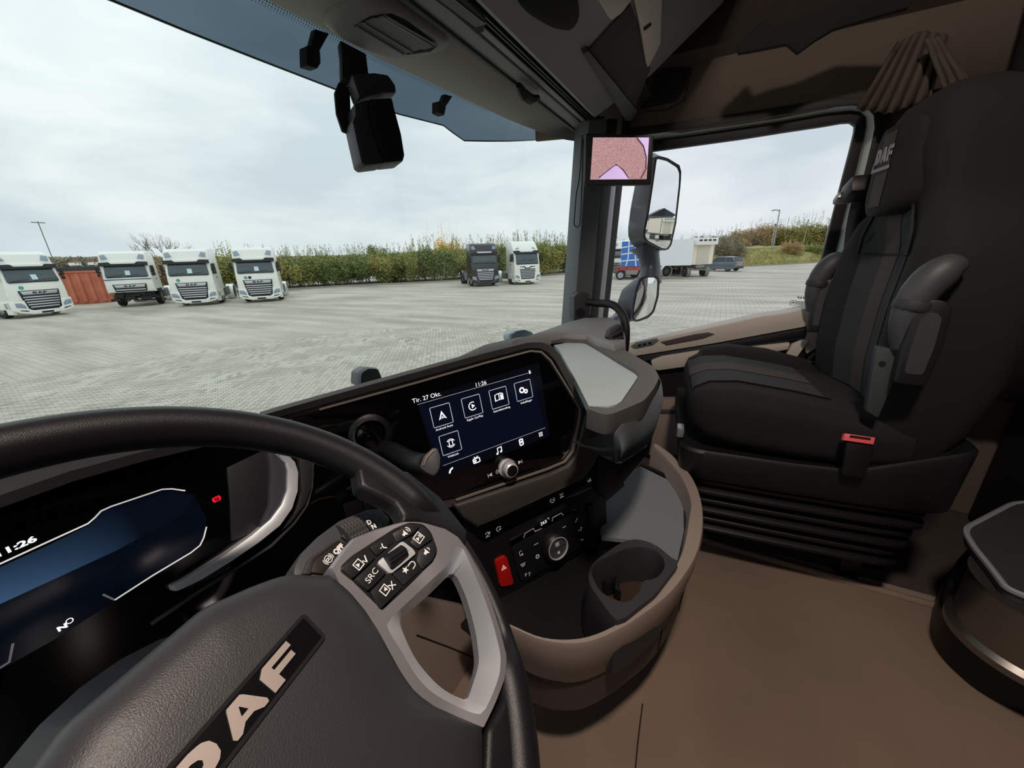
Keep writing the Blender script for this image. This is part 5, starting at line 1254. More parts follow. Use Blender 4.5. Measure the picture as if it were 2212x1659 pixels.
# the seat is turned a little towards the driver
_T = Matrix.Translation((1.35, -.2, 0)) @ Matrix.Rotation(R(7), 4, 'Z') @ Matrix.Translation((-1.35, .2, 0))
def _turn(o):
    for c in o.children:
        if c.type == 'MESH': c.data.transform(_T)
        _turn(c)
_turn(se)
fsd = Fr((1.085, -.38, -.3), (-1, .12, .05))
build('side_hinge', prism(fsd, fsd.pxs([(1893, 748), (1946, 756), (1932, 825), (1898, 905), (1868, 888)], 0), -.03, 0), mat('hinge_grey', '3a3f40', .5), se, bevel=.006)
build('hinge_screw', lathe(fsd, [(.006, 0), (.006, .002), (.001, .002)], 12, fsd.px(1906, 786, .002)), m_mattblk, se)
# ------------------------------------------------------------------ rear: bunk, curtains, storage box
bnk = thing('lower_bunk', 'dark lower bunk across the back of the cab behind the seats', 'bunk')
build('bunk_base', box((.6, -1.2, -.68), (2.3, .62, .52)), m_mattblk, bnk, bevel=.01)
build('mattress', box((.6, -1.2, -.36), (2.3, .62, .12)), mat('bunk_cloth', '1b1a1a', .95), bnk, bevel=.03)
def curtain(name, top, bot, folds, amp, m, label, n=60):
    t = thing(name, label, 'curtain'); rows = []
    T_ = [Vector(p) for p in resample3(top, n)]; B_ = [Vector(p) for p in resample3(bot, n)]
    for k in range(9):
        s = k/8; rows.append([a.lerp(b, s)+Vector((-1, .3, 0))*(amp*math.sin(folds*2*math.pi*i/n+1.2*s)*(.4+.6*s)) for i, (a, b) in enumerate(zip(T_, B_))])
    o = build('curtain_cloth', loft(rows, cap=False, closed=False), m, t, smooth=70); so = o.modifiers.new('s', 'SOLIDIFY'); so.thickness = .004
    return t
def resample3(P, n):
    P = [Vector(p) for p in P]; d = [0]
    for a, b in zip(P, P[1:]): d.append(d[-1]+(b-a).length)
    out = []
    for i in range(n):
        s = d[-1]*i/(n-1); k = 0
        while k < len(d)-2 and d[k+1] < s: k += 1
        out.append(P[k].lerp(P[k+1], min(1, (s-d[k])/max(1e-9, d[k+1]-d[k]))))
    return out
m_cur = mat('taupe_curtain', '574d45', .95, bump=(700, .4)); m_curd = mat('dark_curtain', '191817', .95, bump=(700, .4))
curtain('side_curtain', [onX(1940, 92, 1.64), onX(1990, 66, 1.66), onX(2050, 78, 1.66)], [onX(1852, 238, 1.70), onX(1925, 246, 1.66), onX(2010, 215, 1.64)], 6, .013, m_cur, 'taupe curtain gathered in folds at the top of the door pillar')
curtain('curtain_tie', [onX(2000, 85, 1.60), onX(2030, 80, 1.60)], [onX(2040, 200, 1.60), onX(2112, 195, 1.60)], 3, .008, m_cur, 'short loose flap of taupe curtain above the seat headrest', 30)
curtain('bunk_curtain', [Vector((1.70, -.60, .66)), Vector((1.5, -.80, .9)), Vector((.9, -.95, 1.15)), Vector((-.4, -.95, 1.15))], [Vector((1.72, -.66, -.45)), Vector((1.5, -.88, -.45)), Vector((.9, -1.05, -.45)), Vector((-.4, -1.05, -.45))], 16, .022, m_curd, 'long black curtain drawn across the bunk behind the seat', 150)
fd = Fr((1.52, 0, 0), (-1, 0, 0))
fz = thing('zigzag_sheet', 'dark flat sheet hanging zigzag under the sloping roof lining', 'curtain')
build('dark_sheet', prism(fd, fd.pxs([(1592, 100), (1652, 38), (1668, 62), (1700, 46), (1760, 28), (1860, -20), (1990, -30), (1960, 20), (1880, 42), (1800, 66), (1760, 90), (1722, 118), (1698, 98), (1640, 110), (1594, 118)], 0), -.01, .01), m_curd, fz, bevel=.003)  # thin dark zigzag sheet, flat and parallel to the side wall

bx = thing('storage_box', 'low black storage box with a rounded front and brushed metal drum', 'box')
fz0 = Fr((0, 0, FLOOR_Z), (0, 0, 1), (1, 0, 0))
def bpoly(L, h): return fz0.pxs(L, h)
base = bpoly([(2004, 1355), (2012, 1400), (2040, 1440), (2100, 1495), (2160, 1530), (2230, 1560), (2300, 1600), (2400, 1500), (2420, 1250), (2250, 1150), (2120, 1180), (2020, 1290)], .0)
cbx = Vector((sum(x for x, y in base)/len(base), sum(y for x, y in base)/len(base)))
rb = round_poly(base, .06)
sc2 = lambda s: [(cbx.x+(x-cbx.x)*s, cbx.y+(y-cbx.y)*s) for x, y in rb]
build('box_plinth', loft([[fz0.pt(*q, h) for q in sc2(s)] for h, s in ((.0, 1.0), (.05, 1.0), (.085, .985), (.09, .95))]), m_black, bx, smooth=40)
build('plinth_lip', loft([[fz0.pt(*q, h) for q in sc2(s)] for h, s in ((.088, .96), (.125, .95), (.132, .93), (.132, .86))]), m_dark, bx, smooth=40)
dc = fz0.px(2240, 1370, .17)
build('metal_drum', lathe(fz0, [(.125, .13), (.125, .145), (.115, .155), (.115, .27), (.12, .275)], 48, dc), mat('brushed_drum', '8c8782', .33, metal=.9), bx)
slabp = bpoly([(2082, 1142), (2105, 1180), (2140, 1222), (2175, 1268), (2215, 1285), (2320, 1320), (2420, 1250), (2380, 1100), (2200, 1080)], .30)
rs = round_poly(slabp, .05); c3 = Vector((sum(x for x, y in slabp)/len(slabp), sum(y for x, y in slabp)/len(slabp)))
s3 = lambda s: [(c3.x+(x-c3.x)*s, c3.y+(y-c3.y)*s) for x, y in rs]
build('box_top', loft([[fz0.pt(*q, h) for q in s3(s)] for h, s in ((.27, .97), (.278, 1.0), (.292, 1.0), (.30, .985))]), mat('slate_top', '3d3b3d', .5), bx, smooth=40)
build('top_edge', tube([fz0.pt(*q, .297) for q in rs], .006, 6, closed=True), mat('pale_edge', '93969b', .4), bx)
build('box_body', loft([[fz0.pt(*(c3+(Vector(q)-c3)*s), h) for q in rs] for h, s in ((.12, .8), (.275, .86))]), m_black, bx)
# roof lamp
rl = thing('roof_lamp', 'small round roof lamp in the cab ceiling behind the driver', 'lamp')
frl = Fr((.06, -.14, 1.2), (0, 0, -1), (1, 0, 0))
build('lamp_base', lathe(frl, [(.10, 0), (.10, .03), (.085, .036)], 32), m_char, rl)
# ================================================================== the yard outside
GZ = -LIFT
def yard_mat():
    m = bpy.data.materials.new('wet_concrete_paving'); m.use_nodes = True; nt = m.node_tree; b = nt.nodes['Principled BSDF']; L = nt.links.new
    t = N(nt, 'ShaderNodeTexCoord')
    big = N(nt, 'ShaderNodeTexNoise', Scale=.16, Detail=6.0, Roughness=.6); L(t.outputs['Object'], big.inputs['Vector'])
    mp = N(nt, 'ShaderNodeMapping'); mp.inputs['Rotation'].default_value = (0, 0, R(50)); mp.inputs['Scale'].default_value = (.6, .12, 1)
    st = N(nt, 'ShaderNodeTexNoise', Scale=1.6, Detail=4.0); L(t.outputs['Object'], mp.inputs['Vector']); L(mp.outputs[0], st.inputs['Vector'])
    r1 = N(nt, 'ShaderNodeValToRGB'); r1.color_ramp.elements[0].position = .38; r1.color_ramp.elements[0].color = (*lin('a69f90'), 1); r1.color_ramp.elements[1].position = .62; r1.color_ramp.elements[1].color = (*lin('cfcabc'), 1)
    mixv = N(nt, 'ShaderNodeMix'); mixv.inputs[0].default_value = .62; L(big.outputs[0], mixv.inputs[2]); L(st.outputs[0], mixv.inputs[3]); L(mixv.outputs[0], r1.inputs[0])
    bk = N(nt, 'ShaderNodeTexBrick'); bk.inputs['Scale'].default_value = 1.0; bk.inputs['Mortar Size'].default_value = .008; bk.inputs['Brick Width'].default_value = .2; bk.inputs['Row Height'].default_value = .2
    bk.inputs['Color1'].default_value = (1, 1, 1, 1); bk.inputs['Color2'].default_value = (.88, .88, .87, 1); bk.inputs['Mortar'].default_value = (.46, .45, .43, 1); bk.offset = 0.0
    L(t.outputs['Object'], bk.inputs['Vector'])
    mu = N(nt, 'ShaderNodeMix'); mu.data_type = 'RGBA'; mu.blend_type = 'MULTIPLY'; mu.inputs[0].default_value = .8; L(r1.outputs[0], mu.inputs[6]); L(bk.outputs[0], mu.inputs[7])
    L(mu.outputs[2], b.inputs['Base Color'])
    rr_ = N(nt, 'ShaderNodeMapRange'); rr_.inputs[1].default_value = .35; rr_.inputs[2].default_value = .65; rr_.inputs[3].default_value = .45; rr_.inputs[4].default_value = .8; L(big.outputs[0], rr_.inputs[0]); L(rr_.outputs[0], b.inputs['Roughness'])
    b.inputs['Specular IOR Level'].default_value = .3
    return m
m_yard = yard_mat()
bm = bmesh.new(); bmesh.ops.create_grid(bm, x_segments=2, y_segments=2, size=300, matrix=Matrix.Translation((0, 0, GZ-.02)))
yard = tag(build('ground', bm, m_yard, None, smooth=0), kind='structure')
# interlocking pavers: individual blocks near the truck, the rest of the near yard as one part
m_pav = mat('paver_concrete', 'c6c2b4', .75, var=(1.1, 'a8a394')); m_pav2 = mat('paver_concrete_dark', 'bab5a6', .75, var=(1.3, '9e998b'))
PW, PH_ = .225, .112
def paver_poly(s=.94):
    z = .018; x = PW/2*s; y = PH_/2*s
    top = [(-x, y-z), (-x/2, y+z), (0, y-z), (x/2, y+z), (x, y-z)]; bot = [(x, -y-z), (x/2, -y+z), (0, -y-z), (-x/2, -y+z), (-x, -y-z)]
    return top+bot
PP = paver_poly()
me_p = {}
for k, m in enumerate((m_pav, m_pav2)):
    bm = loft([[Vector((x, y, z)) for x, y in [(a*s, b*s) for a, b in PP]] for z, s in ((-.02, 1), (.0, 1), (.006, .95))])
    bmesh.ops.recalc_face_normals(bm, faces=bm.faces); me = bpy.data.meshes.new('paver'); bm.to_mesh(me); bm.free(); me.materials.append(m); me_p[k] = me
ang = R(38); ca, sa = math.cos(ang), math.sin(ang)
def in_view(p):
    d = np.array([p[0], p[1], GZ]); z = d@_F
    if z < .5: return None
    return (1106+FOC*(d@_R)/z, 829.5-FOC*(d@_U)/z, math.hypot(p[0], p[1]))
cand = []
for i in range(-110, 110):
    for j in range(-210, 210):
        x0, y0 = i*PW, j*PH_
        x = x0*ca-y0*sa+7.5; y = x0*sa+y0*ca+6.0
        v = in_view((x, y))
        if v is None or v[2] > 15.5: continue
        if (-40 < v[0] < 1270 and 700 < v[1] < 1010-.0*v[0]): pass
        elif (1290 < v[0] < 1790 and 610 < v[1] < 800): pass
        else: continue
        cand.append((v[2], x, y, v))
cand.sort()
edge = [(0, 925), (200, 885), (380, 872), (500, 880), (620, 872), (900, 800), (1030, 765), (1250, 700)]
vis = [c for c in cand if (c[3][0] < 1260 and c[3][1] < np.interp(c[3][0], [e[0] for e in edge], [e[1] for e in edge])-4)]
near = vis[:290]; nset = {(c[1], c[2]) for c in near}
rnd = random.Random(3)
for d_, x, y, v in near:
    o = bpy.data.objects.new('paver', me_p[0 if rnd.random() < .75 else 1]); link(o, yard)
    o.location = (x, y, GZ+rnd.uniform(-.002, .002)); o.rotation_euler = (0, 0, ang)
def joined_pavers(L, name):
    n = len(L); base = np.array(PP); k = len(PP)
    V = []; F = []; MI = []
    for q, (d_, x, y, v) in enumerate(L):
        zz = GZ+rnd.uniform(-.002, .002); o = q*2*k
        for z, s in ((-.02, 1), (.004, .97)):
            for a, b in PP: V.append((x+a*s*ca-b*s*sa, y+a*s*sa+b*s*ca, zz+z))
        F.append(list(range(o+k, o+2*k))[::-1]); mi_ = 0 if rnd.random() < .75 else 1; MI.append(mi_)
        for a in range(k): F.append((o+a, o+(a+1) % k, o+k+(a+1) % k, o+k+a)); MI.append(mi_)
    me = bpy.data.meshes.new(name); me.from_pydata(V, [], F); me.materials.append(m_pav); me.materials.append(m_pav2)
    me.polygons.foreach_set('material_index', MI); me.update()
    o = bpy.data.objects.new(name, me); link(o, yard); o['kind'] = 'stuff'; return o
joined_pavers([c for c in cand if (c[1], c[2]) not in nset], 'paving')

# ------------------------------------------------------------------ trucks
m_tw = mat('white_truck_paint', 'f0f2ea', .25, coat=.3); m_tk = mat('black_truck_paint', '2c2b2d', .2, coat=.4); m_tg = mat('truck_glass', '3b4a50', .08, spec=.8)
m_tb = mat('truck_black', '1c1d1f', .5); m_tyre = mat('tyre', '1d1d1e', .85); m_rimt = mat('wheel_rim', 'a5a8aa', .35, metal=.6); m_slat = mat('grille_slat', 'cfd3da', .25, metal=.7)
m_lens = mat('lamp_lens', '8e9dae', .1, spec=.8); m_paper = mat('paper_sheet', 'cfeaf0', .8); m_teal = mat('teal_sticker', '2aa08c', .6); m_greyc = mat('chassis_grey', '6b6d6e', .6); m_blue = mat('blue_stripe', '35507f', .5)
frTF = lambda y, z: Fr((0, y, z), (0, -1, 0), (1, 0, 0))
def wheel(parent, x, y, r=.5, w=.32, name='wheel'):
    f = Fr((x, y, r), (1 if x > 0 else -1, 0, 0))
    o = build(name, lathe(f, [(r*.55, -w/2), (r*.95, -w/2), (r, -w*.3), (r, w*.3), (r*.95, w/2), (r*.62, w/2)], 24), m_tyre, parent, smooth=40)
    build('wheel_rim', lathe(f, [(r*.62, w*.5), (r*.58, w*.35), (r*.4, w*.3), (r*.3, w*.45), (r*.02, w*.45)], 20), m_rimt, o, smooth=40); return o
def truck(name, label, paint, group=None, new=False, bumper=True, stripe=False, sheet=True, sticker=0, tractor=True):
    t = thing(name, label, 'truck', group)
    hw = 1.23
    zt = 3.62 if not new else 3.72
    if not new: prof = [(.12, .95), (.0, 1.0), (.0, 1.6), (.05, 1.95), (.22, 2.72), (.25, 2.95), (.38, 3.45), (.62, 3.6), (1.2, zt), (2.15, zt), (2.2, .95)]
    else: prof = [(.12, .95), (.0, 1.0), (.0, 1.6), (.05, 1.85), (.24, 2.72), (.34, 2.95), (.75, 3.5), (1.1, zt), (2.0, zt+.03), (2.2, zt-.1), (2.25, .95)]
    def pr(s):
        return [Vector((hw*s, y, z)) for y, z in prof]
    rings = []
    for s, ins in ((-1, .05), (-.96, .0), (-.6, -.03), (0, -.05), (.6, -.03), (.96, 0), (1, .05)):
        rings.append([Vector((hw*s*(1 if z < 2.7 else 1-.05*(z-2.7)), y+(ins if y < 1 else -ins), z-(.04 if abs(s) == 1 and z > 3 else 0))) for y, z in prof])
    cab = build('cab_body', loft(rings), paint, t, smooth=35, bevel=.02)
    def fpl(nm, poly, y0, y1, m, parent=None, tilt=None, bevel=.008):
        """front plate: polygon in x-z, thick from y0 (back) to y1 (front)"""
        bm = bmesh.new(); q = [(x, z) for x, z in poly]
        yb = tilt or (lambda z: 0)
        A = [bm.verts.new((x, y1+yb(z), z)) for x, z in q]; B = [bm.verts.new((x, y0+yb(z), z)) for x, z in q]
        n = len(q)
        for i in range(n): bm.faces.new((A[i], A[(i+1) % n], B[(i+1) % n], B[i]))
        bm.faces.new(A); bm.faces.new(B[::-1]); return build(nm, bm, m, parent or t, bevel=bevel)
    tl = lambda z: float(np.interp(z, [p[1] for p in prof[1:7]], [p[0] for p in prof[1:7]]))
    fpl('windscreen', [(-1.08, 1.98), (1.08, 1.98), (1.02, 2.68), (-1.02, 2.68)] if not new else [(-1.08, 1.80), (1.08, 1.80), (1.04, 2.66), (-1.04, 2.66)], .05, -.075, m_tg, tilt=tl)
    fpl('wiper_panel', [(-1.02, 1.93), (1.02, 1.93), (1.05, 2.0), (-1.05, 2.0)] if not new else [(-1.02, 1.74), (1.02, 1.74), (1.05, 1.82), (-1.05, 1.82)], .03, -.08, m_tb, tilt=tl)
    fpl('sun_visor', [(-1.2, 2.68), (1.2, 2.68), (1.2, 2.90), (.75, 2.92), (.6, 2.8), (-.6, 2.8), (-.75, 2.92), (-1.2, 2.90)], .05, -.22, m_tb, tilt=tl)
    if not new: fpl('visor_lip', [(-.58, 2.80), (.58, 2.80), (.7, 2.92), (-.7, 2.92)], .05, -.24, m_tw if paint is m_tw else m_slat, tilt=tl)
    for s in (-1, 1):
        fpl('roof_lamp', [(s*.72, 3.12), (s*1.06, 3.08), (s*1.1, 3.34), (s*.86, 3.40)] if not new else [(s*.6, 3.1), (s*.9, 3.02), (s*.95, 3.1), (s*.7, 3.2)], .05, -.06, m_lens, tilt=tl)
    # grille
    if not new:
        fpl('grille_frame', [(-.86, 1.5), (.86, 1.5), (.74, .52), (.55, .42), (-.55, .42), (-.74, .52)] if bumper else [(-.86, 1.5), (.86, 1.5), (.80, 1.02), (-.80, 1.02)], .04, -.06, m_tb)
        bd = fpl('badge_panel', [(-.72, 1.27), (.72, 1.27), (.8, 1.46), (-.8, 1.46)], .0, -.075, m_slat)
        badge(frTF(-.078, 1.31), -.3, 0, .6, .12, m_tb, bd, 0, .01)
        zz = [1.14, 1.0, .86, .72, .58]; ww = [.76, .74, .71, .68, .62]
        if not bumper: zz = zz[:1]
        for z, w in zip(zz, ww): fpl('slat', [(-w, z-.035), (w, z-.035), (w, z+.03), (-w, z+.03)], .0, -.085, m_slat, bevel=.01)
    else:
        fpl('grille_frame', [(-.8, 1.62), (.8, 1.62), (.9, 1.5), (.72, .5), (.6, .4), (-.6, .4), (-.72, .5), (-.9, 1.5)], .04, -.06, m_tw)
        fpl('grille_mouth', [(-.76, 1.36), (.76, 1.36), (.64, .48), (-.64, .48)], .02, -.068, m_tb)
        for s in (-1, 1): fpl('upper_slot', [(s*.12, 1.46), (s*.74, 1.52), (s*.8, 1.56), (s*.3, 1.58)], .0, -.07, m_tb)
        badge(frTF(-.07, 1.36), -.26, .01, .52, .1, m_tb, t, 0, .02)
        for k in range(6): fpl('slat', [(-.72+.02*k, 1.22-.13*k), (.72-.02*k, 1.22-.13*k), (.72-.02*k, 1.28-.13*k), (-.72+.02*k, 1.28-.13*k)], .0, -.09, m_slat, bevel=.01)
    # bumper
    if bumper:
        fpl('bumper', [(-1.25, .98), (-.78, .98), (-.72, .5), (-.55, .40), (.55, .40), (.72, .5), (.78, .98), (1.25, .98), (1.25, .42), (1.1, .30), (.6, .18), (-.6, .18), (-1.1, .30), (-1.25, .42)], .45, -.09, paint, bevel=.03)
        for s in (-1, 1):
            fpl('headlight', [(s*.80, .52), (s*1.2, .62), (s*1.2, .86), (s*.95, .84), (s*.82, .7)], .2, -.10, m_lens)
            fpl('fog_slot', [(s*.74, .34), (s*1.1, .42), (s*1.1, .46), (s*.8, .42)], .2, -.10, m_tb)
        fpl('number_plate', [(-.26, .21), (.26, .21), (.26, .31), (-.26, .31)], .1, -.10, m_tb)
        for s in (-1, 1): build('wheel_arch', box((s*1.12, 1.0, .72), (.26, 1.5, .5)), paint, t, bevel=.06)
        for s in (-1, 1): build('step_panel', box((s*1.16, .55, .55), (.18, .5, .7)), paint, t, bevel=.05)
    else:
        bm = bmesh.new(); rn = random.Random(5)
        add_box(bm, (0, .45, .8), (1.9, .3, .5))
        for k in range(70): add_box(bm, (rn.uniform(-1.0, 1.0), rn.uniform(.05, .5), rn.uniform(.38, 1.0)), (rn.uniform(.05, .5), rn.uniform(.05, .3), rn.uniform(.04, .16)))
        build('exposed_frame', bm, m_tb, t, smooth=0)['kind'] = 'stuff'
        for s in (-1, 1): build('wheel_arch', box((s*1.14, 1.0, 1.02), (.22, 1.3, .2)), m_tb, t, bevel=.05)
    for s in (-1, 1):
        build('side_window', prism(Fr((s*1.225, .75, 2.3), (s, 0, 0)), [(-s*.0-.45, -.32), (.45, -.32), (.45, .34), (-.40, .34)], 0, .015), m_tg, t, bevel=.005)
        build('door_handle', box((s*1.24, 1.0, 1.75), (.03, .2, .05)), m_tb, t, bevel=.01)
        build('deflector', box((s*1.2, .12, 1.2), (.08, .14, .5)), paint, t, bevel=.03)
        mm = build('mirror', box((s*1.38, .14, 2.45), (.17, .14, .42)), m_tb, t, bevel=.05); build('lower_mirror', box((s*1.38, .14, 2.12), (.16, .13, .2)), m_tb, t, bevel=.05)
        build('mirror_arm', box((s*1.28, .18, 2.26), (.14, .05, .06)), m_tb, t, bevel=.01)
    bm = bmesh.new(); add_tube(bm, [(-.9, -.02, 2.02), (-.2, -.0, 2.1)], .012, 5); add_tube(bm, [(0, -.02, 2.02), (.7, 0, 2.1)], .012, 5); build('wiper', bm, m_tb, t)
    if sheet: fpl('paper_sheet', [(-.05, 2.08), (.2, 2.08), (.19, 2.36), (-.06, 2.36)], .0, -.082, m_paper, tilt=tl, bevel=0)
    for k in range(sticker): build('round_sticker', lathe(Fr((-.66+.24*k, -.028, 1.66), (0, -1, 0)), [(.1, 0), (.1, .012), (.001, .012)], 16), m_teal if k == 0 else m_tb, t)
    if sticker: text('L', .14, Fr((-.66, -.044, 1.66), (0, -1, 0)), 0, 0, m_tw, t, .0)
    if stripe: fpl('blue_stripe', [(-1.2, 1.78), (1.2, 1.78), (1.2, 1.83), (-1.2, 1.83)], .0, -.06, m_blue, tilt=tl, bevel=0)
    for s in (-1, 1): wheel(t, s*1.03, 1.4)
    build('chassis_rail', box((0, 3.9, .85), (.9, 4.2, .28)), m_tb, t, bevel=.02)
    build('side_tank', box((1.0, 2.9, .72), (.5, 1.1, .6)), m_greyc, t, bevel=.08); build('side_tank', box((-1.0, 2.9, .72), (.5, 1.1, .6)), m_greyc, t, bevel=.08)
    for s in (-1, 1):
        wheel(t, s*.98, 5.0)
        build('fender', lathe(Fr((s*.98, 5.0, .5), (1, 0, 0)), [(.58, -.24), (.6, -.24), (.6, .24), (.58, .24)], 20, cap=False), m_tw if paint is m_tw else m_tb, t)
    return t
def put(o, x, y, heading_dir):
    """front of the vehicle at (x, y), facing heading_dir"""
    o.location = (x, y, GZ); o.rotation_euler = (0, 0, math.atan2(heading_dir[0], -heading_dir[1])*1.0)
def face(px, py, deg):
    g = ground(px, py); d = Vector((-g.x, -g.y)).normalized(); a = R(deg); c, s = math.cos(a), math.sin(a)
    return g, (d.x*c-d.y*s, d.x*s+d.y*c)
rows = [('truck', 'white truck cut by the left picture edge, left of the red container', dict(paint=m_tw, sticker=1), (106, 682), 26),
        ('truck', 'white truck without a front bumper, its black frame showing, beside the red container', dict(paint=m_tw, bumper=False, stripe=True), (297, 662), -14),
        ('truck', 'white truck with a teal sticker standing right of the one without a bumper', dict(paint=m_tw, sticker=1), (428, 660), -16),
        ('truck', 'white truck with two round stickers, last of the row before the hedge', dict(paint=m_tw, sticker=2), (568, 652), -8),
        ('truck', 'black truck with silver grille parked alone beside a white one by the hedge', dict(paint=m_tk, sheet=False), (1050, 618), 14),
        ('truck', 'white newer truck with a sloping roof parked right beside the black truck', dict(paint=m_tw, new=True, sheet=False), (1140, 614), 24),
        ('truck', 'white truck mostly hidden behind the windscreen pillar, only nose and rear wheel showing', dict(paint=m_tw, sheet=False), (1332, 600), -62)]
for nme, lab, kw, (px, py), deg in rows:
    t = truck(nme, lab, **kw); g, hd_ = face(px, py, -deg if False else deg); put(t, g.x, g.y, hd_)
# ------------------------------------------------------------------ containers, trailers, car
m_redc = mat('rust_red_container', 'cd7d62', .7, var=(1.5, 'ba6a50')); m_wbox = mat('white_box_panel', 'f8efd8', .75); m_steel = mat('trailer_steel', '8d8d8a', .5, metal=.4); m_redch = mat('red_chassis', 'b2443a', .5)
c1 = thing('skip_container', 'rusty red ribbed steel container with a dark top behind the white trucks', 'container')
A = ground(246, 652); _v = Vector((A.x, A.y, 0)).normalized(); B = A+(Vector((-_v.y, _v.x, 0))+_v*.35).normalized()*9.0
ux = (B-A).normalized(); uy = Vector((0, 0, 1)).cross(ux)
if uy.dot(_v) < 0: uy = -uy
def P3(a, b, c): return A+ux*a+uy*b+Vector((0, 0, c))
bm = loft([[P3(0, 0, 0), P3(9, 0, 0), P3(9, 2.4, 0), P3(0, 2.4, 0)], [P3(0, 0, 2.3), P3(9, 0, 2.3), P3(9, 2.4, 2.3), P3(0, 2.4, 2.3)]])
build('container_wall', bm, m_redc, c1, smooth=0, bevel=.02)
for k in range(16):
    a = .3+k*.56; bm = loft([[P3(a, -.13, .15), P3(a+.2, -.13, .15), P3(a+.25, .01, .15), P3(a-.05, .01, .15)], [P3(a, -.13, 2.2), P3(a+.2, -.13, 2.2), P3(a+.25, .01, 2.2), P3(a-.05, .01, 2.2)]]); build('side_rib', bm, m_redc, c1, smooth=0)
build('top_rail', loft([[P3(-.05, -.08, z), P3(9.05, -.08, z), P3(9.05, .1, z), P3(-.05, .1, z)] for z in (2.28, 2.42)]), m_redc, c1, smooth=0, bevel=.01)
build('dark_cover', loft([[P3(-.05, .0, z), P3(9.05, .0, z), P3(9.05, 2.4, z), P3(-.05, 2.4, z)] for z in (2.42, 2.72)]), mat('dark_tarpaulin', '3a4045', .7), c1, smooth=0, bevel=.04)
ib = thing('cage_tank', 'black liquid tank in a pale wire cage standing before the red container', 'tank')
f = Fr(ground(176, 653), (-ground(176, 653)).normalized()); f = Fr(f.o, (f.n.x, f.n.y, 0))
build('tank_body', loft([[f.pt(x, z, h) for x, z in rrect(-.55, .15, .55, 1.1, .12)] for h in (-1.1, -.06)]), m_tb, ib, bevel=.03)
for k in range(7): build('cage_bar', tube([f.pt(-.6+.2*k, .1, 0), f.pt(-.6+.2*k, 1.2, 0)], .02, 5), m_greyc, ib)
for k in range(6): build('cage_bar', tube([f.pt(-.62, .12+.21*k, .0), f.pt(.62, .12+.21*k, .0)], .02, 5), m_greyc, ib)
build('black_sack', loft([[f.pt(x*s, 1.1+h, -.5+z*s) for x, z in rrect(-.5, -.4, .5, .4, .2)] for h, s in ((0, 1), (.2, .8), (.32, .35))]), m_tb, ib, smooth=50)

def trailer(name, label, L_, W_, z0, z1, paint, group=None, wheels=(), reefer=True, cat='trailer', word=None, drawbar=True):
    """front end at the origin facing -y"""
    t = thing(name, label, cat, group)
    build('box_body', loft([[Vector((x, y, z)) for x, z in ((-W_/2, z0), (W_/2, z0), (W_/2, z1), (-W_/2, z1))] for y in (0, L_)]), paint, t, smooth=0, bevel=.03)
    for s in (-1, 1):
        build('floor_rail', box((s*W_/2, L_/2, z0+.05), (.06, L_, .16)), m_steel, t, bevel=.01)
        for y in (.06, L_-.06): build('corner_post', box((s*(W_/2-.02), y, (z0+z1)/2), (.1, .14, z1-z0)), m_steel if reefer else paint, t, bevel=.01)
    build('end_door', box((.1, -.02, (z0+z1)/2-.15), (1.3, .05, z1-z0-.5)), mat('ivory_panel', 'd9d4c4', .5), t, bevel=.01)
    if reefer:
        rf = build('cooling_unit', box((0, -.32, z1-.32), (2.2, .62, .62)), m_tw, t, bevel=.05)
        for k in range(4): build('unit_vent', box((-.7+.46*k, -.635, z1-.22), (.32, .02, .16)), m_tb, rf, bevel=.005)
        build('exhaust_cap', box((-.7, -.2, z1+.1), (.12, .12, .22)), m_tw, rf, bevel=.02)
        build('side_mark', box((-W_/2-.005, .9, z1-.5), (.01, .45, .35)), m_greyc, t, bevel=0)
    build('chassis_beam', box((0, L_/2, z0-.2), (.9, L_, .22)), m_steel, t, bevel=.02)
    for s in (-1, 1): build('side_guard', box((s*1.15, L_*.5, z0-.42), (.04, L_*.45, .08)), m_steel, t, bevel=.01)
    for y in wheels:
        for s in (-1, 1):
            wheel(t, s*.98, y, .45, .34); build('mudguard', lathe(Fr((s*.98, y, .46), (1, 0, 0)), [(.52, -.2), (.54, -.2), (.54, .2), (.52, .2)], 18, cap=False), m_steel, t)
    if drawbar:
        bm = bmesh.new(); add_tube(bm, [(-.5, .3, .75), (0, -2.3, .62)], .06, 8); add_tube(bm, [(.5, .3, .75), (0, -2.3, .62)], .06, 8); build('drawbar', bm, m_steel, t)
        build('towing_eye', lathe(Fr((0, -2.4, .62), (0, 0, 1), (1, 0, 0)), [(.06, -.04), (.12, -.04), (.12, .04), (.06, .04)], 16, cap=False), m_redch, t)
        build('bogie_frame', box((0, .6, .72), (1.6, .9, .12)), m_steel, t, bevel=.02)
    if word:
        text(word, 1.0, Fr((-W_/2-.01, 3.7, z1-1.3), (-1, 0, 0)), 0, 0, mat('faint_word', 'cfcdc2', .5), t, .0, bold=.02)
        text('logistic', .42, Fr((-W_/2-.01, 3.5, z1-2.05), (-1, 0, 0)), 0, 0, mat('faint_word', 'cfcdc2', .5), t, .0)
    return t
t = trailer('box_trailer', 'white refrigerated box trailer with a cooling unit and drawbar by the blue-grey car', 7.4, 2.5, 1.15, 3.55, m_wbox, wheels=(.75, 5.0, 6.1), word='SKIP')
g = ground(1497, 600); h = (-.80, -.60); g2 = Vector((g.x, g.y)) + Vector((.60, -.80))*1.25
put(t, g2.x+.9*.8, g2.y+.9*.6, h)
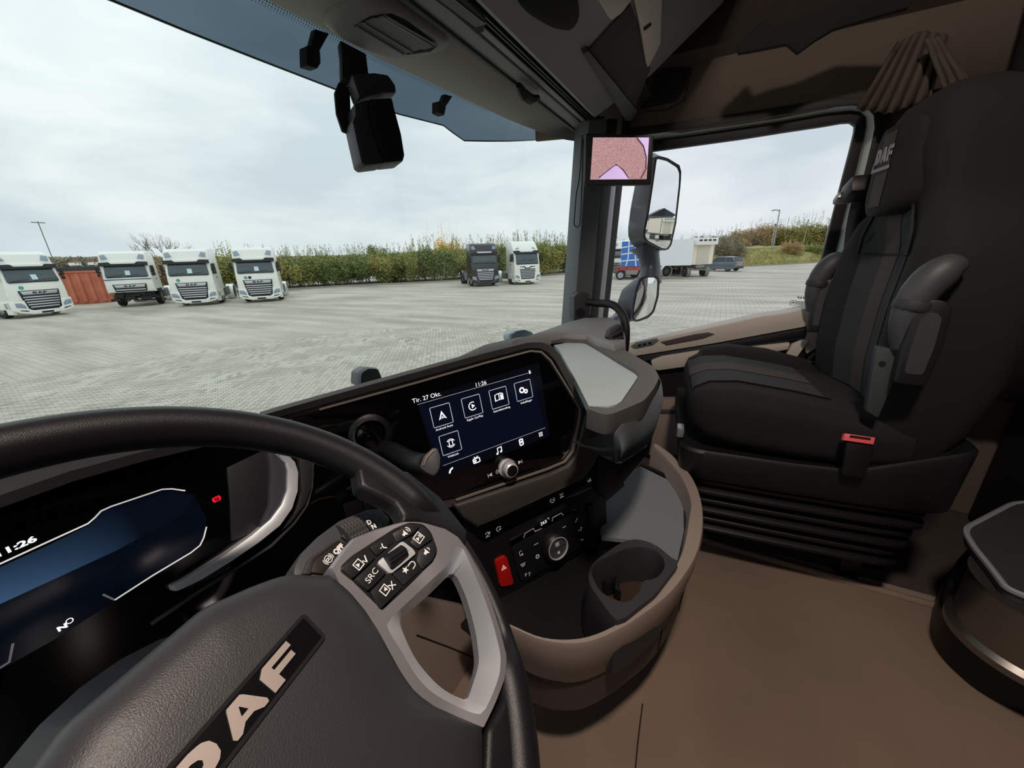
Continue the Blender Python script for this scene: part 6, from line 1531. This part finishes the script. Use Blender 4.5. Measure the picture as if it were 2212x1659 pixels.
# red chassis carrying a blue and white container
rt = thing('red_trailer', 'red steel trailer chassis standing behind the outside mirror', 'trailer')
g = ground(1362, 604); d = Vector((-g.x, -g.y, 0)).normalized(); s_ = Vector((-d.y, d.x, 0)); s_ = s_ if s_.y > 0 else -s_
Q = lambda a, b, c: Vector((g.x, g.y, GZ))+s_*a-d*b+Vector((0, 0, c))
fR = Fr((g.x, g.y, GZ), d)
for b in (0, 1.6): build('chassis_rail', loft([[Q(a, b, z), Q(a, b+.14, z), Q(a, b+.14, z+.3), Q(a, b, z+.3)] for a, z in ((1.4, .85), (-2.6, .85))]), m_redch, rt, smooth=0, bevel=.02)
for k in range(6): build('cross_member', loft([[Q(1.2-.7*k, b, .95), Q(1.06-.7*k, b, .95), Q(1.06-.7*k, b, 1.15), Q(1.2-.7*k, b, 1.15)] for b in (0, 1.7)]), m_redch, rt, smooth=0)
for a in (.95, -1.5): 
    for b in (-.1, 1.8):
        ff = Fr(Q(a, b, .42), d); w_ = build('wheel', lathe(ff, [(.25, -.12), (.42, -.12), (.42, .12), (.28, .13), (.05, .08)], 22), m_tyre, rt); build('wheel_rim', lathe(ff, [(.27, .13), (.2, .10), (.02, .14)], 16), m_rimt, w_)
build('toolbox', loft([[Q(a, -.05, z) for a, z in ((.5, .45), (-.6, .45), (-.6, .85), (.5, .85))], [Q(a, .5, z) for a, z in ((.5, .45), (-.6, .45), (-.6, .85), (.5, .85))]]), m_steel, rt, smooth=0, bevel=.03)
bc = thing('blue_container', 'blue container with a white globe pattern on the red chassis behind the mirror', 'container')
m_cblue = mat('container_blue', '2f72c4', .4); m_cw = mat('container_white', 'e9edf0', .4)
build('container_body', loft([[Q(a, b, z) for a, z in ((1.0, 1.2), (-5.2, 1.2), (-5.2, 3.45), (1.0, 3.45))] for b in (.0, 2.4)]), m_cw, bc, smooth=0, bevel=.02)
fB = Fr(Q(0, -.012, 0), d)
sgn = 1 if (fB.u.dot(s_) > 0) else -1
cx, cz = -sgn*0+ (-sgn)*(-0.0), 0
def bq(a, z): return (sgn*a, z)
blue = [bq(.98, 1.22), bq(.98, 3.43), bq(-.05, 3.43), bq(-.4, 3.1), bq(-.75, 2.5), bq(-1.1, 1.9), bq(-1.9, 1.22)]
build('blue_field', prism(fB, blue, -.01, .004), m_cblue, bc, smooth=0)
L_ = [[bq(.5, 1.22), bq(.35, 2.0), bq(.35, 3.43)], [bq(.98, 2.9), bq(-.35, 3.1)], [bq(.98, 2.3), bq(-.7, 2.5)], [bq(.98, 1.7), bq(-1.1, 1.85)], [bq(-.4, 1.22), bq(-.3, 2.0), bq(-.25, 2.9)], [bq(-1.2, 1.25), bq(-.9, 1.7)]]
build('globe_line', strokes(fB, L_, .10, .008), m_cw, bc, smooth=0)

# car: loft of sections along its length (rear at y = 0, nose towards +y)
car = thing('car', 'blue-grey estate car parked at the kerb beyond the white trailer', 'car')
m_car = mat('car_paint', '66757f', .25, metal=.3, coat=.5); m_cg = mat('car_glass', '2b353c', .08)
def csec(y, w, zb, zt, top):
    return [Vector((x, y, z)) for x, z in ((-w, zb), (w, zb), (w*1.02, zb+.3), (w, zt), (w*.9, zt+.04), (top*.0+w*.55, zt+.05), (0, zt+.06), (-w*.55, zt+.05), (-w*.9, zt+.04), (-w, zt), (-w*1.02, zb+.3))]
bm = loft([csec(*c, 0) for c in ((0, .78, .45, .85), (.08, .88, .32, 1.0), (.6, .92, .25, 1.02), (2.4, .93, .22, 1.0), (3.3, .92, .22, .98), (4.2, .86, .28, .84), (4.6, .72, .35, .65))])
build('car_body', bm, m_car, car, smooth=50, bevel=.02)
def gsec(y, wb, wt, zb, zt): return [Vector((x, y, z)) for x, z in ((-wb, zb), (wb, zb), (wt, zt), (wt*.6, zt+.04), (-wt*.6, zt+.04), (-wt, zt))]
build('glasshouse', loft([gsec(.12, .82, .70, 1.02, 1.06), gsec(.5, .86, .68, 1.03, 1.55), gsec(1.4, .87, .68, 1.03, 1.60), gsec(2.3, .86, .66, 1.02, 1.56), gsec(3.2, .84, .72, 1.0, 1.02)]), m_cg, car, smooth=40)
build('roof', loft([gsec(.42, .70, .69, 1.53, 1.56), gsec(1.4, .70, .69, 1.58, 1.62), gsec(2.35, .68, .66, 1.54, 1.58)]), m_car, car, smooth=40)
for s in (-1, 1):
    for y0, z0, y1, z1 in ((.15, 1.04, .5, 1.54), (1.25, 1.03, 1.3, 1.58), (3.15, 1.0, 2.35, 1.55)): build('window_pillar', tube([(s*.86, y0, z0), (s*.69, y1, z1)], .05, 6), m_car, car)
    for y in (.85, 3.6): wheel(car, s*.8, y, .34, .24)
    build('tail_lamp', box((s*.72, .04, .88), (.3, .12, .16)), mat('tail_lamp_red', 'c2282a', .2), car, bevel=.03)
    build('door_mirror', box((s*1.0, 2.75, 1.08), (.18, .12, .14)), m_car, car, bevel=.03)
build('number_plate', box((0, -.01, .72), (.5, .03, .12)), mat('plate_amber', 'd9a640', .5), car, bevel=.005)
build('rear_bumper', box((0, .04, .42), (1.6, .16, .22)), m_tb, car, bevel=.04)
g = ground(1596, 586); car.location = (g.x, g.y, GZ); car.rotation_euler = (0, 0, R(-32) )
# ------------------------------------------------------------------ kerb, bank, hills, woods
m_grass = mat('dry_autumn_grass', 'a89f66', .95, var=(.5, '8d8f55')); m_soil = mat('verge_soil', '8a7f66', .95, var=(.8, '6f7048'))
def strip_mesh(name, pts, w, h, m, kind='structure', back=True):
    rings = []
    for i, p in enumerate(pts):
        q = Vector(p); t = (Vector(pts[min(i+1, len(pts)-1)])-Vector(pts[max(i-1, 0)])); t.z = 0; t.normalize(); n_ = Vector((-t.y, t.x, 0))
        if n_.dot(q) < 0: n_ = -n_
        rings.append([q+Vector((0, 0, -.05)), q+Vector((0, 0, h)), q+n_*w+Vector((0, 0, h)), q+n_*w+Vector((0, 0, -.05))])
    return tag(build(name, loft(rings), m, None, smooth=0), kind=kind)
K = [ground(330, 648), ground(490, 640), ground(620, 626), ground(760, 618), ground(900, 612), ground(990, 607), ground(1090, 600), ground(1215, 592), ground(1300, 586)]
strip_mesh('kerb', K, .25, .14, mat('kerb_stone', '9a9488', .8))
strip_mesh('verge', [p+Vector(p).normalized()*.25 for p in K], 6.5, .06, m_soil)
K2 = [ground(1500, 584), ground(1560, 579), ground(1640, 574.5), ground(1720, 570), ground(1800, 565), ground(1900, 559)]
strip_mesh('kerb', K2, .25, .12, mat('kerb_stone', '9a9488', .8))
# grass bank rising behind the second kerb
rings = []
rg = random.Random(11)
for i in range(26):
    s = i/25*(len(K2)-1); k = min(int(s), len(K2)-2); q = K2[k].lerp(K2[k+1], s-k); d = Vector((q.x, q.y, 0)).normalized()
    rings.append([Vector((q.x, q.y, GZ))+d*(a+.25)+Vector((0, 0, z+(rg.uniform(-.15, .15) if a > 1 else 0))) for a, z in ((0, .1), (2.5, .75), (6, 1.45), (12, 1.9), (24, 2.3), (60, 3.2))])
bank = tag(build('grass_bank', loft(rings, cap=False, closed=False), m_grass, None, smooth=60), kind='structure')

gv = []; gf = []
for q_ in range(11000):
    s = rg.random()*(len(K2)-1); k = min(int(s), len(K2)-2); q = K2[k].lerp(K2[k+1], s-k); d = Vector((q.x, q.y, 0)).normalized()
    a = rg.random()**1.5*22; z = float(np.interp(a, [0, 2.5, 6, 12, 24], [.1, .75, 1.45, 1.9, 2.3])); b = Vector((q.x, q.y, GZ+z-.03))+d*(a+.25); hgt = rg.uniform(.12, .42); w_ = Vector((-d.y, d.x, 0))*rg.uniform(.02, .06); ln_ = Vector((rg.uniform(-.15, .15), rg.uniform(-.15, .15), hgt))
    o_ = len(gv); gv.extend([b-w_, b+w_, b+ln_]); gf.append((o_, o_+1, o_+2))
gm = bpy.data.meshes.new('grass'); gm.from_pydata([tuple(v) for v in gv], [], gf); gm.materials.append(mat('dry_grass_blades', 'b5a96c', .95, var=(.6, '8f9152')))
tag(link(bpy.data.objects.new('grass', gm)), kind='stuff')
def hill(name, az0, az1, D, hfun, m, n=120, noise=.8, seed=1):
    """far ridge: azimuths in degrees from the +y axis towards +x"""
    rn = random.Random(seed); rings = []
    for i in range(n+1):
        a = R(az0+(az1-az0)*i/n); hh = hfun(i/n); row = []
        for k in range(13):
            t = k/12; D_ = D*(.9+.25*t)+rn.uniform(-1.5, 1.5); aa = a+rn.uniform(-.5, .5)/D; z = hh*math.sin(math.pi*min(1, t*.95)*.62)**1.0/math.sin(math.pi*.62*.8) if k else 0
            row.append(Vector((math.sin(aa)*D_, math.cos(aa)*D_, GZ+min(z, hh*1.05)+(rn.uniform(-1, 1)*noise if k else 0))))
        rings.append(row)
    return tag(build(name, loft(rings, cap=False, closed=False), m, None, smooth=0), kind='structure')
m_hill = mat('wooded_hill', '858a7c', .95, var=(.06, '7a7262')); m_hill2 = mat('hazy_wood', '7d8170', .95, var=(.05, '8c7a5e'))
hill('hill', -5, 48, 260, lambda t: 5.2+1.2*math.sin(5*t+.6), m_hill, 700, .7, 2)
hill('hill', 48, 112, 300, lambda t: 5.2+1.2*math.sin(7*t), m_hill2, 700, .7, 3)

def woodland(name, az0, az1, D, hfun, n, ls, m, seed):
    rn = np.random.default_rng(seed); t = rn.random(n); a = np.radians(az0+(az1-az0)*t); Dd = D*(.93+.12*rn.random(n))
    hh = np.array([hfun(k) for k in t]); z = hh*(.35+.75*rn.random(n)**.6); c = np.stack([np.sin(a)*Dd, np.cos(a)*Dd, GZ+z], 1)
    u = rn.normal(size=(n, 3)); u /= np.linalg.norm(u, axis=1)[:, None]; w = np.cross(u, rn.normal(size=(n, 3))); w /= np.linalg.norm(w, axis=1)[:, None]
    s = ls*(.6+.8*rn.random(n))[:, None]; V = np.stack([c-u*s, c+w*s*.6, c+u*s, c-w*s*.6], 1).reshape(-1, 3)
    me = bpy.data.meshes.new(name); me.from_pydata(V.tolist(), [], np.arange(n*4).reshape(-1, 4).tolist()); me.materials.append(m)
    return tag(link(bpy.data.objects.new(name, me)), kind='stuff')
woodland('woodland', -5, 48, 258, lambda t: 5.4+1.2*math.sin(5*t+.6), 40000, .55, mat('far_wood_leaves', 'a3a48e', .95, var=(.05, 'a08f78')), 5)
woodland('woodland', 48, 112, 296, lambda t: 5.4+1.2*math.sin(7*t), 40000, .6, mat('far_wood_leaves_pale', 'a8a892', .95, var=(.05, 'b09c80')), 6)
# ------------------------------------------------------------------ plants: leaf clouds of real leaves on stems
GREENS = {'green': ('87924f', 'a9a866'), 'dark': ('6f8048', '8f9b60'), 'olive': ('98944f', 'b9b070'), 'yellow': ('eeb81c', 'f4cc4a'), 'orange': ('b89a68', 'c2ae7c'), 'rust': ('b08e6e', 'a3926e'), 'bare': ('a09277', '8f8668')}  # leaf tones lightened, distance haze put into the colours
for k, (a, b) in GREENS.items(): mat('leaf_'+k, a, .8, var=(1.6, b))
m_stem = mat('twig_bark', '6a5c4a', .9)
MESH = {}
def leaf_mesh(key, rx, ry, h, n, ls, seed, shoots=0, kind='green', low=0.0):
    rn = random.Random(seed); V = []; F = []
    def leaf(p, s):
        a = rn.uniform(0, 6.28); t = rn.uniform(-1, 1); u = Vector((math.cos(a), math.sin(a), t*.6)).normalized(); w = u.cross(Vector((rn.uniform(-1, 1), rn.uniform(-1, 1), rn.uniform(.2, 1)))).normalized()
        o = len(V); V.extend([p-u*s, p+w*s*.42, p+u*s, p-w*s*.42]); F.append((o, o+1, o+2, o+3))
    blobs = [(rn.uniform(-.7, .7)*rx, rn.uniform(-.7, .7)*ry, rn.uniform(.25, .72)*h, rn.uniform(.28, .5)) for _ in range(14)]
    for k in range(n):
        bx_, by_, bz, br = blobs[k % 14]
        d = Vector((rn.gauss(0, 1), rn.gauss(0, 1), rn.gauss(0, 1))).normalized()*(rn.random()**.35)
        p = Vector((bx_+d.x*br*rx, by_+d.y*br*ry, max(low, bz+d.z*br*h*.75)))
        leaf(p, ls*rn.uniform(.7, 1.3))
    for k in range(shoots):
        x, y = rn.uniform(-.9, .9)*rx, rn.uniform(-.7, .7)*ry; z0 = h*.6; top = h*rn.uniform(.95, 1.32); lx, ly = rn.uniform(-.5, .7), rn.uniform(-.3, .3)
        for q in range(34):
            t = q/33; leaf(Vector((x+lx*t, y+ly*t, z0+(top-z0)*t))+Vector((rn.uniform(-.1, .1), rn.uniform(-.1, .1), 0))*(1.3-t), ls*.75)
    me = bpy.data.meshes.new(key); me.from_pydata(V, [], F); me.materials.append(MATS['leaf_'+kind]); return me
def stems_mesh(key, rx, ry, h, n, seed, r=.03):
    rn = random.Random(seed); bm = bmesh.new()
    for k in range(n):
        x, y = rn.uniform(-.5, .5)*rx, rn.uniform(-.5, .5)*ry
        add_tube(bm, [(x*.3, y*.3, 0), (x*.8, y*.8, h*.4), (x*1.3, y*1.3, h*rn.uniform(.7, 1.0))], [r, r*.7, r*.25], 5)
    me = bpy.data.meshes.new(key); bm.to_mesh(me); bm.free(); me.materials.append(m_stem); return me
def plant(name, label, cat, group, loc, key, rx, ry, h, n, ls, seed, shoots=0, kind='green', nst=7, r=.03, rz=0, low=0.0):
    t = thing(name, label, cat, group, loc, rz)
    if key not in MESH: MESH[key] = (leaf_mesh('foliage', rx, ry, h, n, ls, seed, shoots, kind, low), stems_mesh('stems', rx, ry, h, nst, seed, r))
    f = link(bpy.data.objects.new('foliage', MESH[key][0]), t); f['kind'] = 'stuff'
    link(bpy.data.objects.new('stem', MESH[key][1]), t); return t
rnp = random.Random(21)
# the hedge behind the kerb
def at_hedge(px, py, back):
    g = ground(px, py); d = Vector((g.x, g.y, 0)).normalized(); return (g.x+d.x*back, g.y+d.y*back, GZ)
HED = [(500, 638, 'a', 1.0), (545, 634, 'b', 1.0), (610, 628, 'b', 1.0), (650, 624, 'c', .95), (690, 622, 'a', 1.0), (730, 620, 'd', .95), (775, 618, 'c', 1.0), (820, 615, 'b', 1.05), (868, 612, 'd', 1.0), (905, 612, 'a', 1.0), (945, 610, 'c', 1.12), (985, 607, 'a', 1.1), (1025, 604, 'b', 1.1), (1070, 602, 'a', 1.15), (1105, 600, 'c', 1.15), (1150, 597, 'a', 1.15), (1185, 595, 'b', 1.2), (1222, 592, 'a', 1.2), (1260, 590, 'c', 1.2), (1300, 588, 'a', 1.15), (1345, 590, 'b', 1.1), (1390, 590, 'c', 1.1)]
PR = {'a': (2.3, 1.5, 3.3, 7000, .105, 1, 26, 'green'), 'b': (2.4, 1.6, 3.1, 7000, .10, 2, 22, 'olive'), 'c': (2.2, 1.5, 3.4, 7000, .10, 3, 30, 'dark'), 'd': (2.3, 1.6, 3.0, 7000, .10, 4, 12, 'dark')}
ORD = ['first', 'second', 'third', 'fourth', 'fifth', 'sixth', 'seventh', 'eighth', 'ninth', 'tenth', 'eleventh', 'twelfth', 'thirteenth', 'fourteenth', 'fifteenth', 'sixteenth', 'seventeenth', 'eighteenth', 'nineteenth', 'twentieth', 'twenty-first', 'twenty-second']
for i_, (px, py, k, s) in enumerate(HED):
    rx, ry, h, n, ls, sd_, sh_, kd = PR[k]
    p = plant('hedge_shrub', {'a': 'green', 'b': 'olive yellow', 'c': 'darker green', 'd': 'low dark'}[k]+' hedge shrub, '+ORD[i_]+' along the kerb counted from the row of white trucks', 'shrub', 'shrubs of the hedge along the yard', at_hedge(px, py, 2.3), 'hedge_'+k, rx, ry, h, n, ls, sd_, sh_, kd, rz=rnp.uniform(0, 6))
    p.scale = (s, s, s*rnp.uniform(.92, 1.08))
for i_, (px, py, k, s) in enumerate([(520, 636, 'd', 1.0), (575, 631, 'a', 1.0), (630, 626, 'd', .95), (670, 623, 'b', 1.0), (710, 621, 'c', .95), (752, 619, 'b', 1.0), (797, 616, 'a', 1.0), (845, 613, 'd', 1.1), (888, 612, 'b', 1.05), (925, 611, 'd', 1.1), (965, 608, 'b', 1.1), (1005, 605, 'd', 1.15), (1048, 603, 'c', 1.15), (1088, 601, 'b', 1.2), (1128, 598, 'd', 1.2), (1168, 596, 'c', 1.25), (1205, 593, 'd', 1.25), (1240, 591, 'b', 1.2)]):
    rx, ry, h, n, ls, sd_, sh_, kd = PR[k]
    p = plant('hedge_shrub', 'shrub in the rear line of the hedge, '+ORD[i_]+' counted from the row of white trucks', 'shrub', 'shrubs in the second line of the hedge', at_hedge(px, py, 4.6), 'hedge_'+k, rx, ry, h, n, ls, sd_, sh_, kd, rz=rnp.uniform(0, 6))
    p.scale = (s, s, s)
for i_, (px, py) in enumerate(((345, 640), (395, 640), (455, 638), (490, 640))):
    p = plant('hedge_shrub', 'brownish loose shrub behind the white trucks, '+ORD[i_]+' right of the red container', 'shrub', 'brownish shrubs behind the white trucks', at_hedge(px, py, 5), 'hedge_brown', 2.2, 1.5, 3.0, 5000, .10, 6, 20, 'rust', rz=rnp.uniform(0, 6))
plant('rounded_shrub', 'round dark green shrub rising above the middle of the hedge', 'shrub', None, at_hedge(828, 610, 4.5), 'round', 2.0, 1.6, 4.7, 7000, .10, 9, 0, 'dark')
plant('yellow_tree', 'bright yellow autumn tree behind the hedge left of the black truck', 'tree', None, at_hedge(962, 602, 3.6), 'yel', 2.4, 1.8, 5.2, 7000, .10, 10, 14, 'yellow', low=1.5)
plant('leafy_shrub', 'bushy green shrub low in front of the hedge with broad dark leaves', 'shrub', None, at_hedge(850, 612, .8), 'low1', 1.8, 1.2, 2.4, 3000, .14, 12, 4, 'dark')
# bare tree left
def bare_tree(name, label, loc, h, seed, spread=.55, group=None):
    t = thing(name, label, 'tree', group, loc); rn = random.Random(seed); bm = bmesh.new()
    def grow(p, d, l, r, dep):
        q = p+d*l; add_tube(bm, [p, p.lerp(q, .5)+Vector((rn.uniform(-.05, .05), rn.uniform(-.05, .05), 0))*l, q], [r, r*.85, r*.65], 5 if dep < 3 else 4, cap=False)
        if dep >= 6: return
        for k in range(3 if dep < 4 else 2):
            dd = (d+Vector((rn.uniform(-1, 1), rn.uniform(-1, 1), rn.uniform(-.15, .5)))*spread*1.35).normalized(); grow(q, dd, l*rn.uniform(.68, .86), r*.6, dep+1)
    grow(Vector((0, 0, 0)), Vector((0, 0, 1)), h*.26, h*.022, 0)
    build('bare_branches', bm, m_stem, t, smooth=60, norm=False); return t
g = ground(372, 640); d = Vector((g.x, g.y, 0)).normalized()
bare_tree('bare_tree', 'wide leafless tree rising behind the row of white trucks', (g.x+d.x*14, g.y+d.y*14, GZ), 6.2, 4, .6)
# autumn trees beyond the bank
def far(px, D): a = ray(px, 540); q = Vector((a[0], a[1], 0)).normalized()*D; return (q.x, q.y, GZ)
AT = [(1470, 95, 'rust', 5.2), (1500, 100, 'green', 5.5), (1530, 88, 'bare', 6.2), (1555, 78, 'bare', 5.6), (1590, 105, 'orange', 8.2), (1612, 112, 'rust', 9.0), (1640, 108, 'orange', 9.6), (1665, 112, 'orange', 9.2), (1690, 110, 'olive', 9.4), (1715, 112, 'green', 9.2), (1738, 108, 'olive', 10.4), (1762, 110, 'green', 9.0), (1790, 108, 'orange', 8.8), (1820, 106, 'olive', 8.6)]
NAME_ = {'rust': 'rusty brown', 'green': 'dull green', 'bare': 'half bare brown', 'orange': 'orange', 'olive': 'olive green'}
WHERE_ = ['just right of the outside mirror over the white trailer', 'over the middle of the white trailer roof', 'above the cooling unit of the white trailer', 'between the white trailer and the blue-grey car roof',
          'straight above the blue-grey car', 'above the rear end of the blue-grey car', 'left of the street lamp, taller than its neighbours', 'directly behind the curved street lamp', 'just right of the curved street lamp', 'between street lamp and thin pale pole',
          'behind the first thin pale pole, tallest of the wood', 'between the two thin pale poles', 'behind the last thin pale pole', 'hidden mostly by the door window seal']
for i, (px, D, k, h) in enumerate(AT):
    x, y, z = far(px, D)
    plant('autumn_tree', NAME_[k]+' autumn tree '+WHERE_[i], 'tree', 'trees of the wood beyond the bank', (x, y, z+1.2), 'at_%s' % k, 4.2, 3.4, 8.6, 8000, .2, 30+len(k), 10, k, 6, .12, rz=rnp.uniform(0, 6)).scale = (.85, .85, .62*h/8.6)
for px, D, k, h, lab in ((1712, 77, 'orange', 3.4, 'small orange bush standing on the grass bank'), (1590, 68, 'bare', 3.6, 'brown straggly bush behind the car on the bank'), (1562, 66, 'bare', 4.2, 'tall brown bush between trailer and car'), (1760, 82, 'green', 2.6, 'low green bush at the right end of the grass bank')):
    x, y, z = far(px, D); plant('bank_bush', lab, 'bush', None, (x, y, z+.9), 'bb_'+k+str(h), 2.0, 1.6, h*.8, 3000, .12, 50, 8, k)
# posts, mast, houses
m_post = mat('grey_post', 'a3a8aa', .5, metal=.3)
def post(name, px, py, D, h, label, r=.07, arm=0.0, z0=1.3):
    x, y, z = far(px, D); t = thing(name, label, 'post', None, (x, y, z+z0))
    P = [(0, 0, 0), (0, 0, h-.3), (-.0, 0, h)]
    if arm: P = [(0, 0, 0), (0, 0, h-.6), (.05, .15, h-.2), (.1, arm*.6, h), (.1, arm, h-.05)]
    build('post_tube', tube(smooth_path(P, 4), r, 8), m_post, t)
    if arm: build('lamp_head', box((.1, arm, h-.08), (.22, .5, .12)), m_greyc, t, bevel=.03)
    else: build('post_cap', box((0, 0, h), (r*3, r*3, .25)), m_greyc, t, bevel=.03)
    return t
post('street_lamp', 1669, 560, 88, 7.4, 'tall curved street lamp on the grass bank', .09, 1.0)
post('camera_post', 1665, 560, 84, 4.8, 'shorter grey post beside the curved street lamp', .09)
post('thin_post', 1733, 560, 90, 5.4, 'thin pale pole right of the street lamp', .05); post('thin_post', 1778, 560, 92, 5.4, 'thin pale pole furthest along the bank towards the door pillar', .04)
x, y, z = far(106, 200); ms = thing('lattice_mast', 'thin tall mast on the wooded hill far behind the trucks', 'mast', None, (x, y, z))
build('mast_legs', tube([(0, 0, 0), (0, 0, 17)], .12, 5), m_greyc, ms); build('mast_arm', box((0, 0, 16.6), (3.0, .25, .25)), m_greyc, ms, bevel=.02)
for px, lab in ((150, 'white gabled farmhouse on the wooded hill, nearest the mast'), (192, 'white gabled house on the hill behind the red container'), (205, 'small pale house on the hill just left of the second truck')):
    x, y, z = far(px, 225); t = thing('house', lab, 'house', None, (x, y, z+3.2), R(30)); t.scale = (.42, .42, .42)
    build('house_wall', box((0, 0, 2.0), (6, 5, 2.6)), m_tw, t, smooth=0); build('house_roof', loft([[Vector((xx, -2.9, 3.2)), Vector((xx, 0, 5.4)), Vector((xx, 2.9, 3.2))] for xx in (-3.2, 3.2)]), mat('roof_tile', '7a5a4c', .8), t, smooth=0); build('chimney', box((1.2, 0, 5.2), (.5, .5, 1.2)), m_redc, t, smooth=0)
    for xx in (-1.6, 1.4): build('house_window', box((xx, -2.51, 2.1), (1.0, .05, 1.1)), m_tg, t, smooth=0)
# solar shed / pale roofs seen beyond the bank
x, y, z = far(1625, 120); t = thing('glasshouse', 'long low pale roof seen over the grass bank behind the lamp', 'building', None, (x, y, z+.8), R(-65)); build('shed_wall', box((0, 0, 1.0), (18, 5, 2)), m_wbox, t, smooth=0); build('shed_roof', loft([[Vector((xx, -3, 2)), Vector((xx, 0, 3.4)), Vector((xx, 3, 2))] for xx in (-9.3, 9.3)]), mat('pale_roof', 'a9b0b8', .5), t, smooth=0)

# ------------------------------------------------------------------ behind the cab: what the outside mirrors show
for (x, y, rz, m, lab, L_) in ((14.9, -79, 176, m_wbox, 'white trailer seen in the outside mirror, nearest of the row', 12), (18.0, -79, 176, mat('dark_trailer', '50555a', .5), 'dark grey trailer seen at the edge of the outside mirror', 12), (23.4, -138, 174, mat('red_curtain_side', 'a8252c', .6), 'red trailer seen small in the outside mirror', 10), (20.2, -138, 174, m_wbox, 'white trailer left of the red one in the outside mirror', 10)):
    t = trailer('parked_trailer', lab, L_, 2.5, 1.1, 3.9, m, wheels=(6.5, 7.8, 9.1), reefer=(m is m_wbox and y > -90), drawbar=False); t.location = (x, y, GZ); t.rotation_euler = (0, 0, R(rz))
hl_ = thing('workshop', 'dark workshop gable seen above the trailers in the outside mirror', 'building', None, (27, -175, GZ), 0)
build('workshop_wall', box((0, 0, 3), (8, 14, 6)), m_greyc, hl_, smooth=0); build('workshop_roof', loft([[Vector((-5, yy, 6)), Vector((0, yy, 8.6)), Vector((5, yy, 6))] for yy in (-7.5, 7.5)]), m_tb, hl_, smooth=0)

# ================================================================== finish: put every Empty at the base of its thing, lift the scene onto z = 0
bpy.context.view_layer.update()
def meshes(o):
    r = []
    for c in o.children:
        if c.type == 'MESH': r.append(c)
        r += meshes(c)
    return r
for t in THINGS:
    if t.location.length > 1e-6 or t.rotation_euler.z: continue
    P = [c.matrix_world @ Vector(k) for c in meshes(t) for k in c.bound_box]
    if not P: continue
    b = Vector(((min(p.x for p in P)+max(p.x for p in P))/2, (min(p.y for p in P)+max(p.y for p in P))/2, min(p.z for p in P)))
    t.location = b
    for c in t.children: c.matrix_parent_inverse = Matrix.Translation(-b)
for o in list(SC.objects):
    if o.parent is None: o.location.z += LIFT
